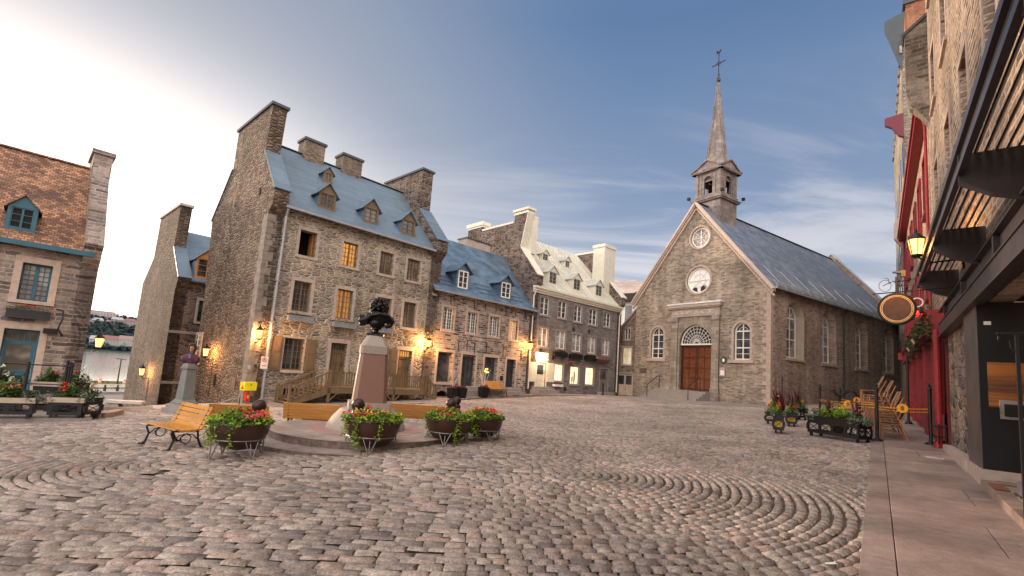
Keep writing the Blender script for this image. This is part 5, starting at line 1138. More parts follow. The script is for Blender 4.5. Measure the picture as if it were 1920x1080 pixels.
        # pediment
        t2.poly([(-be-.28, -be-.16, 16.56), (be+.28, -be-.16, 16.56), (be+.28, -be-.16, 16.68), (0, -be-.16, 17.36), (-be-.28, -be-.16, 16.68)], (0, .9, 0)); t2.box(-be-.3, be+.3, -be-.24, -be+.1, 16.50, 16.60)
        for sx in (-1, 1): t2.beam((sx*(be+.36), -be-.14, 16.66), (0, -be-.14, 17.42), .26, .09)
        q.add(t2.v, t2.f, Mx)
    bf = b.part('belfry', q, S)
    q = MB(); q.lathe([(.02, 15.55), (.10, 15.52), (.17, 15.3), (.2, 15.1), (.28, 14.98)], 16, (XC, yc)); q.tube([(XC, yc-.9, 15.6), (XC, yc+.9, 15.6)], .04, 6); b.part('bell', q, plain('bell_bronze', (.40, .17, .12), .5, .5), bf)
    q = MB(); n = 8; q.lathe([(1.06, 17.0), (.98, 17.35), (.80, 17.6), (.74, 17.95), (.045, 24.4)], n, (XC, yc), math.pi/8); sp_ = b.part('spire', q, S)
    q = MB()
    for j in range(n):
        a = math.pi/8+2*math.pi*j/n; q.beam((XC+.75*math.cos(a), yc+.75*math.sin(a), 17.95), (XC+.05*math.cos(a), yc+.05*math.sin(a), 24.4), .06, .06)
    b.part('spire_rib', q, S, sp_)
    q = MB(); q.lathe([(.06, 24.3), (.16, 24.45), (.18, 24.62), (.10, 24.78), (.05, 24.9), (.09, 25.0), (.10, 25.08), (.03, 25.18)], 12, (XC, yc)); c_ = b.part('spire_finial', q, M_DKGUT)
    q = MB(); q.beam((XC, yc, 25.1), (XC, yc, 26.85), .05, .05); q.beam((XC-.5, yc, 26.0), (XC+.5, yc, 26.0), .05, .05)
    for sx in (-1, 1): q.ell((XC+sx*.52, yc, 26.0), (.07, .03, .07), 8, 6); q.beam((XC+sx*.05, yc, 26.18), (XC+sx*.2, yc, 26.02), .03, .03); q.beam((XC+sx*.05, yc, 25.82), (XC+sx*.2, yc, 25.98), .03, .03)
    b.part('iron_cross', q, M_BLACK, c_)
    q = MB(); q.poly([(XC-.22, yc-.02, 26.95), (XC-.12, yc-.02, 26.88), (XC+.08, yc-.02, 26.88), (XC+.2, yc-.02, 27.08), (XC+.15, yc-.02, 27.2), (XC+.04, yc-.02, 27.02), (XC-.08, yc-.02, 27.05), (XC-.12, yc-.02, 27.2), (XC-.2, yc-.02, 27.12)], (0, .04, 0)); b.part('weathercock', q, M_BLACK, c_)
    for sx, sy in ((-1, -1), (1, -1), (1, 1)):
        q = MB(); q.beam((XC+sx*(k+.2), yc+sy*(k+.2), 14.33), (XC+sx*(k+.3), yc+sy*(k+.3), 14.55), .03, .03); q.box(XC+sx*(k+.32)-.1, XC+sx*(k+.32)+.1, yc+sy*(k+.32)-.1, yc+sy*(k+.32)+.1, 14.5, 14.7); b.part('floodlight', q, M_BLACK, base)
    # wall signs
    x, z = b.uv(1357, 675.5); q = MB(); q.add([(x+.22*math.cos(6.283*i/20), -.04, z+.27*math.sin(6.283*i/20)) for i in range(20)]+[(x+.22*math.cos(6.283*i/20), -.0, z+.27*math.sin(6.283*i/20)) for i in range(20)], [tuple(range(20))]+[(i, 20+i, 20+(i+1) % 20, (i+1) % 20) for i in range(20)]); w = b.part('oval_sign', q, plain('dark_green_enamel', (.015, .06, .045), .4)); q = MB(); q.ell((x, -.045, z), (.09, .01, .13)); b.part('crest', q, M_WHITE, w)
    x, z = b.uv(1356, 698); q = MB(); q.box(x-.2, x+.2, -.12, .0, z-.28, z+.2); q.poly([(x-.24, -.14, z+.2), (x+.24, -.14, z+.2), (x, -.14, z+.34)], (0, .14, 0)); w = b.part('notice_box', q, M_TRIMP); q = MB(); q.box(x-.13, x+.13, -.13, -.12, z-.2, z+.12); b.part('notice', q, M_WHITE, w)
    x0, x1, z0, z1 = b.pxrect((1200, 690), (1212, 698)); q = MB(); q.box(x0, x1, -.04, -.0, z0-.05, z1); b.part('bronze_plaque', q, plain('bronze', (.16, .12, .10), .5, .4))
    return b
CH = church()
def annex():
    W0 = CH.W(-2.1, .35); W0 = CH.W(0, .35); b = Bld('church_annex', 'low stone annex with sloping roof and pale double door beside the church', 'annex', W0, R(-56), -1.15)
    x0 = b.uv(1143.5, 700)[0]; zL = b.uv(1142, 643)[1]; zR = b.uv(1200, 574)[1]; xR = b.uv(1200, 574)[0]; zb = -1.7; zr0 = zL+(zR-zL)*(0-x0)/(xR-x0)
    dr = b.pxrect((1156.7, 699), (1185.0, 742.5)); w1 = b.pxrect((1167.7, 651.7), (1183, 683.8)); w2 = b.pxrect((1171.5, 615.6), (1181, 637))
    b.wall('front_wall', [(x0, zb), (.3, zb), (.3, zr0), (x0, zL)], [rect(*r) for r in (dr, w1, w2)], M_AN, .3, thick=6)
    window(b, w1, M_WHITE, emit('soft_lit_blind', (1, .75, .45), .25, (.4, .35, .28)), sur=M_TRIMP, nx=1, nz=1, bar=.62, sw=.1, y=.06); window(b, w2, M_WHITE, M_GLASS, sur=M_TRIMP, nx=1, nz=2, sw=.1, y=.06)
    door(b, dr, plain('pinkish_beige_paint', (.52, .42, .35), .55), leaves=2, transom=0, glassfrac=.5, panels=1, sur=M_TRIMP, sw=.07, y=.05)
    q = MB(); q.beam((x0-.25, -.12, zL-.25+.1), (.3, -.12, zr0+.1), .5, .1); q.beam((x0-.15, -.04, zL-.35), (.3, -.04, zr0-.08), .1, .1); b.part('raking_cornice', q, M_TRIMP)
    q = MB(); q.add([(x0-.25, 0, zL-.1), (.3, 0, zr0+.12), (.3, 6.2, zr0+.12), (x0-.25, 6.2, zL-.1)], [(0, 1, 2, 3)]); b.part('roof', q, M_CHROOF)
    a, c, d, e = b.pxrect((1143.5, 704), (1153, 714)); q = MB(); q.box(a+.1, c, -.04, -.0, d, e); b.part('plaque', q, plain('brown_plaque', (.10, .04, .03), .5))
annex()
# ---- dark-roofed modern house behind
def back_house():
    p = at(1186, 700, 56); b = Bld('modern_house', 'white walled house with flat black roof behind the church annex', 'house', p, R(-40), -1.5)
    a, c, d, e = b.pxrect((1160, 578), (1225, 640)); z1 = b.uv(1175, 552)[1]; q = MB(); q.box(a-3, c+3, 0, 8, -3, z1-.9); b.part('wall', q, M_WHITE); q = MB(); q.box(a-3.4, c+3.4, -.7, 8.5, z1-.9, z1); b.part('roof', q, M_BLACK)
    a, c, d, e = b.pxrect((1173, 573), (1184, 602)); q = MB(); q.box(a, c, -.05, -.01, d, e); b.part('window', q, M_GLASS)
back_house()
def rock_hill():
    c = at(1190, 600, 120); mb = MB(); rg = random.Random(8); n = 26; H = .228*120*.86
    for i in range(n+1):
        for j in range(n+1):
            x, y = (i/n-.5)*60, (j/n-.5)*60; r_ = math.hypot(x*.7, y)/30; h = max(0, 1-r_**2.2); mb.v.append((c.x+x, c.y+y, -4+(H+4)*h**.4+rg.uniform(-.5, .5)))
    for i in range(n):
        for j in range(n): a = i*(n+1)+j; mb.f.append((a, a+n+1, a+n+2, a+1))
    tag(mb.build('rock_hill', plain('pink_rock', (.36, .29, .26), .9, var=.3, sc_=.4, bump=.5)), kind='structure')
    for i, (px, py, dist, hh) in enumerate(((1153, 541, 97, 2.6), (1166, 548, 96, 3.4), (1186, 553, 94, 3.0), (1194, 550, 95, 2.8), (1177, 556, 93, 2.2))):
        p = at(px, py, dist); t = thing('conifer' if i < 2 else 'shrub_tree', ['small dark conifer at the left end of the rocky hilltop behind the roofs', 'pointed dark conifer on the rocky hilltop between the left conifer and the yellow green bush', 'small dark bush on the rocky hilltop left of the brightest bush', 'bright yellow green bush on the rocky hilltop next to the church gable', 'low green bush in the middle of the rocky hilltop'][i], 'tree', (p.x, p.y, p.z-hh), 0)
        q = MB(); q.tube([(0, 0, -6), (0, 0, hh*.9)], [.12, .04], 6); q.build('trunk', M_BROWN, t); q = MB()
        for k in range(420):
            u = rg.random(); w_ = (1-u)*(.9 if i < 2 else 1.5)*(1 if i < 2 else 1); a = rg.uniform(0, 6.3); rr = w_*math.sqrt(rg.random()) if i < 2 else 1.3*math.sqrt(max(0, 1-(2*u-1)**2))*rg.uniform(.6, 1.1)
            q.leaf((rr*math.cos(a), rr*math.sin(a), (-1.5 if i < 2 else -1.2)+u*(hh+1.5)), .35, rg, 1)
        q.build('crown', (M_LEAFD, M_LEAFD, M_LEAFD, M_LEAFL, M_LEAF)[i], t)
rock_hill()
# ---- shingle-roofed house at the left edge
def shingle_house():
    p = at(150, 700, 24.0); b = Bld('shingle_roof_house', 'stone house with orange shingle roof and teal blue door at the left edge', 'house', p, R(90-44.5), ground_z(p.x, p.y))
    ZE = b.uv(164, 478)[1]+.04; zb = b.zb-.9; X0 = -11; yr = 3.6; zr = b.uv(172, 318, yr)[1]; YE = -.3; M_ = (zr-ZE)/(yr-YE)
    w = b.pxrect((43.8, 491.3), (87.5, 567)); d_ = b.pxrect((8.5, 614.8), (68, 735)); xd1 = b.uv(76, 620)[0]; zd0 = b.uv(50, 742)[1]; d_ = (d_[0], xd1, zd0, d_[3])
    w3 = (w[0]-3.4, w[1]-3.4, w[2], w[3])
    b.wall('front_wall', [(X0, zb), (0, zb), (0, ZE), (X0, ZE)], [rect(*w), rect(*d_), rect(*w3)], M_B1, .4)
    for r in (w, w3): window(b, r, M_BLUE, M_GLASSW, sur=M_TRIMP, nx=2, nz=7, fw=.06, sw=.2, y=.2, mid=.10)
    dd = door(b, d_, M_BLUE, sur=M_TRIMP, sw=.2, y=.22, transom=.15, glassfrac=.55, panels=1, gm=M_GLASSB)
    x0, x1, z0, z1 = b.pxrect((13, 572), (92, 597), -.2); window_box(b, x0, x1, z1-.38, z1-.1, M_DKGUT, seed=60, flm=M_FRED)
    q = MB(); q.poly([(0, -.0, zb), (0, 7.4, zb), (0, 7.6, ZE), (0, yr+.9, zr+.1), (0, yr-.9, zr+.1), (0, YE-.05, ZE+.15), (0, YE-.05, ZE-.2), (0, 0, ZE-.5)], (-.5, 0, 0)); b.part('gable_wall', q, M_B1)
    c0 = b.uv(172, 320, yr-.7)[0]; c1 = b.uv(210, 300, yr-.7)[0]; zt = b.uv(192, 292, yr-.7)[1]
    q = MB(); q.beam((-.26, YE-.02, ZE+.12), (-.26, yr-.7, zr-.25), .54, .62, (0, 0, 1)); b.part('gable_parapet', q, M_B1)
    q = MB(); q.box(-.56, .06, yr-.85, yr+1.0, zr-1.2, zt); ch = b.part('chimney', q, M_B1); q = MB(); q.box(-.64, .14, yr-.93, yr+1.08, zt+.002, zt+.16); q.box(-.5, .0, yr-.4, yr+.6, zt+.162, zt+.3); b.part('chimney_cap', q, M_B1, ch)
    rf = roof_slab(b, 'roof', X0, -.5, YE, ZE, yr, zr, M_R1ROOF); 
    q = MB(); q.beam((X0, yr, zr+.02), (-.5, yr, zr+.02), .2, .06); b.part('ridge_cap', q, M_R1ROOF, rf)
    g = MB(); g.beam((X0, YE-.05, ZE-.06), (-.2, YE-.05, ZE-.06), .14, .17); 
    b.part('gutter', g, M_BLUE)
    pb = b.pl(7, 427, ZE, M_, YE); xx1 = b.uv(66, 433, pb.y)[0]; za = b.uv(45, 366, pb.y)[1]; dormer(b, pb.x, xx1, pb.y, pb.z, za-.42, za, M_BLUE, M_R1ROOF, M_BLUE, M_DARKIN, ZE, M_, YE, .1, facem=M_BLUE)
    q = MB(); x, z = b.uv(107, 580); q.tube([(x, -.05, z), (x+.15, -.3, z-.05), (x+.17, -.45, z-.35), (x+.1, -.4, z-.7), (x+.25, -.3, z-.95)], .03, 6); x2, z2 = b.uv(95, 621); q.box(x2-.2, x2+.18, -.3, -.02, z2-.09, z2+.09); b.part('iron_bracket', q, M_BLACK)
    # terrace plinth in front of the door
    return b
LH = shingle_house()
def river_house():
    p = at(297, 745, 32.); b = Bld('gabled_river_house', 'tall brown stone house with big gable chimney behind the tall house', 'house', p, R(90-43), -3.6)
    zb = -5.0; g = lambda px, py: b.vz(px, py)
    fe = g(331, 522); cf = g(326.6, 465); ct = g(340.6, 385); cb = g(302.6, 410); cl = g(289, 484); be = g(268.5, 531); bw = g(240, 696)
    ZE = fe[1]; X1 = 9
    pr_ = [(0, zb), (bw[0], zb), (bw[0], bw[1]), (be[0], be[1]), (cl[0], cl[1]), (cb[0], cb[1]), (ct[0], ct[1]), (cf[0], cf[1]+.0), (-.35, ZE), (0, ZE-.7)]
    print('river house', [(round(a, 2), round(c, 2)) for a, c in pr_])
    b.gable('gable_wall', pr_, -.02, .55, M_B5G)
    yr = (cf[0]+cl[0])/2; YE = -.3; zr = b.uv(375, 440, yr)[1]; M_ = (zr-ZE)/(yr-YE); w = [b.pxrect((374, 563), (379, 604))]
    zl = [(2.3, 3.1, .1, 1.5)]; r1 = (w[0][0], w[0][0]+.95, w[0][2], w[0][3]); r2 = (r1[0], r1[1], r1[2]-2.9, r1[3]-2.9)
    b.wall('front_wall', [(0, zb), (X1, zb), (X1, ZE), (0, ZE)], [rect(*r1), rect(*r2)], M_B3D, .3)
    for r in (r1, r2): window(b, r, M_BROWN, M_GLASS, sur=M_TRIM, nx=2, nz=4)
    q = MB(); q.box(0, X1, -.04, -.002, r1[2]-.75, r1[2]-.6); q.box(0, X1, -.04, -.002, r2[2]-.6, r2[2]-.45); b.part('string_course', q, M_TRIMG)
    roof_slab(b, 'roof', .5, X1, YE, ZE, yr, zr, M_R2ROOF, be[0], be[1]); q = MB(); q.box(-.08, .62, min(ct[0], cb[0])-.08, max(ct[0], cb[0])+.08, ct[1]+.002, ct[1]+.14); b.part('chimney_cap', q, M_TRIM)
    q = MB(); q.beam((.28, cf[0], cf[1]+.08), (.28, -.4, ZE+.05), .66, .07); b.part('parapet_coping', q, M_R2ROOF)
    pb = b.pl(364, 520, ZE, M_, YE); dormer(b, pb.x, pb.x+1.15, pb.y, pb.z, pb.z+1.15, pb.z+1.75, M_R2ROOF, M_R2ROOF, plain('ochre_paint', (.50, .22, .06), .55), M_GLASS, ZE, M_, YE, .12)
    return b
RH = river_house()
# ================================================================== THE RIGHT-HAND STREET SIDE
RROT = math.atan2(-SD.y, -SD.x)
def steel_front_house():
    S0, A0 = 20., 1.5; P = SD*S0+AD*A0; zg = -1.2; b = Bld('stone_shop_building', 'high stone building with dark steel shopfront at the right edge', 'building', P, RROT, zg)
    X = lambda s: S0-s; Y = lambda a: a-A0
    red = plain('dull_red_paint', (.28, .03, .035), .5, var=.15)
    wins = []
    for s_ in (18.2, 15.4, 12.6, 9.8, 7.0, 4.2, 1.4):
        for z0, z1 in ((5.3, 7.1), (9.0, 10.8), (12.7, 14.4)): wins.append((X(s_)-.5, X(s_)+.5, z0, z1))
    rec = (X(11.1), X(-3.4), -1.14, 1.74)
    b.wall('front_wall', [(0, -2.2), (24, -2.2), (24, 19), (0, 19)], [rect(*r) for r in wins]+[rect(*rec)], M_R1, .3, thick=6)
    for r in wins: window(b, r, red, M_GLASS, sur=M_TRIMP, nx=1, nz=3, sw=.16, y=.16)
    q = MB(); q.box(X(11.1), 23.9, .3, 4.3, 1.76, 1.8); c_ = b.part('recess_ceiling', q, M_DARKIN); q = MB(); q.box(X(11.1), 23.9, 4.2, 4.3, -1.5, 1.76); b.part('recess_back', q, M_DARKIN)
    pn = plain('charcoal_steel_panel', (.009, .009, .011), .45, .0, var=.25, sc_=1.5, spec=.25); ed = plain('weathered_bronze_panel', (.13, .115, .115), .4, .4, var=.3, sc_=2)
    q = MB(); q.box(X(12.55), X(11.1)+.012, Y(1.36), Y(1.36)+2.9, -.98, 1.74); e_ = b.part('entry_panel', q, pn); q = MB(); q.box(X(12.54), X(11.1)+.008, Y(1.36)-.012, Y(1.36)-.001, -.98, 1.74); b.part('jamb_plate', q, ed, e_)
    q = MB(); q.box(X(12.6), X(11.1)+.035, Y(1.33), Y(1.33)+2.9, -1.45, -.985); b.part('granite_plinth', q, M_TRIMP, e_)
    f = lambda px, py: b.vz(px, py, X(11.1))
    y0, z1 = f(1850, 679); y1, z0 = f(1920, 767); y1 = y0+.95; cm = plain('copper_painted_reflections', (1.0, .40, .12), .25, .85, sc_=1.6, grain=(1, .12, 5.), c2=(.22, .11, .08))  # orange and dark bands paint streaky reflections into the plate's colour
    q = MB(); q.box(X(11.1)+.013, X(11.1)+.022, y0, y1, z0, z1); b.part('copper_plate', q, cm, e_)
    ya, za = f(1873, 750); q = MB(); q.box(X(11.1)+.023, X(11.1)+.05, ya, ya+.6, za-.30, za); b.part('steel_slot_frame', q, plain('steel', (.5, .45, .42), .3, .9), e_); q = MB(); q.box(X(11.1)+.0505, X(11.1)+.055, ya+.05, ya+.55, za-.26, za-.06); b.part('slot', q, M_DARKIN, e_)
    ya, za = f(1850, 606); q = MB(); q.box(X(11.1)+.0125, X(11.1)+.017, ya-.04, ya+.05, za-.03, za+.03); b.part('sticker', q, M_WHITE, e_)
    q = MB(); q.box(X(16.5), X(12.6), Y(1.30), Y(1.49), -1.5, -.98); b.part('granite_plinth', q, M_TRIMP)
    q = MB(); q.box(X(16.45), X(12.56), -.03, .02, -.975, 1.72); b.part('rubble_pier', q, M_PIER)
    q = MB(); q.lathe([(.09, 1.745), (.09, 1.758)], 12, (X(9.2), 1.4)); b.part('ceiling_spotlight', q, emit('warm_spot', (1, .65, .2), 6), c_)
    l = bpy.data.lights.new('spot_glow', 'POINT'); l.energy = 12; l.color = (1, .6, .3); l.shadow_soft_size = .1; lo = bpy.data.objects.new('spot_glow', l); col.objects.link(lo); lo.parent = b.root; lo.location = (X(9.2), 1.4, 1.6-zg)
    return b, X, Y
SB, SX, SY = steel_front_house()
def awning():
    b = SB; o = thing('steel_awning', 'dark steel pergola awning with sloping brackets on the right stone wall', 'awning', (*b.P, b.zb), RROT)
    X, Y = SX, SY; stl = plain('dark_steel', (.06, .052, .056), .42, .35, var=.25)
    P = lambda nm, mb, par=None, m=stl: mb.build(nm, m, par or o, zoff=b.zb)
    s0, s1 = 1.5, 14.6
    q = MB(); x0, x1 = X(s1), X(s0)
    q.box(x0, x1, Y(.825), Y(.835), 2.76, 2.96); P('outer_beam', q); q = MB(); q.box(x0, x1, Y(.78), Y(.84), 2.962, 3.06); P('outer_rail', q); q = MB(); q.box(x0, x1, Y(.785), Y(.845), 2.68, 2.758); P('outer_rail', q)
    x0 = X(16.4); q = MB(); q.box(x0, x1, Y(1.36), Y(1.38), 2.06, 2.34); q.box(x0, x1, Y(1.28), Y(1.46), 2.342, 2.37); q.box(x0, x1, Y(1.28), Y(1.46), 2.03, 2.058); P('wall_beam', q)
    q = MB(); q.box(x0, x1, Y(1.30), Y(1.36), 1.74, 2.028); q.box(x0, x1, Y(1.26), Y(1.44), 1.70, 1.738); P('soffit_beam', q)
    for s_ in (4.2, 7.4, 10.6, 13.9):
        q = MB(); x = X(s_); q.poly([(x, Y(.80), 2.60), (x, Y(1.08), 2.42), (x, Y(1.36), 2.30), (x, Y(1.45), 2.30), (x, Y(1.45), 2.93), (x, Y(.80), 2.93)], (.03, 0, 0))
        q.beam((x+.015, Y(.80), 2.59), (x+.015, Y(1.08), 2.41), .12, .02); q.beam((x+.015, Y(1.08), 2.41), (x+.015, Y(1.45), 2.29), .12, .02); P('bracket', q)
        for k in range(5): pass
    for k in range(6):
        q = MB(); a = .88+.09*k; q.beam((X(s1), Y(a), 2.98), (X(s0), Y(a), 2.98), .018, .10, (0, .55, 1)); P('louvre', q)
    q = MB()
    for s_ in (5.8, 9, 12.2, 15.2): q.box(X(s_)-.05, X(s_)+.05, Y(1.29), Y(1.45), 2.059, 2.341)
    P('beam_stiffener', q)
awning()
def red_house():
    S0, A0 = 37., 1.5; P = SD*S0+AD*A0; b = Bld('red_trimmed_building', 'stone building with red gutter, red window frames and red shopfront on the right', 'building', P, RROT, -1.0)
    X = lambda s: S0-s; Y = lambda a: a-A0
    red = plain('bright_red_paint', (.26, .017, .022), .5, var=.3, sc_=5, bump=.15); dred = plain('deep_red_panel', (.12, .014, .018), .45, var=.2)
    wins = []
    for s_ in (21.6, 24.4, 27.2, 30., 32.8, 35.4):
        for z0, z1 in ((6.6, 8.6), (3.6, 5.4)): wins.append((X(s_)-.5, X(s_)+.5, z0, z1))
    shop0 = X(33.5)
    b.wall('front_wall', [(0, -2.2), (17, -2.2), (17, 9.8), (0, 9.8)], [rect(*r) for r in wins]+[rect(shop0, 16.9, -1.4, 2.0)], M_R1, .3, thick=7)
    for r in wins:
        w = window(b, r, red, M_GLASS, sur=red, nx=1, nz=3, sw=.13, y=.06, proud=.07)
    q = MB(); q.box(0, 17.1, Y(1.18), Y(1.49), 9.66, 9.95); q.box(0, 17.1, Y(1.12), Y(1.18), 9.86, 10.0); b.part('gutter', q, red)
    q = MB(); x = X(20.3); q.tube([(x, Y(1.35), 9.7), (x, Y(1.42), 9.3), (x, Y(1.42), 3.0)], .045, 8); b.part('downpipe', q, red)
    q = MB(); q.tube([(X(36.6), Y(1.42), 9.7), (X(36.6), Y(1.42), -1)], .06, 8); b.part('downpipe', q, red)
    q = MB(); q.add([(0, Y(1.15), 9.98), (17.1, Y(1.15), 9.98), (17.1, 5, 14.5), (0, 5, 14.5)], [(0, 1, 2, 3)]); b.part('roof', q, M_CHROOF)
    # near gable parapet with corbel
    q = MB(); q.poly([(17.0, Y(.92), 10.3), (17.0, Y(.92), 12.3), (17.0, 4.6, 16.6), (17.0, 4.6, 9.0), (17.0, Y(1.5), 9.0), (17., Y(1.3), 9.4), (17., Y(1.02), 9.75)], (.45, 0, 0)); b.part('gable_parapet', q, M_AN)
    q = MB(); q.beam((17.22, Y(.86), 12.32), (17.22, 4.6, 16.7), .56, .09); b.part('parapet_coping', q, M_TEALCOP)
    q = MB(); q.poly([(-.1, Y(.98), 9.9), (-.1, Y(.98), 10.9), (-.1, 4.6, 15.2), (-.1, 4.6, 9.0), (-.1, Y(1.5), 9.0), (-.1, Y(1.3), 9.4)], (.4, 0, 0)); b.part('gable_parapet', q, M_TRIMP)
    # shopfront below
    q = MB(); x0, x1 = shop0-.2, X(18.0)
    q.box(x0, x1, Y(1.08), Y(1.5), 2.55, 2.68); q.box(x0, x1, Y(1.18), Y(1.5), 2.12, 2.548); q.box(x0, x1, Y(1.10), Y(1.5), 2.0, 2.118); q.box(x0-.25, x0+.3, Y(.95), Y(1.5), 2.25, 2.62); b.part('shop_fascia', q, red)
    x1 = X(16.6); q = MB(); q.box(x0, x1, Y(1.32), Y(1.36), -.9, -.25); q.box(x0, x1, Y(1.42), Y(1.5), -1.5, 2.0); b.part('shop_panel', q, dred)
    for s_ in (17.0, 17.45, 20.6, 21.2, 24.2, 24.8, 27.8, 28.4, 31.2, 33.3):
        q = MB(); x = X(s_); a = 1.27; q.box(x-.09, x+.09, Y(a), Y(a)+.12, -1.05, 1.99); q.box(x-.13, x+.13, Y(a)-.03, Y(a)+.12, -1.5, -.9); q.box(x-.05, x+.05, Y(a)-.02, Y(a), -.8, 1.8); q.box(x-.13, x+.13, Y(a)-.04, Y(a)+.12, 1.75, 1.985); b.part('shop_pilaster', q, red)
    for s0, s1 in ((17.6, 20.4), (21.4, 24.), (25., 27.6), (28.6, 31.)):
        q = MB(); q.box(X(s1), X(s0), Y(1.36), Y(1.38), -.2, 1.9); w = b.part('shop_window', q, M_GLASS); q = MB(); q.box(X(s1), X(s0), Y(1.31), Y(1.40), -.26, -.201); q.box((X(s0)+X(s1))/2-.04, (X(s0)+X(s1))/2+.04, Y(1.32), Y(1.358), -.2, 1.9); b.part('frame', q, red, w)
    # clutter under the fascia: branches, small lit boxes
    q = MB(); rg = random.Random(4)
    for i in range(420): q.leaf((rg.uniform(X(26), X(17)), Y(rg.uniform(.92, 1.25)), 2.15+rg.gauss(0, .22)), .17, rg, 1)
    b.part('garland', q, M_LEAFD)['kind'] = 'stuff'
    q = MB(); q.ell((X(18.4), Y(.95), 2.62), (.09, .09, .09)); b.part('red_light', q, emit('red_lamp', (1, .02, .01), 5))
    for px, py in ((1737, 632), (1718, 657)):
        s_ = 19.5 if px > 1730 else 22.5; q = MB(); Mx = Matrix.Translation((X(s_), Y(.98), 1.92)) @ Matrix.Rotation(.5, 4, 'X'); q.box(-.32, .32, -.06, .06, -.11, .11, Mx); w = b.part('hanging_light_box', q, M_BLACK); q = MB(); q.box(-.27, .27, -.075, -.061, -.07, .07, Mx); b.part('lit_face', q, plain('pale_yellow_sheet', (.62, .50, .25), .6), w)
    q = MB(); q.poly([(X(18.0), Y(.88), 2.5+.0), (X(18.0), Y(.88)+.0, 2.5)], (0, .01, 0)) if 0 else q.tube([(X(18.2)+.0, Y(.98)-.13*math.cos(a)-.0, 2.92+.13*math.sin(a)) for a in [math.pi*(.25+1.5*i/10) for i in range(11)]], .022, 6); b.part('letter_c', q, M_WHITE)
    q = MB()
    for i in range(60): pass
    q.tube([(X(16.75), Y(1.27), -1.22), (X(16.75), Y(1.27), 1.95)], .075, 10); q.tube([(X(16.7), Y(1.24), -1.22), (X(16.7), Y(1.24), -.95)], .10, 10); b.part('downpipe', q, red)
    q = MB()
    for dz in (-.55, -.8): q.tube([(X(16.6), Y(1.08), dz), (X(16.6), Y(1.42), dz)], .02, 6); q.tube([(X(17.1), Y(1.08), dz), (X(16.6), Y(1.08), dz)], .02, 6)
    for a in (1.1, 1.24, 1.38): q.tube([(X(16.58), Y(a), -.5), (X(16.58), Y(a), -1.0)], .018, 6)
    b.part('pipe_guard', q, M_BLACK)
    return b
RDH = red_house()
def far_tall_house():
    S0, A0 = 56., 1.6; P = SD*S0+AD*A0; b = Bld('tall_brick_building', 'tallest stone and brick building with dark cornice at the far end of the right street', 'building', P, RROT, -.8)
    q = MB(); q.box(0, 18.8, 0, 8, -1.5, 23.0); b.part('wall', q, M_B2)
    q = MB(); q.box(0, 18.8, .25, 8, 23.0, 25.6); b.part('attic', q, masonry('orange_brick', [(0, (.30, .10, .05)), (1, (.48, .20, .11))], (.4, .3, .22), brick=(.5, .16, .02)))
    q = MB(); q.box(-.2, 19.0, -.10, 8, 22.7, 23.1); q.poly([(18.4, 0, 21.2), (18.4, -.86, 24.3), (18.4, -.86, 24.75), (18.4, .2, 25.1)], (.5, 0, 0)); b.part('cornice', q, M_TEALCOP)
    for i in range(14): q = MB(); x = 18.9-i*1.3; q.box(x-.12, x+.12, -.12, -.005, 22.2, 22.69); b.part('cornice_bracket', q, M_TRIM)
    q = MB(); q.box(0, 18.9, .1, 8, 25.602, 25.9); b.part('parapet_coping', q, M_TEALCOP)
    q = MB(); q.poly([(18.5, -.95, 17.6), (18.5, -.95, 18.05), (18.5, 0, 18.2), (18.5, 0, 16.6), (18.5, -.25, 16.75), (18.5, -.6, 17.35)], (.3, 0, 0)); b.part('red_corbel', q, plain('wine_red_paint', (.14, .012, .03), .45))
    for s_ in range(5):
        for z in (3, 7, 11, 15): q = MB(); x = 16.5-s_*3; q.box(x-.6, x+.6, -.03, -.004, z, z+2); b.part('window', q, M_GLASS)
far_tall_house()
# ================================================================== LANTERNS
lan_glow = emit('lantern_glow', (1.0, .42, .09), 3.2)
lan_core = emit('lantern_hot_glow', (1.0, .62, .25), 40)
def lantern(name, label, loc, wall=None, s_=1., hang=False, arm_dir=None, energy=60, pole=None, group='lit wall lanterns'):
    o = thing(name, label, 'lantern', loc, 0, group); r = .15*s_; h = .32*s_
    q = MB(); n = 6; q.lathe([(r*.62, 0), (r, h)], n); 
    g = q.build('lamp_glass', lan_glow, o)
    q = MB(); q.lathe([(r*1.18, h), (r*1.05, h+.04*s_), (r*.45, h+.13*s_), (r*.2, h+.16*s_), (r*.22, h+.21*s_), (.01, h+.25*s_)], n); q.build('lamp_cap', M_BLACK, o)
    q = MB(); q.lathe([(r*.3, -.07*s_), (r*.72, -.03*s_), (r*.72, -.002)], n)
    for j in range(n): a = 2*math.pi*j/n; q.beam((r*.66*math.cos(a), r*.66*math.sin(a), -.0), (r*1.03*math.cos(a), r*1.03*math.sin(a), h), .016*s_, .016*s_)
    q.build('lamp_frame', M_BLACK, o)
    if arm_dir is not None:
        d = Vector(arm_dir); q = MB(); q.tube([(0, 0, -.05*s_), (d.x*.3, d.y*.3, -.2*s_), (d.x, d.y, -.16*s_)], .018, 6); q.tube([(d.x, d.y, -.35), (d.x, d.y, .1)], .022, 6); q.build('arm', M_BLACK, o)
    if pole: q = MB(); q.tube([(arm_dir[0]*.96, arm_dir[1]*.96, -.2), (arm_dir[0]*.96, arm_dir[1]*.96, -pole)], .022, 6); q.build('conduit', M_BLACK, o)
    l = bpy.data.lights.new('lantern_light', 'POINT'); l.energy = energy*3.8; l.color = (1, .45, .14); l.shadow_soft_size = .14*s_
    lo = bpy.data.objects.new('lantern_light', l); col.objects.link(lo); lo.parent = o; lo.location = (0, 0, h*.5)
    g.visible_shadow = False
    return o
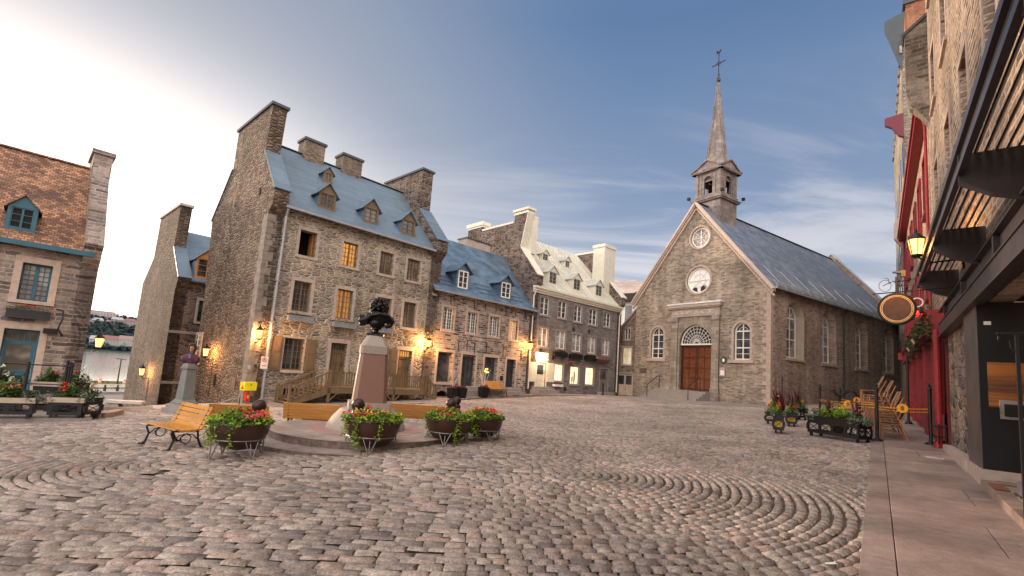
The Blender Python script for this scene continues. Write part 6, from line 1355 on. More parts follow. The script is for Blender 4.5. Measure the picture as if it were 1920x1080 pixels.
def on_face(b, px, py, off=-.38):   # point off a facade plane
    u, z = b.uv(px, py, off); w = b.W(u, off); return Vector((w.x, w.y, z))
def on_side(b, px, py, off=-.38):
    v, z = b.vz(px, py, off); w = b.W(off, v); return Vector((w.x, w.y, z))
n_ = lambda b, k: (b.n.x*k, b.n.y*k, 0)
dd_ = lambda b, k: (b.d.x*k, b.d.y*k, 0)
lantern('wall_lantern', 'lit lantern at the near corner of the tall tan house by the downpipe', on_face(BH, 485, 634), arm_dir=n_(BH, .38), energy=55)
lantern('wall_lantern', 'lit lantern on the brown gable wall of the tall house above the statue', on_side(BH, 385, 667), arm_dir=dd_(BH, .38), energy=35, pole=1.9)
lantern('wall_lantern', 'lit lantern on the gable wall of the river side house, lowest one', on_side(RH, 265, 703, -.4), arm_dir=dd_(RH, .4), energy=45, pole=2.6, s_=1.1)
lantern('wall_lantern', 'lit lantern where the tall house meets the blue roofed shop house', on_face(SH, 803, 650), arm_dir=n_(SH, .38), energy=95, pole=2.4)
lantern('wall_lantern', 'lit lantern where the blue roofed house meets the grey house', on_face(CR, 993.5, 655, -.4), arm_dir=n_(CR, .4), energy=70, s_=1.2)
lantern('wall_lantern', 'lit lantern sticking out from the shingle roofed house over the river', (lambda p: p)(Vector((*LH.W(.42, .3), LH.vz(172, 649, .42)[1]))), arm_dir=dd_(LH, -.42), energy=30)
q_ = at(1718, 486, 1); _s = 12.6; _p = sa(_s, .69)
lantern('street_lantern', 'large glowing lantern hung by the steel awning above the street', (_p[0], _p[1], 3.02), arm_dir=(AD.x*.7, AD.y*.7, 0), energy=30, s_=.95, group='lit wall lanterns')
for px, en in ((1015, 40),):
    l = bpy.data.lights.new('door_light', 'POINT'); l.energy = en; l.color = (1, .65, .35); l.shadow_soft_size = .2; lo = bpy.data.objects.new('door_light', l); col.objects.link(lo); lo.parent = CR.root
    u, z = CR.uv(px, 676); lo.location = (u, -.45, z-CR.zb)
# ================================================================== SQUARE FURNITURE
M_WOODY = plain('yellow_varnished_slats', (.50, .235, .045), .38, var=.18, sc_=4, grain=(.3, 1, 1), coat=.3)
def make_bench(label, group, cat='bench'):
    o = thing('park_bench', label, cat, (0, 0, 0), 0, group)   # local: x along, +y to the back, seat .40 high
    L_ = 1.22; q = MB()
    for i in range(5): y = -.30+.105*i; z = .40-.02*math.sin(i/4*math.pi)+(.012 if i == 0 else 0); q.box(-L_/2-.12, L_/2+.12, y, y+.088, z, z+.032)
    q.build('seat', M_WOODY, o); q = MB()
    for i in range(5): t_ = i/4; y = .24+.14*t_; z = .45+.37*t_; q.add(*(lambda m: (m.v, m.f))(MB().box(-L_/2-.12, L_/2+.12, -.016, .016, -.04, .04)), Matrix.Translation((0, y, z)) @ Matrix.Rotation(-.35, 4, 'X'))
    q.build('backrest', M_WOODY, o)
    for x in (-L_/2, L_/2):
        q = MB(); q.tube([(x, -.36, .0), (x, -.30, .05), (x, -.25, .22), (x, -.31, .36), (x, -.28, .395)], [.03, .026, .022, .022, .02], 7); q.tube([(x, .36, .0), (x, .30, .05), (x, .22, .22), (x, .20, .36), (x, .25, .48), (x, .39, .86)], [.03, .026, .022, .022, .02, .016], 7)
        q.tube([(x, -.28, .385), (x, .2, .375)], .018, 6); q.box(x-.03, x+.03, -.42, -.30, 0, .03); q.box(x-.03, x+.03, .30, .42, 0, .03)
        q.tube([(x, -.25, .2), (x, -.15, .30), (x, -.02, .33), (x, .08, .27), (x, .06, .17), (x, -.02, .13), (x, -.1, .17), (x, -.12, .27), (x, -.02, .33)], .012, 5); q.tube([(x, .22, .2), (x, .12, .30), (x, -.02, .33), (x, -.13, .25), (x, -.1, .16)], .012, 5)
        q.build('cast_iron_leg', M_BLACK, o, smooth=40)
    return o
A_, B_, C_ = gp(267, 836), gp(313, 848), gp(370, 838); ctr = (A_+B_)/2; ang = math.atan2(B_.y-A_.y, B_.x-A_.x); back = Vector((-math.sin(ang), math.cos(ang)))
bench0 = make_bench('yellow slatted bench with black scrolled iron legs, leftmost in the square, facing left', 'yellow benches around the monument')
bench0.location = (ctr.x+back.x*.30, ctr.y+back.y*.30, ground_z(ctr.x, ctr.y)+.02); bench0.rotation_euler = (0, 0, ang); bench0.scale = (.88, .9, .94)
for (pxl, pxr, py, lab, face, dist) in ((399, 509, 758, 'yellow bench seen from behind at the left, behind the first bowl planter', 1, 13.2), (537, 652, 757, 'yellow bench behind the monument, just left of the pedestal', 1, 13.9), (727, 828, 758, 'yellow bench behind the monument, right of the pedestal', 1, 14.6)):
    a = at(pxl, py, dist); c = at(pxr, py, dist*.985); m_ = (a+c)/2; ln = (c-a).length; an = math.atan2(c.y-a.y, c.x-a.x)
    z = m_.z-.86*.86
    o = copytree(bench0, (m_.x+.0, m_.y, z), an+math.pi, lab); o.scale = (ln/1.46, .9, .88)
o = copytree(bench0, (0, 0, 0), 0, 'yellow bench against the blue roofed shop house by the grey door'); u0 = SH.uv(908, 733, -.9)[0]; u1 = SH.uv(946, 733, -.9)[0]; w = SH.W((u0+u1)/2, -.95); o.location = (w.x, w.y, ground_z(*w)+.05); o.rotation_euler = (0, 0, math.atan2(SH.d.y, SH.d.x)); o.scale = ((u1-u0)/1.46, 1, 1)
# ---- monument
MC = at(688, 785, 12.3); MG = ground_z(MC.x, MC.y)
def monument():
    gran = slab_mat('monument_granite', [(0, (.24, .20, .185)), (1, (.27, .225, .205))], .3); pink = plain('pink_granite', (.205, .115, .09), .45, var=.16, sc_=60, spec=.5); cream = plain('cream_granite', (.30, .26, .225), .7, var=.14, sc_=40); rough = plain('rough_granite_edge', (.15, .115, .10), .9, var=.45, sc_=9, bump=.9)
    zt = at(640, 815, 10.4).z; zt = MG+.16; R1_ = 2.1; R2_ = 2.62
    o = thing('monument_steps', 'round granite platform of two steps under the bust pedestal', 'steps', (MC.x, MC.y, MG), 0)
    q = MB(); q.lathe([(R1_-.012, -.3), (R1_, .13), (R1_, .19)], 72); s1 = q.build('upper_step', rough, o); q = MB(); q.lathe([(R1_+.015, .19), (R1_+.015, .205), (R1_-.02, .212)], 72); q.build('tread', gran, s1)
    q = MB(); q.lathe([(1.35, .212), (1.35, .2155)], 64); q.build('pink_inlay', plain('pink_inlay_granite', (.30, .19, .165), .6, var=.12, sc_=20), s1)
    q = MB(); n = 40; a0, a1 = math.pi*.62, math.pi*1.58; vi = []; 
    ang_ = [a0+(a1-a0)*i/n for i in range(n+1)]
    def ringpoly(r_, z0, z1, mb):
        pts = [(r_*math.cos(a), r_*math.sin(a)) for a in ang_]+[((R1_-.4)*math.cos(a), (R1_-.4)*math.sin(a)) for a in reversed(ang_)]; mb.poly([(x, y, z0) for x, y in pts], (0, 0, z1-z0))
    ringpoly(R2_, -.5, .03, q); s2 = q.build('lower_step', rough, o); q = MB(); ringpoly(R2_+.015, .0305, .045, q); q.build('tread', gran, s2)
    p = thing('monument_pedestal', 'tall tapering pink granite pedestal with cream cap carrying the dark bust', 'pedestal', (MC.x, MC.y, MG+.2155), R(20))
    q = MB(); q.lathe([(.92, 0), (.90, .10), (.80, .26), (.66, .42), (.62, .46)], 40); q.build('flared_base', cream, p, smooth=30)
    def sq(w0, w1, z0, z1, ch, mb):
        def oc(w, z): c = w*ch; return [(-w+c, -w, z), (w-c, -w, z), (w, -w+c, z), (w, w-c, z), (w-c, w, z), (-w+c, w, z), (-w, w-c, z), (-w, -w+c, z)]
        mb.add(oc(w0, z0)+oc(w1, z1), [(7, 6, 5, 4, 3, 2, 1, 0), tuple(range(8, 16))]+[(i, (i+1) % 8, 8+(i+1) % 8, 8+i) for i in range(8)])
    ht = at(700, 630, 12.3).z-MG-.2155; zs0 = at(690, 753, 12.3).z-MG-.2155; zs1 = at(698, 664, 12.3).z-MG-.2155
    q = MB(); sq(.47, .47, .461, zs0, .03, q); q.build('base_block', cream, p); q = MB(); sq(.39, .315, zs0+.001, zs1, .22, q); q.build('shaft', pink, p)
    q = MB(); sq(.33, .33, zs1+.001, zs1+.19, .16, q); sq(.33, .19, zs1+.1905, ht, .3, q); q.build('capital', cream, p)
    print('pedestal', zs0, zs1, ht); return MG+.2155+ht
BZ = monument()
def remeshed(name, parts, mat, parent, vox=.012, smooth=4, loc=(0, 0, 0)):
    mb = MB()
    for f in parts: f(mb)
    o = mb.build(name, mat, parent, smooth=180); m = o.modifiers.new('r', 'REMESH'); m.mode = 'VOXEL'; m.voxel_size = vox; m.use_smooth_shade = True
    s_ = o.modifiers.new('s', 'SMOOTH'); s_.iterations = smooth; s_.factor = .5; o.location = loc; return o
def bust():
    br = plain('dark_bronze', (.018, .017, .018), .32, .75, var=.4, sc_=6, spec=.6)
    o = thing('bronze_bust', 'black bronze bust with curly wig and wind-blown cloak on the tall pedestal', 'bust', (MC.x, MC.y, BZ), R(10)); rg = random.Random(9)
    q = MB()
    def sq(w0, w1, z0, z1): q.add([(sx*w, sy*w, z) for w, z in ((w0, z0), (w1, z1)) for sx, sy in ((-1, -1), (1, -1), (1, 1), (-1, 1))], [(3, 2, 1, 0), (4, 5, 6, 7)]+[(i, (i+1) % 4, 4+(i+1) % 4, 4+i) for i in range(4)])
    sq(.20, .20, .0, .05); sq(.19, .08, .051, .10); q.lathe([(.075, .10), (.06, .14), (.08, .165), (.13, .18), (.13, .20)], 20); q.build('socle', br, o, smooth=35)
    E = lambda c, r, rot=None: (lambda mb: mb.ell(c, r, 18, 12, (Matrix.Translation(c) @ Matrix.Rotation(rot, 4, 'Y') @ Matrix.Translation([-x for x in c])) if rot else None))
    parts = [E((.0, .0, .34), (.20, .15, .17)), E((.02, 0, .47), (.26, .17, .15)), E((-.18, -.03, .49), (.13, .13, .11)), E((.24, -.0, .47), (.13, .14, .12)), E((.0, 0, .22), (.12, .11, .06)),
             E((.02, 0, .60), (.09, .09, .14)), E((.02, -.02, .78), (.105, .125, .15)), E((.02, -.15, .765), (.024, .035, .04)), E((.02, -.12, .68), (.05, .04, .035)), E((.065, -.125, .815), (.03, .02, .015)), E((-.025, -.125, .815), (.03, .02, .015))]
    # cloak: thick roll across the chest streaming to the left
    def roll(pts, rs): return lambda mb: mb.tube(pts, rs, 12)
    parts += [roll([(.30, .02, .34), (.33, -.06, .44), (.25, -.14, .53), (.05, -.19, .56), (-.13, -.17, .51), (-.24, -.12, .42), (-.34, -.08, .38), (-.43, -.04, .35)], [.05, .06, .06, .05, .06, .065, .075, .06]),
              roll([(-.2, -.06, .35), (-.31, -.04, .31), (-.42, .0, .27)], [.06, .06, .045]), roll([(-.22, .02, .44), (-.36, .0, .48), (-.45, .0, .47)], [.04, .05, .065]), roll([(.32, .04, .50), (.38, .03, .40), (.33, .0, .30), (.22, -.02, .25)], [.06, .07, .06, .05])]
    remeshed('torso', parts, br, o, .014, 3)
    # curly wig: many locks
    q = MB()
    for i in range(240):
        a = rg.uniform(0, 6.283); t_ = rg.random(); z = .53+.43*t_; r0 = .215*math.sqrt(max(.05, 1-((z-.74)/.24)**2)) if z > .72 else .205
        x, y = .02+r0*math.cos(a), .03+r0*.92*math.sin(a)
        if y < -.06 and .60 < z < .86 and abs(x-.02) < .10: continue
        s_ = rg.uniform(.024, .042); q.ell((x, y, z), (s_, s_, s_*rg.uniform(.9, 1.6)), 7, 5)
    q.ell((.02, .04, .77), (.19, .165, .19), 14, 10); q.ell((.02, .07, .62), (.18, .13, .16), 14, 10); q.build('curly_hair', br, o, smooth=180)
    s_ = .96; o.scale = (s_, s_, s_*1.0)
bust()
def second_statue():
    p = gp(343, 773); p = at(343, 770, 19.2); z0 = ground_z(p.x, p.y)+.03
    o = thing('statue_pedestal', 'slender grey tapering pedestal with stepped base below the small painted bust', 'pedestal', (p.x, p.y, z0), R(-25)); gr = plain('grey_green_stone', (.17, .18, .175), .65, var=.12, sc_=4)
    def sqp(mb, w0, w1, a, c): mb.add([(sx*w, sy*w, z) for w, z in ((w0, a), (w1, c)) for sx, sy in ((-1, -1), (1, -1), (1, 1), (-1, 1))], [(3, 2, 1, 0), (4, 5, 6, 7)]+[(i, (i+1) % 4, 4+(i+1) % 4, 4+i) for i in range(4)])
    H = at(351, 681, 19.2).z-z0; sc_ = H/2.0
    q = MB(); K_ = .74; q.v = []; sqp(q, .58, .58, -.3, .12); sqp(q, .48, .48, .121, .24); q.build('plinth', M_TRIMG, o); q = MB(); sqp(q, .38, .38, .241, .38*sc_); sqp(q, .36, .27, .381*sc_, .50*sc_); sqp(q, .255, .19, .501*sc_, 1.72*sc_); sqp(q, .19, .235, 1.721*sc_, 1.78*sc_); sqp(q, .235, .235, 1.781*sc_, 1.84*sc_); sqp(q, .22, .18, 1.841*sc_, H); q.build('shaft', gr, o)
    b = thing('painted_bust', 'small painted bust with dark curly hair and purple coat on the slender grey pedestal', 'bust', (p.x, p.y, z0+H), R(15))
    skin = plain('skin_tone_paint', (.42, .20, .11), .55, var=.08); coat = plain('purple_coat', (.075, .018, .035), .7, var=.3); hair = plain('dark_hair', (.03, .018, .014), .7)
    E = lambda c, r: (lambda mb: mb.ell(c, r, 18, 12))
    remeshed('torso', [E((0, 0, .16), (.27, .15, .17)), E((-.2, 0, .13), (.12, .12, .14)), E((.2, 0, .13), (.12, .12, .14)), E((0, 0, .04), (.16, .13, .06)), E((0, -.03, .29), (.14, .10, .06))], coat, b, .015, 3)
    remeshed('head', [E((0, 0, .36), (.055, .055, .1)), E((0, -.01, .485), (.085, .10, .125)), E((0, -.115, .475), (.018, .03, .035)), E((0, -.09, .41), (.04, .035, .03)), E((.09, 0, .48), (.015, .02, .035)), E((-.09, 0, .48), (.015, .02, .035))], skin, b, .008, 2)
    q = MB(); rg = random.Random(3)
    for i in range(150):
        a = rg.uniform(0, 6.3); z = rg.uniform(.34, .63); r_ = .13*math.sqrt(max(.1, 1-((z-.5)/.17)**2)); x, y = r_*math.cos(a), .02+r_*math.sin(a)
        if y < -.03 and z < .56 and abs(x) < .075: continue
        s_ = rg.uniform(.018, .03); q.ell((x, y, z), (s_, s_, s_*1.3), 6, 4)
    q.build('hair', hair, b, smooth=180); q = MB()
    for sx in (-.032, .032): q.ell((sx, -.098, .50), (.013, .008, .008), 6, 4)
    q.build('eyes', M_BLACK, b); q = MB(); q.ell((0, -.105, .435), (.024, .01, .007), 8, 4); q.build('mouth', plain('lip_red', (.3, .06, .05), .5), b)
    q = MB(); q.poly([(-.05, -.15, .3), (.05, -.15, .3), (.03, -.165, .16), (-.03, -.165, .16)], (0, .02, 0)); q.build('jabot', plain('blue_grey_cloth', (.12, .10, .22), .6), b)
    b.scale = (.86, .86, 1.02)
    o.scale = (.74, .74, 1)
second_statue()
# ---- ball-topped bollards
def make_bollard(label):
    o = thing('bollard', label, 'bollard', (0, 0, 0), 0, 'ball topped bollards around the monument'); m = plain('brown_cast_iron', (.045, .025, .022), .38, .5, var=.25)
    q = MB(); q.lathe([(.15, 0), (.15, .10), (.125, .13), (.118, .62), (.13, .66), (.13, .70), (.105, .73), (.10, .76)], 24); q.build('post', m, o, smooth=35); q = MB(); q.ell((0, 0, .87), (.135, .135, .135), 24, 16); q.build('ball', m, o, smooth=180); return o
boll = None
for px, pt, dist, lab in ((488, 749, 10.9, 'ball topped bollard left of the monument behind the leftmost bowl planter'), (673, 747, 10.6, 'ball topped bollard right behind the middle bowl planter before the pedestal'), (847, 747, 12.2, 'ball topped bollard behind the third bowl planter, taller of the close pair'), (857, 743, 14.2, 'ball topped bollard farther back, peeping past its twin behind the third planter')):
    p = at(px, pt, dist); z = ground_z(p.x, p.y)+.02
    if boll is None: boll = o = make_bollard(lab)
    else: o = copytree(boll, (0, 0, 0), 0, lab)
    o.location = (p.x, p.y, z); hs = (p.z-z)/1.005; o.scale = (1.0, 1.0, hs)
# ---- bowl planters
def make_bowl(label, loc, R_, rimz, seed, rot):
    o = thing('bowl_planter', label, 'planter', loc, rot, 'brown bowl planters on wire stands'); rg = random.Random(seed); H = rimz
    bm = plain('brown_bowl_shell', (.052, .022, .016), .30, .1, var=.3, sc_=3, spec=.55); st = plain('galvanised_wire', (.22, .215, .21), .45, .7)
    q = MB(); pr_ = [(R_*math.sin(a)**.85 if a > 0 else .01, H-R_*.95*math.cos(a)) for a in [math.pi/2*i/14 for i in range(15)]]; pr_[0] = (.02, pr_[0][1]); q.lathe(pr_+[(R_+.015, H+.01), (R_+.01, H+.03), (R_-.04, H+.03), (R_-.05, H-.03)], 40); q.build('bowl', bm, o, smooth=40)
    zr = H-R_*.95*math.cos(math.pi/2*.62); rr = R_*math.sin(math.pi/2*.62)**.85+.012
    q = MB(); q.tube([(rr*math.cos(2*math.pi*i/28), rr*math.sin(2*math.pi*i/28), zr) for i in range(29)], .012, 6); 
    for k in range(4):
        a = math.pi/2*k+.3; e = R_*.95; c, s_ = math.cos(a), math.sin(a); 
        for da in (-.28, .28): q.tube([(rr*math.cos(a+da), rr*math.sin(a+da), zr), (e*math.cos(a+da*.1), e*math.sin(a+da*.1), .0)], .011, 6)
        q.tube([((rr-.06)*math.cos(a), (rr-.06)*math.sin(a), zr-.04), (e*c*.98, e*s_*.98, 0.004)], .010, 6)
    q.build('wire_stand', st, o)
    l1, l2, f1, f2, f3 = MB(), MB(), MB(), MB(), MB()
    flower_mass(l1, f1, (0, 0, H-.02), (R_*1.08, R_*1.08, .24), 900, 20, rg, .075, .045, .45); flower_mass(l2, f2, (0, 0, H), (R_*1.12, R_*1.12, .23), 480, 12, rg, .075, .04, .4); flower_mass(MB(), f3, (0, 0, H), (R_*.9, R_*.9, .24), 1, 7, rg, .05, .05, .3)
    for k in range(7):         # trailing stems
        a = rg.uniform(0, 6.28); 
        if k < 4: a = -math.pi/2-rot+rg.uniform(-1.3, 1.3)
        x, y, z = R_*1.02*math.cos(a), R_*1.02*math.sin(a), H; ln = rg.uniform(.25, H-.02)
        while z > H-ln:
            for j in range(3): (l1 if rg.random() < .5 else l2).leaf((x+rg.gauss(0, .03), y+rg.gauss(0, .03), z), .062, rg, 1.5)
            z -= .035; x += rg.gauss(0, .012); y += rg.gauss(0, .012)
    q = MB(); q.lathe([(R_-.06, H-.04), (R_-.08, H-.01)], 24); q.build('soil', plain('soil', (.02, .014, .01), .95), o)
    l1.build('leaves', M_LEAF, o); l2.build('lime_leaves', M_LEAFL, o); f1.build('pink_flowers', M_FPINK, o); f2.build('orange_flowers', M_FOR, o); f3.build('red_flowers', M_FRED, o)
    return o
for i, (px, pyb, pyr, hw, lab) in enumerate(((443, 858, 796, 57, 'bowl planter with trailing flowers nearest the slatted bench, leftmost'), (694, 846, 790, 53, 'bowl planter with mostly pink flowers right in front of the pedestal'), (838, 832, 787, 43, 'bowl planter third from the left with a bollard behind it'), (903, 826, 786, 37, 'bowl planter farthest right with dark purple leaves on top'))):
    p = gp(px, pyb); dist = math.hypot(p.x, p.y); rim = at(px, pyr, dist); e = at(px+hw, pyr, dist); R_ = (e-rim).length
    make_bowl(lab, (p.x, p.y, p.z+.025), R_, rim.z-p.z, 20+i, rng.uniform(0, 1.5))
# ================================================================== TERRACE ON THE RIGHT
def X_box(mb, x0, x1, y, z0, z1, n, w=.022):       # lattice of crossed bars with uprights on the plane y
    for i in range(n):
        a = x0+(x1-x0)*i/n; c = x0+(x1-x0)*(i+1)/n; g = (c-a)*.14
        mb.beam((a+g, y, z0), (c-g, y, z1), w, w); mb.beam((a+g, y-.001, z1), (c-g, y-.001, z0), w, w); mb.box(a-g*.6, a+g, y-.015, y+.015, z0, z1)
    mb.box(x1-g, x1+g*.6, y-.015, y+.015, z0, z1)
def planter_box(label, loc, rot, L_, D_, H, seed, mats, n=4, nd=2, inner=None, group='black lattice planters on the terrace', spikes=0, sc_=1.0, liner=None, purple=True, ll=None):
    o = thing('lattice_planter', label, 'planter', loc, rot, group); rg = random.Random(seed); z0, z1 = .10, H
    zl0, zl1 = z0+(H-z0)*.20, z0+(H-z0)*.60; q = MB()
    for y in (-D_/2, D_/2-.03): q.box(-L_/2, L_/2, y, y+.03, zl1, z1); q.box(-L_/2, L_/2, y, y+.03, z0, zl0)
    for x in (-L_/2, L_/2-.03): q.box(x, x+.03, -D_/2+.03, D_/2-.03, zl1, z1); q.box(x, x+.03, -D_/2+.03, D_/2-.03, z0, zl0)
    q.box(-L_/2-.02, L_/2+.02, -D_/2-.02, D_/2+.02, z1+.001, z1+.03); q.build('box', M_BLACK, o)
    q = MB(); X_box(q, -L_/2, L_/2, -D_/2+.01, zl0, zl1, n, .016); q.build('lattice', M_BLACK, o)
    q2 = MB(); M = Matrix.Rotation(math.pi/2, 4, 'Z'); t_ = MB(); X_box(t_, -D_/2, D_/2, -L_/2+.01, zl0, zl1, nd, .016); q2.add(t_.v, t_.f, M); q2.build('lattice', M_BLACK, o)
    if liner: q = MB(); q.box(-L_/2+.05, L_/2-.05, -D_/2+.05, D_/2-.05, zl0-.02, zl1+.02); q.build('liner', liner, o)
    for x in (-L_/2+.08, L_/2-.08):
        for y in (-D_/2+.06, D_/2-.06): q = MB(); q.box(x-.03, x+.03, y-.03, y+.03, 0, z0); q.build('leg', M_BLACK, o)
    lf = ll or M_LEAF; a, b_, c, d, e = MB(), MB(), MB(), MB(), MB()
    flower_mass(a, d, (0, 0, H), (L_*.52, D_*.55, .30*sc_), int(520*L_), int(7*L_)+2, rg, .075, .05, .3); flower_mass(b_, e, (-L_*.06, 0, H), (L_*.25, D_*.45, .45*sc_), int(420*L_), int(5*L_)+1, rg, .08, .045, .4)
    for sx in (-1, 1): flower_mass(c, MB(), (sx*L_*.42, -.02, H-.10), (L_*.16+.05, D_*.62, .26*sc_), int(420*L_), 0, rg, .06, .03, .2)
    a.build('leaves', mats[0], o); b_.build('lime_leaves', mats[1], o); c.build('silver_leaves', M_LEAFS, o); d.build('red_flowers', mats[2], o); e.build('yellow_flowers', mats[3], o)
    if spikes:
        q = MB()
        for k in range(spikes):
            x = rg.uniform(-L_*.3, L_*.4); y = rg.uniform(-D_*.3, D_*.3)
            for j in range(16):
                an = rg.uniform(0, 6.28); h = rg.uniform(.35, .72)*sc_; r_ = rg.uniform(.05, .22); w = .022
                q.add([(x-w*math.sin(an), y+w*math.cos(an), H), (x+w*math.sin(an), y-w*math.cos(an), H), (x+r_*.5*math.cos(an)+w, y+r_*.5*math.sin(an), H+h*.7), (x+r_*math.cos(an), y+r_*math.sin(an), H+h)], [(0, 1, 2), (0, 2, 3)])
        q.build('purple_grass', M_PURP, o)
    return o
def fit(px0, py0, px1, py1):      # planter front edge from two ground pixels
    a, c = gp(px0, py0), gp(px1, py1); return a, c, math.atan2(c.y-a.y, c.x-a.x), (c-a).length
yl = plain('yellow_liner', (.70, .42, .05), .6)
a, c, an, ln = fit(1514, 818, 1610, 833); mid = (a+c)/2; nb = Vector((-math.sin(an), math.cos(an))); hgt = at(1512, 782, math.hypot(a.x, a.y)).z-a.z
planter_box('long black lattice planter with lime leaves and red flowers, nearest on the right terrace', (mid.x+nb.x*.25, mid.y+nb.y*.25, ground_z(mid.x, mid.y)+.03), an, ln, .5, hgt, 1, (M_LEAF, M_LEAFL, M_FRED, M_FYEL), 4, 2, spikes=2)
for i, (x0, y0, x1, y1, yt, lab, lin) in enumerate(((1449, 814, 1470, 815.5, 779, 'narrow black planter with yellow panel, leftmost in front on the right terrace', yl), (1474, 801, 1494, 802.5, 776, 'black planter with yellow panel just behind the narrow leftmost one', yl), (1494, 789, 1515, 790, 768, 'farthest black planter on the terrace with orange red flowers', None), (1434, 796, 1452, 798, 775, 'low dark planter peeping out left of the narrow yellow panelled one', None))):
    a, c, an, ln = fit(x0, y0, x1, y1); mid = (a+c)/2; nb = Vector((-math.sin(an), math.cos(an))); hgt = at(x0, yt, math.hypot(a.x, a.y)).z-a.z
    planter_box(lab, (mid.x+nb.x*.3, mid.y+nb.y*.3, ground_z(mid.x, mid.y)+.03), an, ln, .6, hgt, 10+i, (M_LEAF, M_LEAFL if i != 2 else M_LEAFD, M_FRED if i != 2 else M_FOR, M_FYEL), 1, 2, spikes=2 if i != 3 else 1, liner=lin, sc_=1.15)
# iron posts
def make_post(label):
    o = thing('iron_post', label, 'post', (0, 0, 0), 0, 'black iron terrace posts'); q = MB(); q.lathe([(.14, 0), (.13, .02), (.05, .05), (.042, .08), (.042, .9), (.055, .91), (.055, .94), (.02, .97), (.035, 1.0), (.01, 1.03)], 14); q.build('shaft', M_BLACK, o, smooth=40); return o
posts = []; pm = None
for x0, y0, x1, y1, lab in ((1645, 832, 1643, 719, 'black post at the kerb between the long planter and the wicker chairs'), (1746, 840, 1742.5, 719, 'black post nearest the red shopfront pilasters'), (1537.5, 797, 1537.5, 720, 'black post rising behind the long planter'), (1576, 790, 1575, 727, 'black post behind the purple grass of the long planter'), (1704, 799, 1701, 664, 'tall black post far down beside the red shopfront'), (1466, 780, 1466, 704, 'thin black post farthest left above the terrace flowers')):
    p = gp(x0, y0); t_ = at(x1, y1, math.hypot(p.x, p.y)); z = ground_z(p.x, p.y)+(.08 if x0 > 1640 else .02)
    if pm is None: pm = o = make_post(lab)
    else: o = copytree(pm, (0, 0, 0), 0, lab)
    o.location = (p.x, p.y, z); o.scale = (1, 1, (t_.z-z)/1.03) if x0 != 1466 else (.5, .5, (t_.z-z)/1.03); posts.append((p.x, p.y, z, t_.z))
# yellow ropes with round discs between posts
def rope_set(label, p, q, za, zb, zc, zd, disc, name='yellow_rope'):
    o = thing(name, label, 'rope barrier', ((p[0]+q[0])/2, (p[1]+q[1])/2, (za+zc)/2), 0, 'yellow rope barriers with round discs'); c = Vector(o.location); m = plain('yellow_rope_plastic', (.72, .34, .02), .5)
    mb = MB()
    for h0, h1 in ((za, zc), (zb, zd)): A = Vector((p[0], p[1], h0)); B2 = Vector((q[0], q[1], h1)); mb.tube([A.lerp(B2, i/10)-c-Vector((0, 0, .03*math.sin(math.pi*i/10))) for i in range(11)], .009, 6)
    mb.build('rope', m, o)
    if disc is not None:
        D_ = at(*disc[:2], math.hypot(p[0]*(1-disc[2])+q[0]*disc[2], p[1]*(1-disc[2])+q[1]*disc[2]))-c; v = D_.copy(); r_ = disc[3]
        dirv = Vector((c.x, c.y, 0)).normalized(); R3 = Vector((0, 0, 1)).cross(dirv)
        pts = [D_+(R3*math.cos(6.283*i/24)+Vector((0, 0, 1))*math.sin(6.283*i/24))*r_ for i in range(24)]; mb = MB(); mb.poly(pts, dirv*.03); d_ = mb.build('disc', m, o)
        pts = [D_-dirv*.004+(R3*math.cos(6.283*i/12)*.35+Vector((0, 0, 1))*math.sin(6.283*i/12)*.55)*r_ for i in range(12)]; mb = MB(); mb.poly(pts, dirv*.003); mb.build('mark', plain('brown_mark', (.2, .09, .01), .6), d_)
P0_, P1_, P2_, P3_, P4_ = posts[0], posts[1], posts[2], posts[3], posts[4]
zz = lambda px, py, P: at(px, py, math.hypot(P[0], P[1])).z
rope_set('yellow rope pair with a round disc in front of the wicker chairs', P0_, P1_, zz(1645, 762, P0_), zz(1645, 767, P0_), zz(1745, 767, P1_), zz(1745, 773, P1_), (1692, 765.5, .45, .125))
rope_set('yellow rope pair with two discs running behind the long planter', P2_, P0_, zz(1537, 749, P2_), zz(1537, 751, P2_), zz(1645, 759, P0_), zz(1645, 765, P0_), (1590, 757.5, .55, .12))
rope_set('short yellow rope with a disc half hidden near the dark table legs', P3_, P0_, zz(1576, 748, P3_), zz(1576, 752, P3_), zz(1645, 756, P0_), zz(1645, 760, P0_), (1606.5, 750, .3, .11))
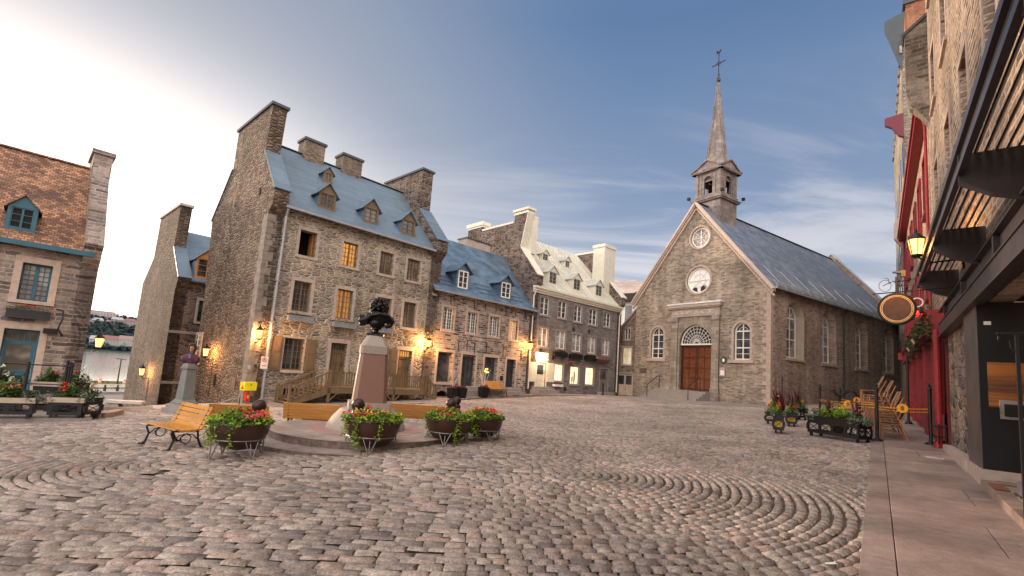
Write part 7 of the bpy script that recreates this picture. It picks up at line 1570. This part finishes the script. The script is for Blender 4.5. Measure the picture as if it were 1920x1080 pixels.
# wicker chairs, stacked
M_CANE = plain('cane', (.36, .17, .08), .45, var=.3, sc_=9); M_WEAVE = masonry('woven_seat', [(0, (.45, .36, .26)), (.5, (.25, .14, .08)), (1, (.6, .52, .42))], (.12, .05, .03), brick=(.05, .03, .006), bump=.6, wob=.002)
def make_chair(label):
    o = thing('wicker_chair', label, 'chair', (0, 0, 0), 0, 'stacked wicker bistro chairs')   # local: x width, -y front
    q = MB(); q.box(-.21, .21, -.21, .19, .425, .45); q.build('seat', M_WEAVE, o)
    q = MB(); q.tube([(-.22, -.22, .43), (.22, -.22, .43), (.22, .2, .43), (-.22, .2, .43), (-.22, -.22, .43)], .016, 6); q.tube([(-.2, -.18, .27), (.2, -.18, .27)], .012, 6); q.tube([(-.2, -.2, .2), (-.2, .22, .2)], .012, 6); q.tube([(.2, -.2, .2), (.2, .22, .2)], .012, 6); q.build('frame', M_CANE, o)
    for sx in (-1, 1):
        q = MB(); q.tube([(sx*.21, -.21, .44), (sx*.22, -.23, 0)], .017, 6); q.build('leg', M_CANE, o)
        q = MB(); q.tube([(sx*.21, .36, 0), (sx*.205, .19, .44), (sx*.2, .24, .62), (sx*.19, .36, .88)], .017, 6); q.build('leg', M_CANE, o)
    q = MB(); M = Matrix.Translation((0, .29, .72)) @ Matrix.Rotation(-.42, 4, 'X'); q.box(-.19, .19, -.012, .012, -.15, .17, M); q.build('backrest', M_WEAVE, o)
    q = MB(); q.tube([(-.19, .36, .88), (-.1, .385, .92), (.1, .385, .92), (.19, .36, .88)], .018, 6); q.build('top_rail', M_CANE, o); return o
cb = gp(1671, 830); chair0 = None; k = 0; face = RROT
stacks = [(cb.x, cb.y, 4, 0, 'front'), (cb.x+SD.x*.9-AD.x*.05, cb.y+SD.y*.9-AD.y*.05, 6, .04, 'middle'), (cb.x+SD.x*2.0-AD.x*.2, cb.y+SD.y*2.0-AD.y*.2, 7, -.05, 'rear')]
ordn = ['lowest', 'second lowest', 'third from the bottom', 'fourth from the bottom', 'fifth from the bottom', 'sixth from the bottom', 'topmost']
for sx, sy, n, dr, nm in stacks:
    for j in range(n):
        lab = f'wicker cane chair, {ordn[j] if j < n-1 else "topmost"} in the {nm} stack of the terrace'
        x, y = sx-AD.x*.062*j, sy-AD.y*.062*j; x += SD.x*.0*j
        z = ground_z(sx, sy)+.085+.15*j; rot = math.atan2(AD.y, AD.x)-math.pi/2+dr+.12+rng.uniform(-.03, .03)
        if chair0 is None: chair0 = o = make_chair(lab)
        else: o = copytree(chair0, (0, 0, 0), 0, lab)
        o.location = (sx-AD.x*.05*j, sy-AD.y*.05*j, z); o.rotation_euler = (0, 0, rot)
# folded parasol base / dark table stack behind
def dark_tables():
    p = gp(1618, 805); p = Vector((p.x+.2, p.y+.4, ground_z(p.x+.2, p.y+.4)))
    for i, (dx, dy, lab) in enumerate(((-.35, .6, 'dark cast iron cafe table base turned upside down, left of the two'), (.35, .5, 'dark cast iron cafe table base turned upside down, right of the two'))):
        o = thing('upturned_table', lab, 'table', (p.x+dx, p.y+dy, p.z), 0, 'upturned dark cafe tables'); q = MB(); q.lathe([(.36, .62), (.37, .63), (.37, .66), (.36, .67)], 24); q.build('table_top', M_WOODY, o); q = MB(); q.tube([(0, 0, .67), (0, 0, 1.15)], .045, 8)
        q.build('column', M_BLACK, o)
        for k in range(4): a = .4+math.pi/2*k; q = MB(); q.tube([(0, 0, 1.1), (.2*math.cos(a), .2*math.sin(a), 1.2), (.36*math.cos(a), .36*math.sin(a), 1.33), (.42*math.cos(a), .42*math.sin(a), 1.30)], [.035, .03, .025, .03], 7); q.build('foot', M_BLACK, o)
        for k in range(3): a = 2.1*k; q = MB(); q.tube([(.22*math.cos(a), .22*math.sin(a), .62), (.3*math.cos(a), .3*math.sin(a), 0)], .018, 6); q.build('leg', M_BLACK, o)
    p = gp(1632, 826); o = thing('upturned_table', 'low dark table lying on its side with curled iron feet next to the kerb post', 'table', (p.x-.15, p.y+.5, ground_z(p.x, p.y)+.03), .4, 'upturned dark cafe tables')
    q = MB(); q.tube([(-.5, .1, .32), (.0, 0, .30)], .045, 8); q.build('column', M_BLACK, o); q = MB(); q.lathe([(.28, -.015), (.28, .015)], 20, M=Matrix.Translation((-.5, .1, .33)) @ Matrix.Rotation(math.pi/2, 4, 'Y')); q.build('table_top', M_BLACK, o)
    for k in range(4): a = .6+math.pi/2*k; q = MB(); q.tube([(0, 0, .30), (.07, .18*math.cos(a), .30+.14*math.sin(a)), (.16, .30*math.cos(a), .30+.26*math.sin(a)), (.22, .32*math.cos(a), .31+.22*math.sin(a))], .03, 7); q.build('foot', M_BLACK, o)
dark_tables()
# hanging oval sign with its iron arm
def oval_sign():
    s_ = 13.6; c = sa(s_, .0285*s_*.98); h = .1505*s_; o = thing('hanging_sign', 'dark oval hanging sign with double gold ring below an iron arm', 'sign', (c[0], c[1], h), math.atan2(AD.y, AD.x))
    rx, rz = .32, .335; n = 40; brn = plain('dark_brown_sign', (.075, .035, .02), .5, var=.3, sc_=8); gold = plain('gold_ring', (.9, .55, .22), .3, .6); q = MB(); q.poly([(rx*math.cos(6.283*i/n), -.03, rz*math.sin(6.283*i/n)) for i in range(n)], (0, .06, 0)); q.build('board', brn, o)
    q = MB(); q.tube([(rx*math.cos(6.283*i/n), 0, rz*math.sin(6.283*i/n)) for i in range(n+1)], .035, 6); q.build('rim', M_BLACK, o)
    for f_ in (.90, .82): q = MB(); q.tube([(rx*f_*math.cos(6.283*i/n), -.035, rz*f_*math.sin(6.283*i/n)) for i in range(n+1)], .007, 5); q.build('gold_ring', gold, o)
    q = MB(); q.tube([(0, 0, rz), (0, 0, rz+.10)], .02, 6); q.tube([(-.42, 0, rz+.02), (1.2, 0, rz+.12)], .014, 6); q.tube([(0, 0, rz+.1), (0, 0, rz+.4)], .018, 6); q.tube([(-.02, 0, rz+.27), (.34, 0, rz+.34)], .01, 5)
    q.build('arm', M_BLACK, o); q = MB()
    for cx in (-.20, .20): q.tube([(cx+.11*math.cos(6.283*i/20), 0, rz+.20+.13*math.sin(6.283*i/20)) for i in range(21)], .005, 4)
    q.tube([(-.24, 0, rz+.2), (-.05, 0, rz+.3), (.2, 0, rz+.3), (.3, 0, rz+.2), (.05, 0, rz+.18), (-.05, 0, rz+.3)], .008, 5); q.tube([(-.12, 0, rz+.24), (-.14, 0, rz+.36), (-.2, 0, rz+.38)], .007, 5); q.build('bicycle_ornament', M_BLACK, o)
    q = MB(); q.poly([(-.06, 0, rz+.52), (.17, 0, rz+.55), (.17, 0, rz+.40), (.09, 0, rz+.40), (.09, 0, rz+.48), (-.06, 0, rz+.50)], (0, .1, 0)); q.build('spotlight', M_BLACK, o)
oval_sign()
# black hand rail with hook at the right edge, stone block, step
def hook_rail():
    p = Vector((*sa(7.6, 1.32), 0)); z0 = ground_z(p.x, p.y)+.08; T = at(1906, 627, math.hypot(p.x, p.y)); o = thing('hooked_handrail', 'black iron handrail post with scrolled hook at the right edge', 'handrail', (T.x, T.y, z0), RROT)
    h = T.z-z0; q = MB(); q.beam((0, 0, 0), (0, 0, h), .055, .03); q.build('post', M_BLACK, o); q = MB(); d = Vector((0, 1, 0)); q.beam((0, -.16, h+.012), (0, .9, h+.03), .05, .022); q.build('rail', M_BLACK, o)
    q = MB(); q.tube([(0, -.14, h), (0, -.15, h-.06), (0, -.1, h-.1), (0, -.06, h-.06), (0, -.05, h-.14), (0, -.02, h-.2), (0, .04, h-.19), (0, .05, h-.13)], .010, 6); q.build('hook', M_BLACK, o, smooth=180)
hook_rail()
def near_step():
    k = MB()
    s_ = -3.
    while s_ < 10.8: l = rng.uniform(1.5, 2.1); e = min(s_+l, 10.95); slab(k, s_, e, 1.30, 3.4, .20, .3); s_ += l
    o = k.build('entrance_step', M_SLAB); tag(o, kind='structure')
    p = sa(9.6, 1.62); b = thing('stone_block', 'small grey granite block standing on the shop step at the right edge', 'block', (p[0], p[1], ground_z(*p)+.2), RROT); q = MB(); q.box(-.12, .12, -.1, .1, 0, .2); q.box(-.1, .1, -.08, .08, .2, .215); q.build('block', M_TRIMG, b)
    p = sa(10.3, 1.5); q = MB(); q.box(-.3, .3, -.16, .16, 0, .012); o = q.build('floor_hatch', plain('rusty_plate', (.25, .09, .05), .7), loc=(p[0], p[1], ground_z(*p)+.206)); o.rotation_euler = (0, 0, RROT); tag(o, 'rust coloured metal hatch plate on the step below the dark panel', 'hatch')
    p = gp(1748, 866); q = MB(); q.box(-.22, .22, -.12, .12, 0, .008); o = q.build('access_cover', plain('pale_cover', (.55, .52, .48), .5), loc=(p.x, p.y, ground_z(p.x, p.y)+.086)); o.rotation_euler = (0, 0, RROT+.1); tag(o, 'small pale rectangular cover plate set in the right pavement', 'cover')
near_step()
# ================================================================== LEFT TERRACE
def left_terrace():
    o_f = {}
    lf = plain('pale_timber_lip', (.42, .35, .28), .7)
    spec = [(-40, 62, 745, 783, 0, 'black lattice planter with white and orange flowers in front row, at the left edge'), (92, 156, 745, 784, 0, 'black lattice planter with red flowers in front row, middle of the left terrace'), (157, 172, 746, 783, 1, 'short end planter with tall leaves next to the left kerb'),
            (-30, 38, 716, 742, 2, 'black planter with ferns and white flowers in the back row, before the blue door'), (66, 118, 716, 745, 3, 'black planter with dark bushy plants in the back row by the iron posts'), (136, 150, 717, 741, 3, 'small back row planter right of the three iron posts')]
    for i, (x0, x1, yt, yb, kk, lab) in enumerate(spec):
        dist = 17.6 if yb > 760 else 19.6
        a = at(x0, yb, dist*(1.0 if yb > 760 else 1.0)); c = at(x1, yb+.0, dist*.99); t_ = at((x0+x1)/2, yt+.5, dist); an = math.atan2(c.y-a.y, c.x-a.x); mid = (a+c)/2; z = ground_z(mid.x, mid.y)+.03; z = min(z, mid.z) if yb < 760 else mid.z
        o = planter_box(lab, (mid.x, mid.y, z), an, (c-a).length, .5, t_.z-z, 50+i, (M_LEAFD, M_LEAF, (M_FRED, M_FOR, M_FWH, M_FPINK)[kk], M_FWH if i in (0, 3) else (M_FRED if kk == 0 else M_FWH)), max(1, int((c-a).length/.42)), 1, group='black lattice planters before the shingle roofed house', ll=M_LEAF, sc_=1.1)
        H = t_.z-z; q = MB(); L_ = (c-a).length; q.box(-L_/2-.03, L_/2+.03, -.285, -.271, H-.10, H+.03); q.build('timber_lip', lf, o)
    # terrace deck under them
    a = at(-60, 786, 17.4); c = at(172, 786, 17.2); d = c-a; q = MB(); nrm = Vector((-d.y, d.x, 0)).normalized(); z = min(a.z, c.z)+.0
    pts = [Vector((a.x, a.y, 0)), Vector((c.x, c.y, 0)), Vector((c.x, c.y, 0))+nrm*3.6, Vector((a.x, a.y, 0))+nrm*3.6]; zt = (a.z+c.z)/2+.02
    q.poly([(p.x, p.y, zt-.35) for p in pts], (0, 0, .35)); o = q.build('terrace_floor', M_SLABG); tag(o, kind='structure')
    # railing with posts
    o = thing('terrace_railing', 'black iron terrace railing with three clustered posts before the shingle roofed house', 'railing', (c.x, c.y, zt), 0); base = Vector((c.x, c.y, zt)); q = MB()
    A0 = at(-20, 679, 19.0)-base; A1 = at(60, 683.5, 18.9)-base; A2 = at(135, 687, 18.8)-base; q.tube([A0, A1, A2], .022, 6); B0 = at(-20, 717, 19.)-base; B2_ = at(135, 722, 18.8)-base; q.tube([B0, B2_], .016, 6); q.build('rail', M_BLACK, o)
    for px, pt, pb in ((55, 678, 742), (128, 676, 730), (132.5, 679, 730), (137, 680, 730), (3, 690, 745)):
        t_ = at(px, pt, 18.85)-base; b_ = at(px-9*(pb-pt)/60*.9, pb, 18.85)-base; q = MB(); q.tube([Vector((t_.x, t_.y, 0)), t_], .035, 8); q.build('post', M_BLACK, o)
left_terrace()
def kerb_left():
    q = MB(); P = [gp(168, 786), gp(190, 785), gp(208, 782), gp(222, 777)]
    k = [Vector((p.x, p.y, ground_z(p.x, p.y)+.06)) for p in P]
    for a, b_ in zip(k[:-1], k[1:]): q.beam(a, b_, .25, .2)
    tag(q.build('kerb', M_KERB), kind='structure')
    p = at(212, 768, 24.0); z = ground_z(p.x, p.y)+.03; o = thing('stone_bench', 'grey stone seat with pale top standing on the side street pavement', 'stone seat', (p.x, p.y, z), .3); hh = at(212, 750, 24.).z-z
    q = MB(); q.add([(-.25, -.2, 0), (.25, -.2, 0), (.25, .2, 0), (-.25, .2, 0), (-.17, -.16, hh-.1), (.17, -.16, hh-.1), (.17, .16, hh-.1), (-.17, .16, hh-.1)], [(0, 1, 5, 4), (1, 2, 6, 5), (2, 3, 7, 6), (3, 0, 4, 7), (4, 5, 6, 7)]); q.build('foot', M_TRIMG, o); q = MB(); q.box(-.25, .95, -.2, .2, hh-.1, hh); q.build('seat_slab', plain('pale_concrete', (.5, .48, .45), .8), o)
    M_CONE = plain('orange_plastic', (.9, .16, .05), .5); cone = None
    for px, pt, pb, dist, lab in ((186, 709, 722, 44, 'orange traffic drum on the quay road, left of the two'), (232, 711, 723, 44, 'orange traffic drum on the quay road, right of the two'), (158, 709, 720, 44, 'orange traffic drum half hidden at the corner of the shingle roofed house')):
        b_ = gp(px, pb); t_ = at(px, pt, math.hypot(b_.x, b_.y)); z = b_.z+.02; print('drum', b_)
        if cone is None:
            cone = o = thing('traffic_drum', lab, 'traffic drum', (0, 0, 0), 0, 'orange traffic drums on the quay road'); q = MB(); q.lathe([(.32, 0), (.32, .08), (.24, .1), (.19, .95), (.12, 1.0)], 14); q.build('body', M_CONE, o); q = MB(); q.lathe([(.236, .42), (.228, .56)], 14); q.lathe([(.22, .68), (.212, .8)], 14); q.build('reflective_band', M_WHITE, o); q = MB(); q.tube([(-.06, 0, 1.), (-.06, 0, 1.08), (.06, 0, 1.08), (.06, 0, 1.)], .02, 6); q.build('handle', M_CONE, o)
        else: o = copytree(cone, (0, 0, 0), 0, lab)
        o.location = (b_.x, b_.y, z); s_ = max(.5, (t_.z-z)/1.08); o.scale = (s_, s_, s_)
    p = at(222, 706, 66); z = terrain_z(p.x, p.y); o = thing('quay_lamp_post', 'slim lamp post standing on the grass by the river', 'lamp post', (p.x, p.y, z), 0); hh = at(225, 673, 66).z-z
    q = MB(); q.tube([(0, 0, 0), (0, 0, hh)], [.08, .05], 8); q.build('post', M_DKGUT, o); q = MB(); q.beam((-.5, 0, hh), (.5, 0, hh), .12, .08); q.build('lamp_head', M_DKGUT, o)
    q = MB(); a = at(150, 710.5, 62); c = at(246, 714, 62); q.beam((a.x, a.y, terrain_z(a.x, a.y)+.65), (c.x, c.y, terrain_z(c.x, c.y)+.65), .08, .3)
    o = thing('guard_rail', 'pale guard rail along the quay road before the grass', 'guard rail', ((a.x+c.x)/2, (a.y+c.y)/2, terrain_z(a.x, a.y)), 0); q.v = [(x-o.location.x, y-o.location.y, z-o.location.z) for x, y, z in q.v]; q.build('rail', plain('pale_rail', (.6, .56, .5), .5), o)
    for i in range(5): f = i/4; x, y = a.x+(c.x-a.x)*f, a.y+(c.y-a.y)*f; q = MB(); q.box(-.08, .08, -.08, .08, terrain_z(x, y)-o.location.z-.1, terrain_z(x, y)-o.location.z+.75); q.build('post', M_DKGUT, o, loc=(x-o.location.x, y-o.location.y, 0))
kerb_left()
# ================================================================== SMALL THINGS BY THE HOUSES
def small():
    # handrail going down behind the benches
    a = at(372, 771, 17.5); m_ = at(408, 757, 18.2); c = at(450, 743.5, 19.2); o = thing('stair_handrail', 'slanting pale metal handrail behind the benches by the tall house corner', 'handrail', (a.x, a.y, ground_z(a.x, a.y)), 0); b = Vector(o.location)
    q = MB(); q.tube([a-b, m_-b, c-b], .022, 6); q.build('rail', plain('pale_steel', (.55, .54, .52), .3, .7), o)
    for p in (a, m_, c): q = MB(); q.tube([(p.x-b.x, p.y-b.y, ground_z(p.x, p.y)-b.z), p-b], .02, 6); q.build('post', M_BLACK, o)
    # yellow box with red lever below at the house corner
    p = on_side(BH, 452, 735, -.35); p = on_face(BH, 466, 724, -.45); o = thing('yellow_meter_box', 'bright yellow box on a post with red handle at the tall house corner', 'utility box', (p.x, p.y, ground_z(p.x, p.y)), math.atan2(BH.d.y, BH.d.x)+.25); z = p.z-o.location.z
    q = MB(); q.box(-.25, .25, -.16, .16, z-.16, z+.16); yb = q.build('box', plain('bright_yellow', (.85, .75, .02), .45), o); q = MB(); q.poly([(-.02, -.165, z+.04), (.04, -.165, z+.04), (.01, -.165, z+.10)], (0, .004, 0)); q.build('mark', M_BLACK, yb); q = MB(); q.poly([(-.255, -.1, z-.12), (-.255, .1, z-.12), (-.255, 0, z+.04)], (.004, 0, 0)); q.build('red_triangle', plain('red_mark', (.7, .03, .02), .5), yb)
    q = MB(); q.tube([(0, 0, 0), (0, 0, z-.16)], .035, 8); q.build('post', M_FRED, o); q = MB(); q.box(-.09, .07, -.07, .07, z-.55, z-.25); q.build('red_valve', plain('fire_red', (.75, .04, .02), .45), o); q = MB(); q.box(-.05, .02, -.08, -.071, z-.47, z-.36); q.build('yellow_label', plain('label_yellow', (.85, .65, .05), .5), o)
    # parking sign on the downpipe
    p = on_face(BH, 495.5, 680, -.2); o = thing('parking_sign', 'small white sign with red ring fixed to the grey downpipe', 'sign', (p.x, p.y, p.z), math.atan2(BH.d.y, BH.d.x)); q = MB(); q.box(-.14, .14, -.012, 0, -.25, .25); q.build('plate', M_WHITE, o)
    rd = plain('sign_red', (.65, .02, .02), .5); q = MB(); q.tube([(.09*math.cos(6.283*i/20), -.014, .12+.09*math.sin(6.283*i/20)) for i in range(21)], .012, 4); q.beam((-.06, -.016, .18), (.06, -.016, .06), .018, .006, (0, 1, 0)); q.build('red_ring', rd, o); q = MB(); q.box(-.035, -.018, -.015, -.0125, .07, .17); q.tube([(-.02, -.014, .165), (.02, -.014, .16), (.02, -.014, .13), (-.02, -.014, .125)], .006, 4); q.build('letter_p', M_BLACK, o); q = MB(); q.beam((-.09, -.015, -.12), (.09, -.015, -.12), .004, .03); q.build('red_arrow', rd, o)
    # black pots with birch branches
    for px, pb, pt, dist, lab in ((856, 744, 731, 27.2, 'pair of square black pots'), (918, 741, 729, 30.5, 'x')):
        for j in (0, 1) if px == 856 else (0,):
            w = SH.W(SH.uv(px+(-8 if j == 0 else 5) if px == 856 else px-12, pb, -1.1)[0], -1.1-.15*j); z = ground_z(*w)+.05
            lab = ('square black pot with pale birch branches, left of the close pair by the shop door' if j == 0 else 'square black pot, right of the close pair by the shop door') if px == 856 else 'square black pot with pale branches beside the yellow bench'
            o = thing('branch_pot', lab, 'plant pot', (w.x, w.y, z), .7, 'black pots with branches before the shop'); q = MB(); s_ = .24; q.add([(-s_*.8, -s_*.8, 0), (s_*.8, -s_*.8, 0), (s_*.8, s_*.8, 0), (-s_*.8, s_*.8, 0), (-s_, -s_, .55), (s_, -s_, .55), (s_, s_, .55), (-s_, s_, .55)], [(0, 1, 5, 4), (1, 2, 6, 5), (2, 3, 7, 6), (3, 0, 4, 7), (4, 5, 6, 7)]); q.build('pot', M_BLACK, o)
            if j == 0:
                rg = random.Random(int(px)); q = MB()
                for k in range(9): a = rg.uniform(0, 6.3); t_ = rg.uniform(.1, .45); q.tube([(0, 0, .5), (t_*.4*math.cos(a), t_*.4*math.sin(a), .95), (t_*math.cos(a), t_*math.sin(a), rg.uniform(1.2, 1.75))], [.022, .016, .008], 5)
                q.build('branches', plain('birch_bark', (.5, .45, .42), .7), o)
            l, f = MB(), MB(); flower_mass(l, f, (0, 0, .53), (.24, .24, .16), 170, 8, random.Random(j), .07, .04, .3); l.build('leaves', M_PURP, o); f.build('flowers', M_FPINK, o)
    # black signal post near the annex
    p = CR.W(CR.uv(1128, 738, -.9)[0], -1.0); z = ground_z(*p)+.05; o = thing('short_black_post', 'short black post with a sphere beside the grey house end door', 'bollard', (p.x, p.y, z), 0); q = MB(); q.lathe([(.12, 0), (.12, .06), (.06, .09), (.055, .6), (.09, .64), (.07, .75), (.09, .8), (.02, .92)], 14); q.build('post', M_BLACK, o, smooth=40)
    # litter and chalk marks on the cobbles
    for px, py, lab, c, s_ in ((1557, 1067, 'scrap of white paper on the cobbles near the kerb', (.8, .78, .75), .055), (1768, 869, 'scrap of white paper by the red pipe', (.8, .78, .75), .03)):
        p = gp(px, py); q = MB(); q.add([(-s_, -.01, 0), (s_, -.02, .01), (s_*.8, .02, .012), (-s_*.7, .015, .004)], [(0, 1, 2, 3)]); q.add([(s_*.6, .0, .01), (s_*1.2, .02, .02), (s_*1.0, .03, .018)], [(0, 1, 2)]); o = q.build('paper_scrap', plain('paper', c, .7), loc=(p.x, p.y, p.z+(.045 if px < 1600 else .09))); tag(o, lab, 'litter')
small()
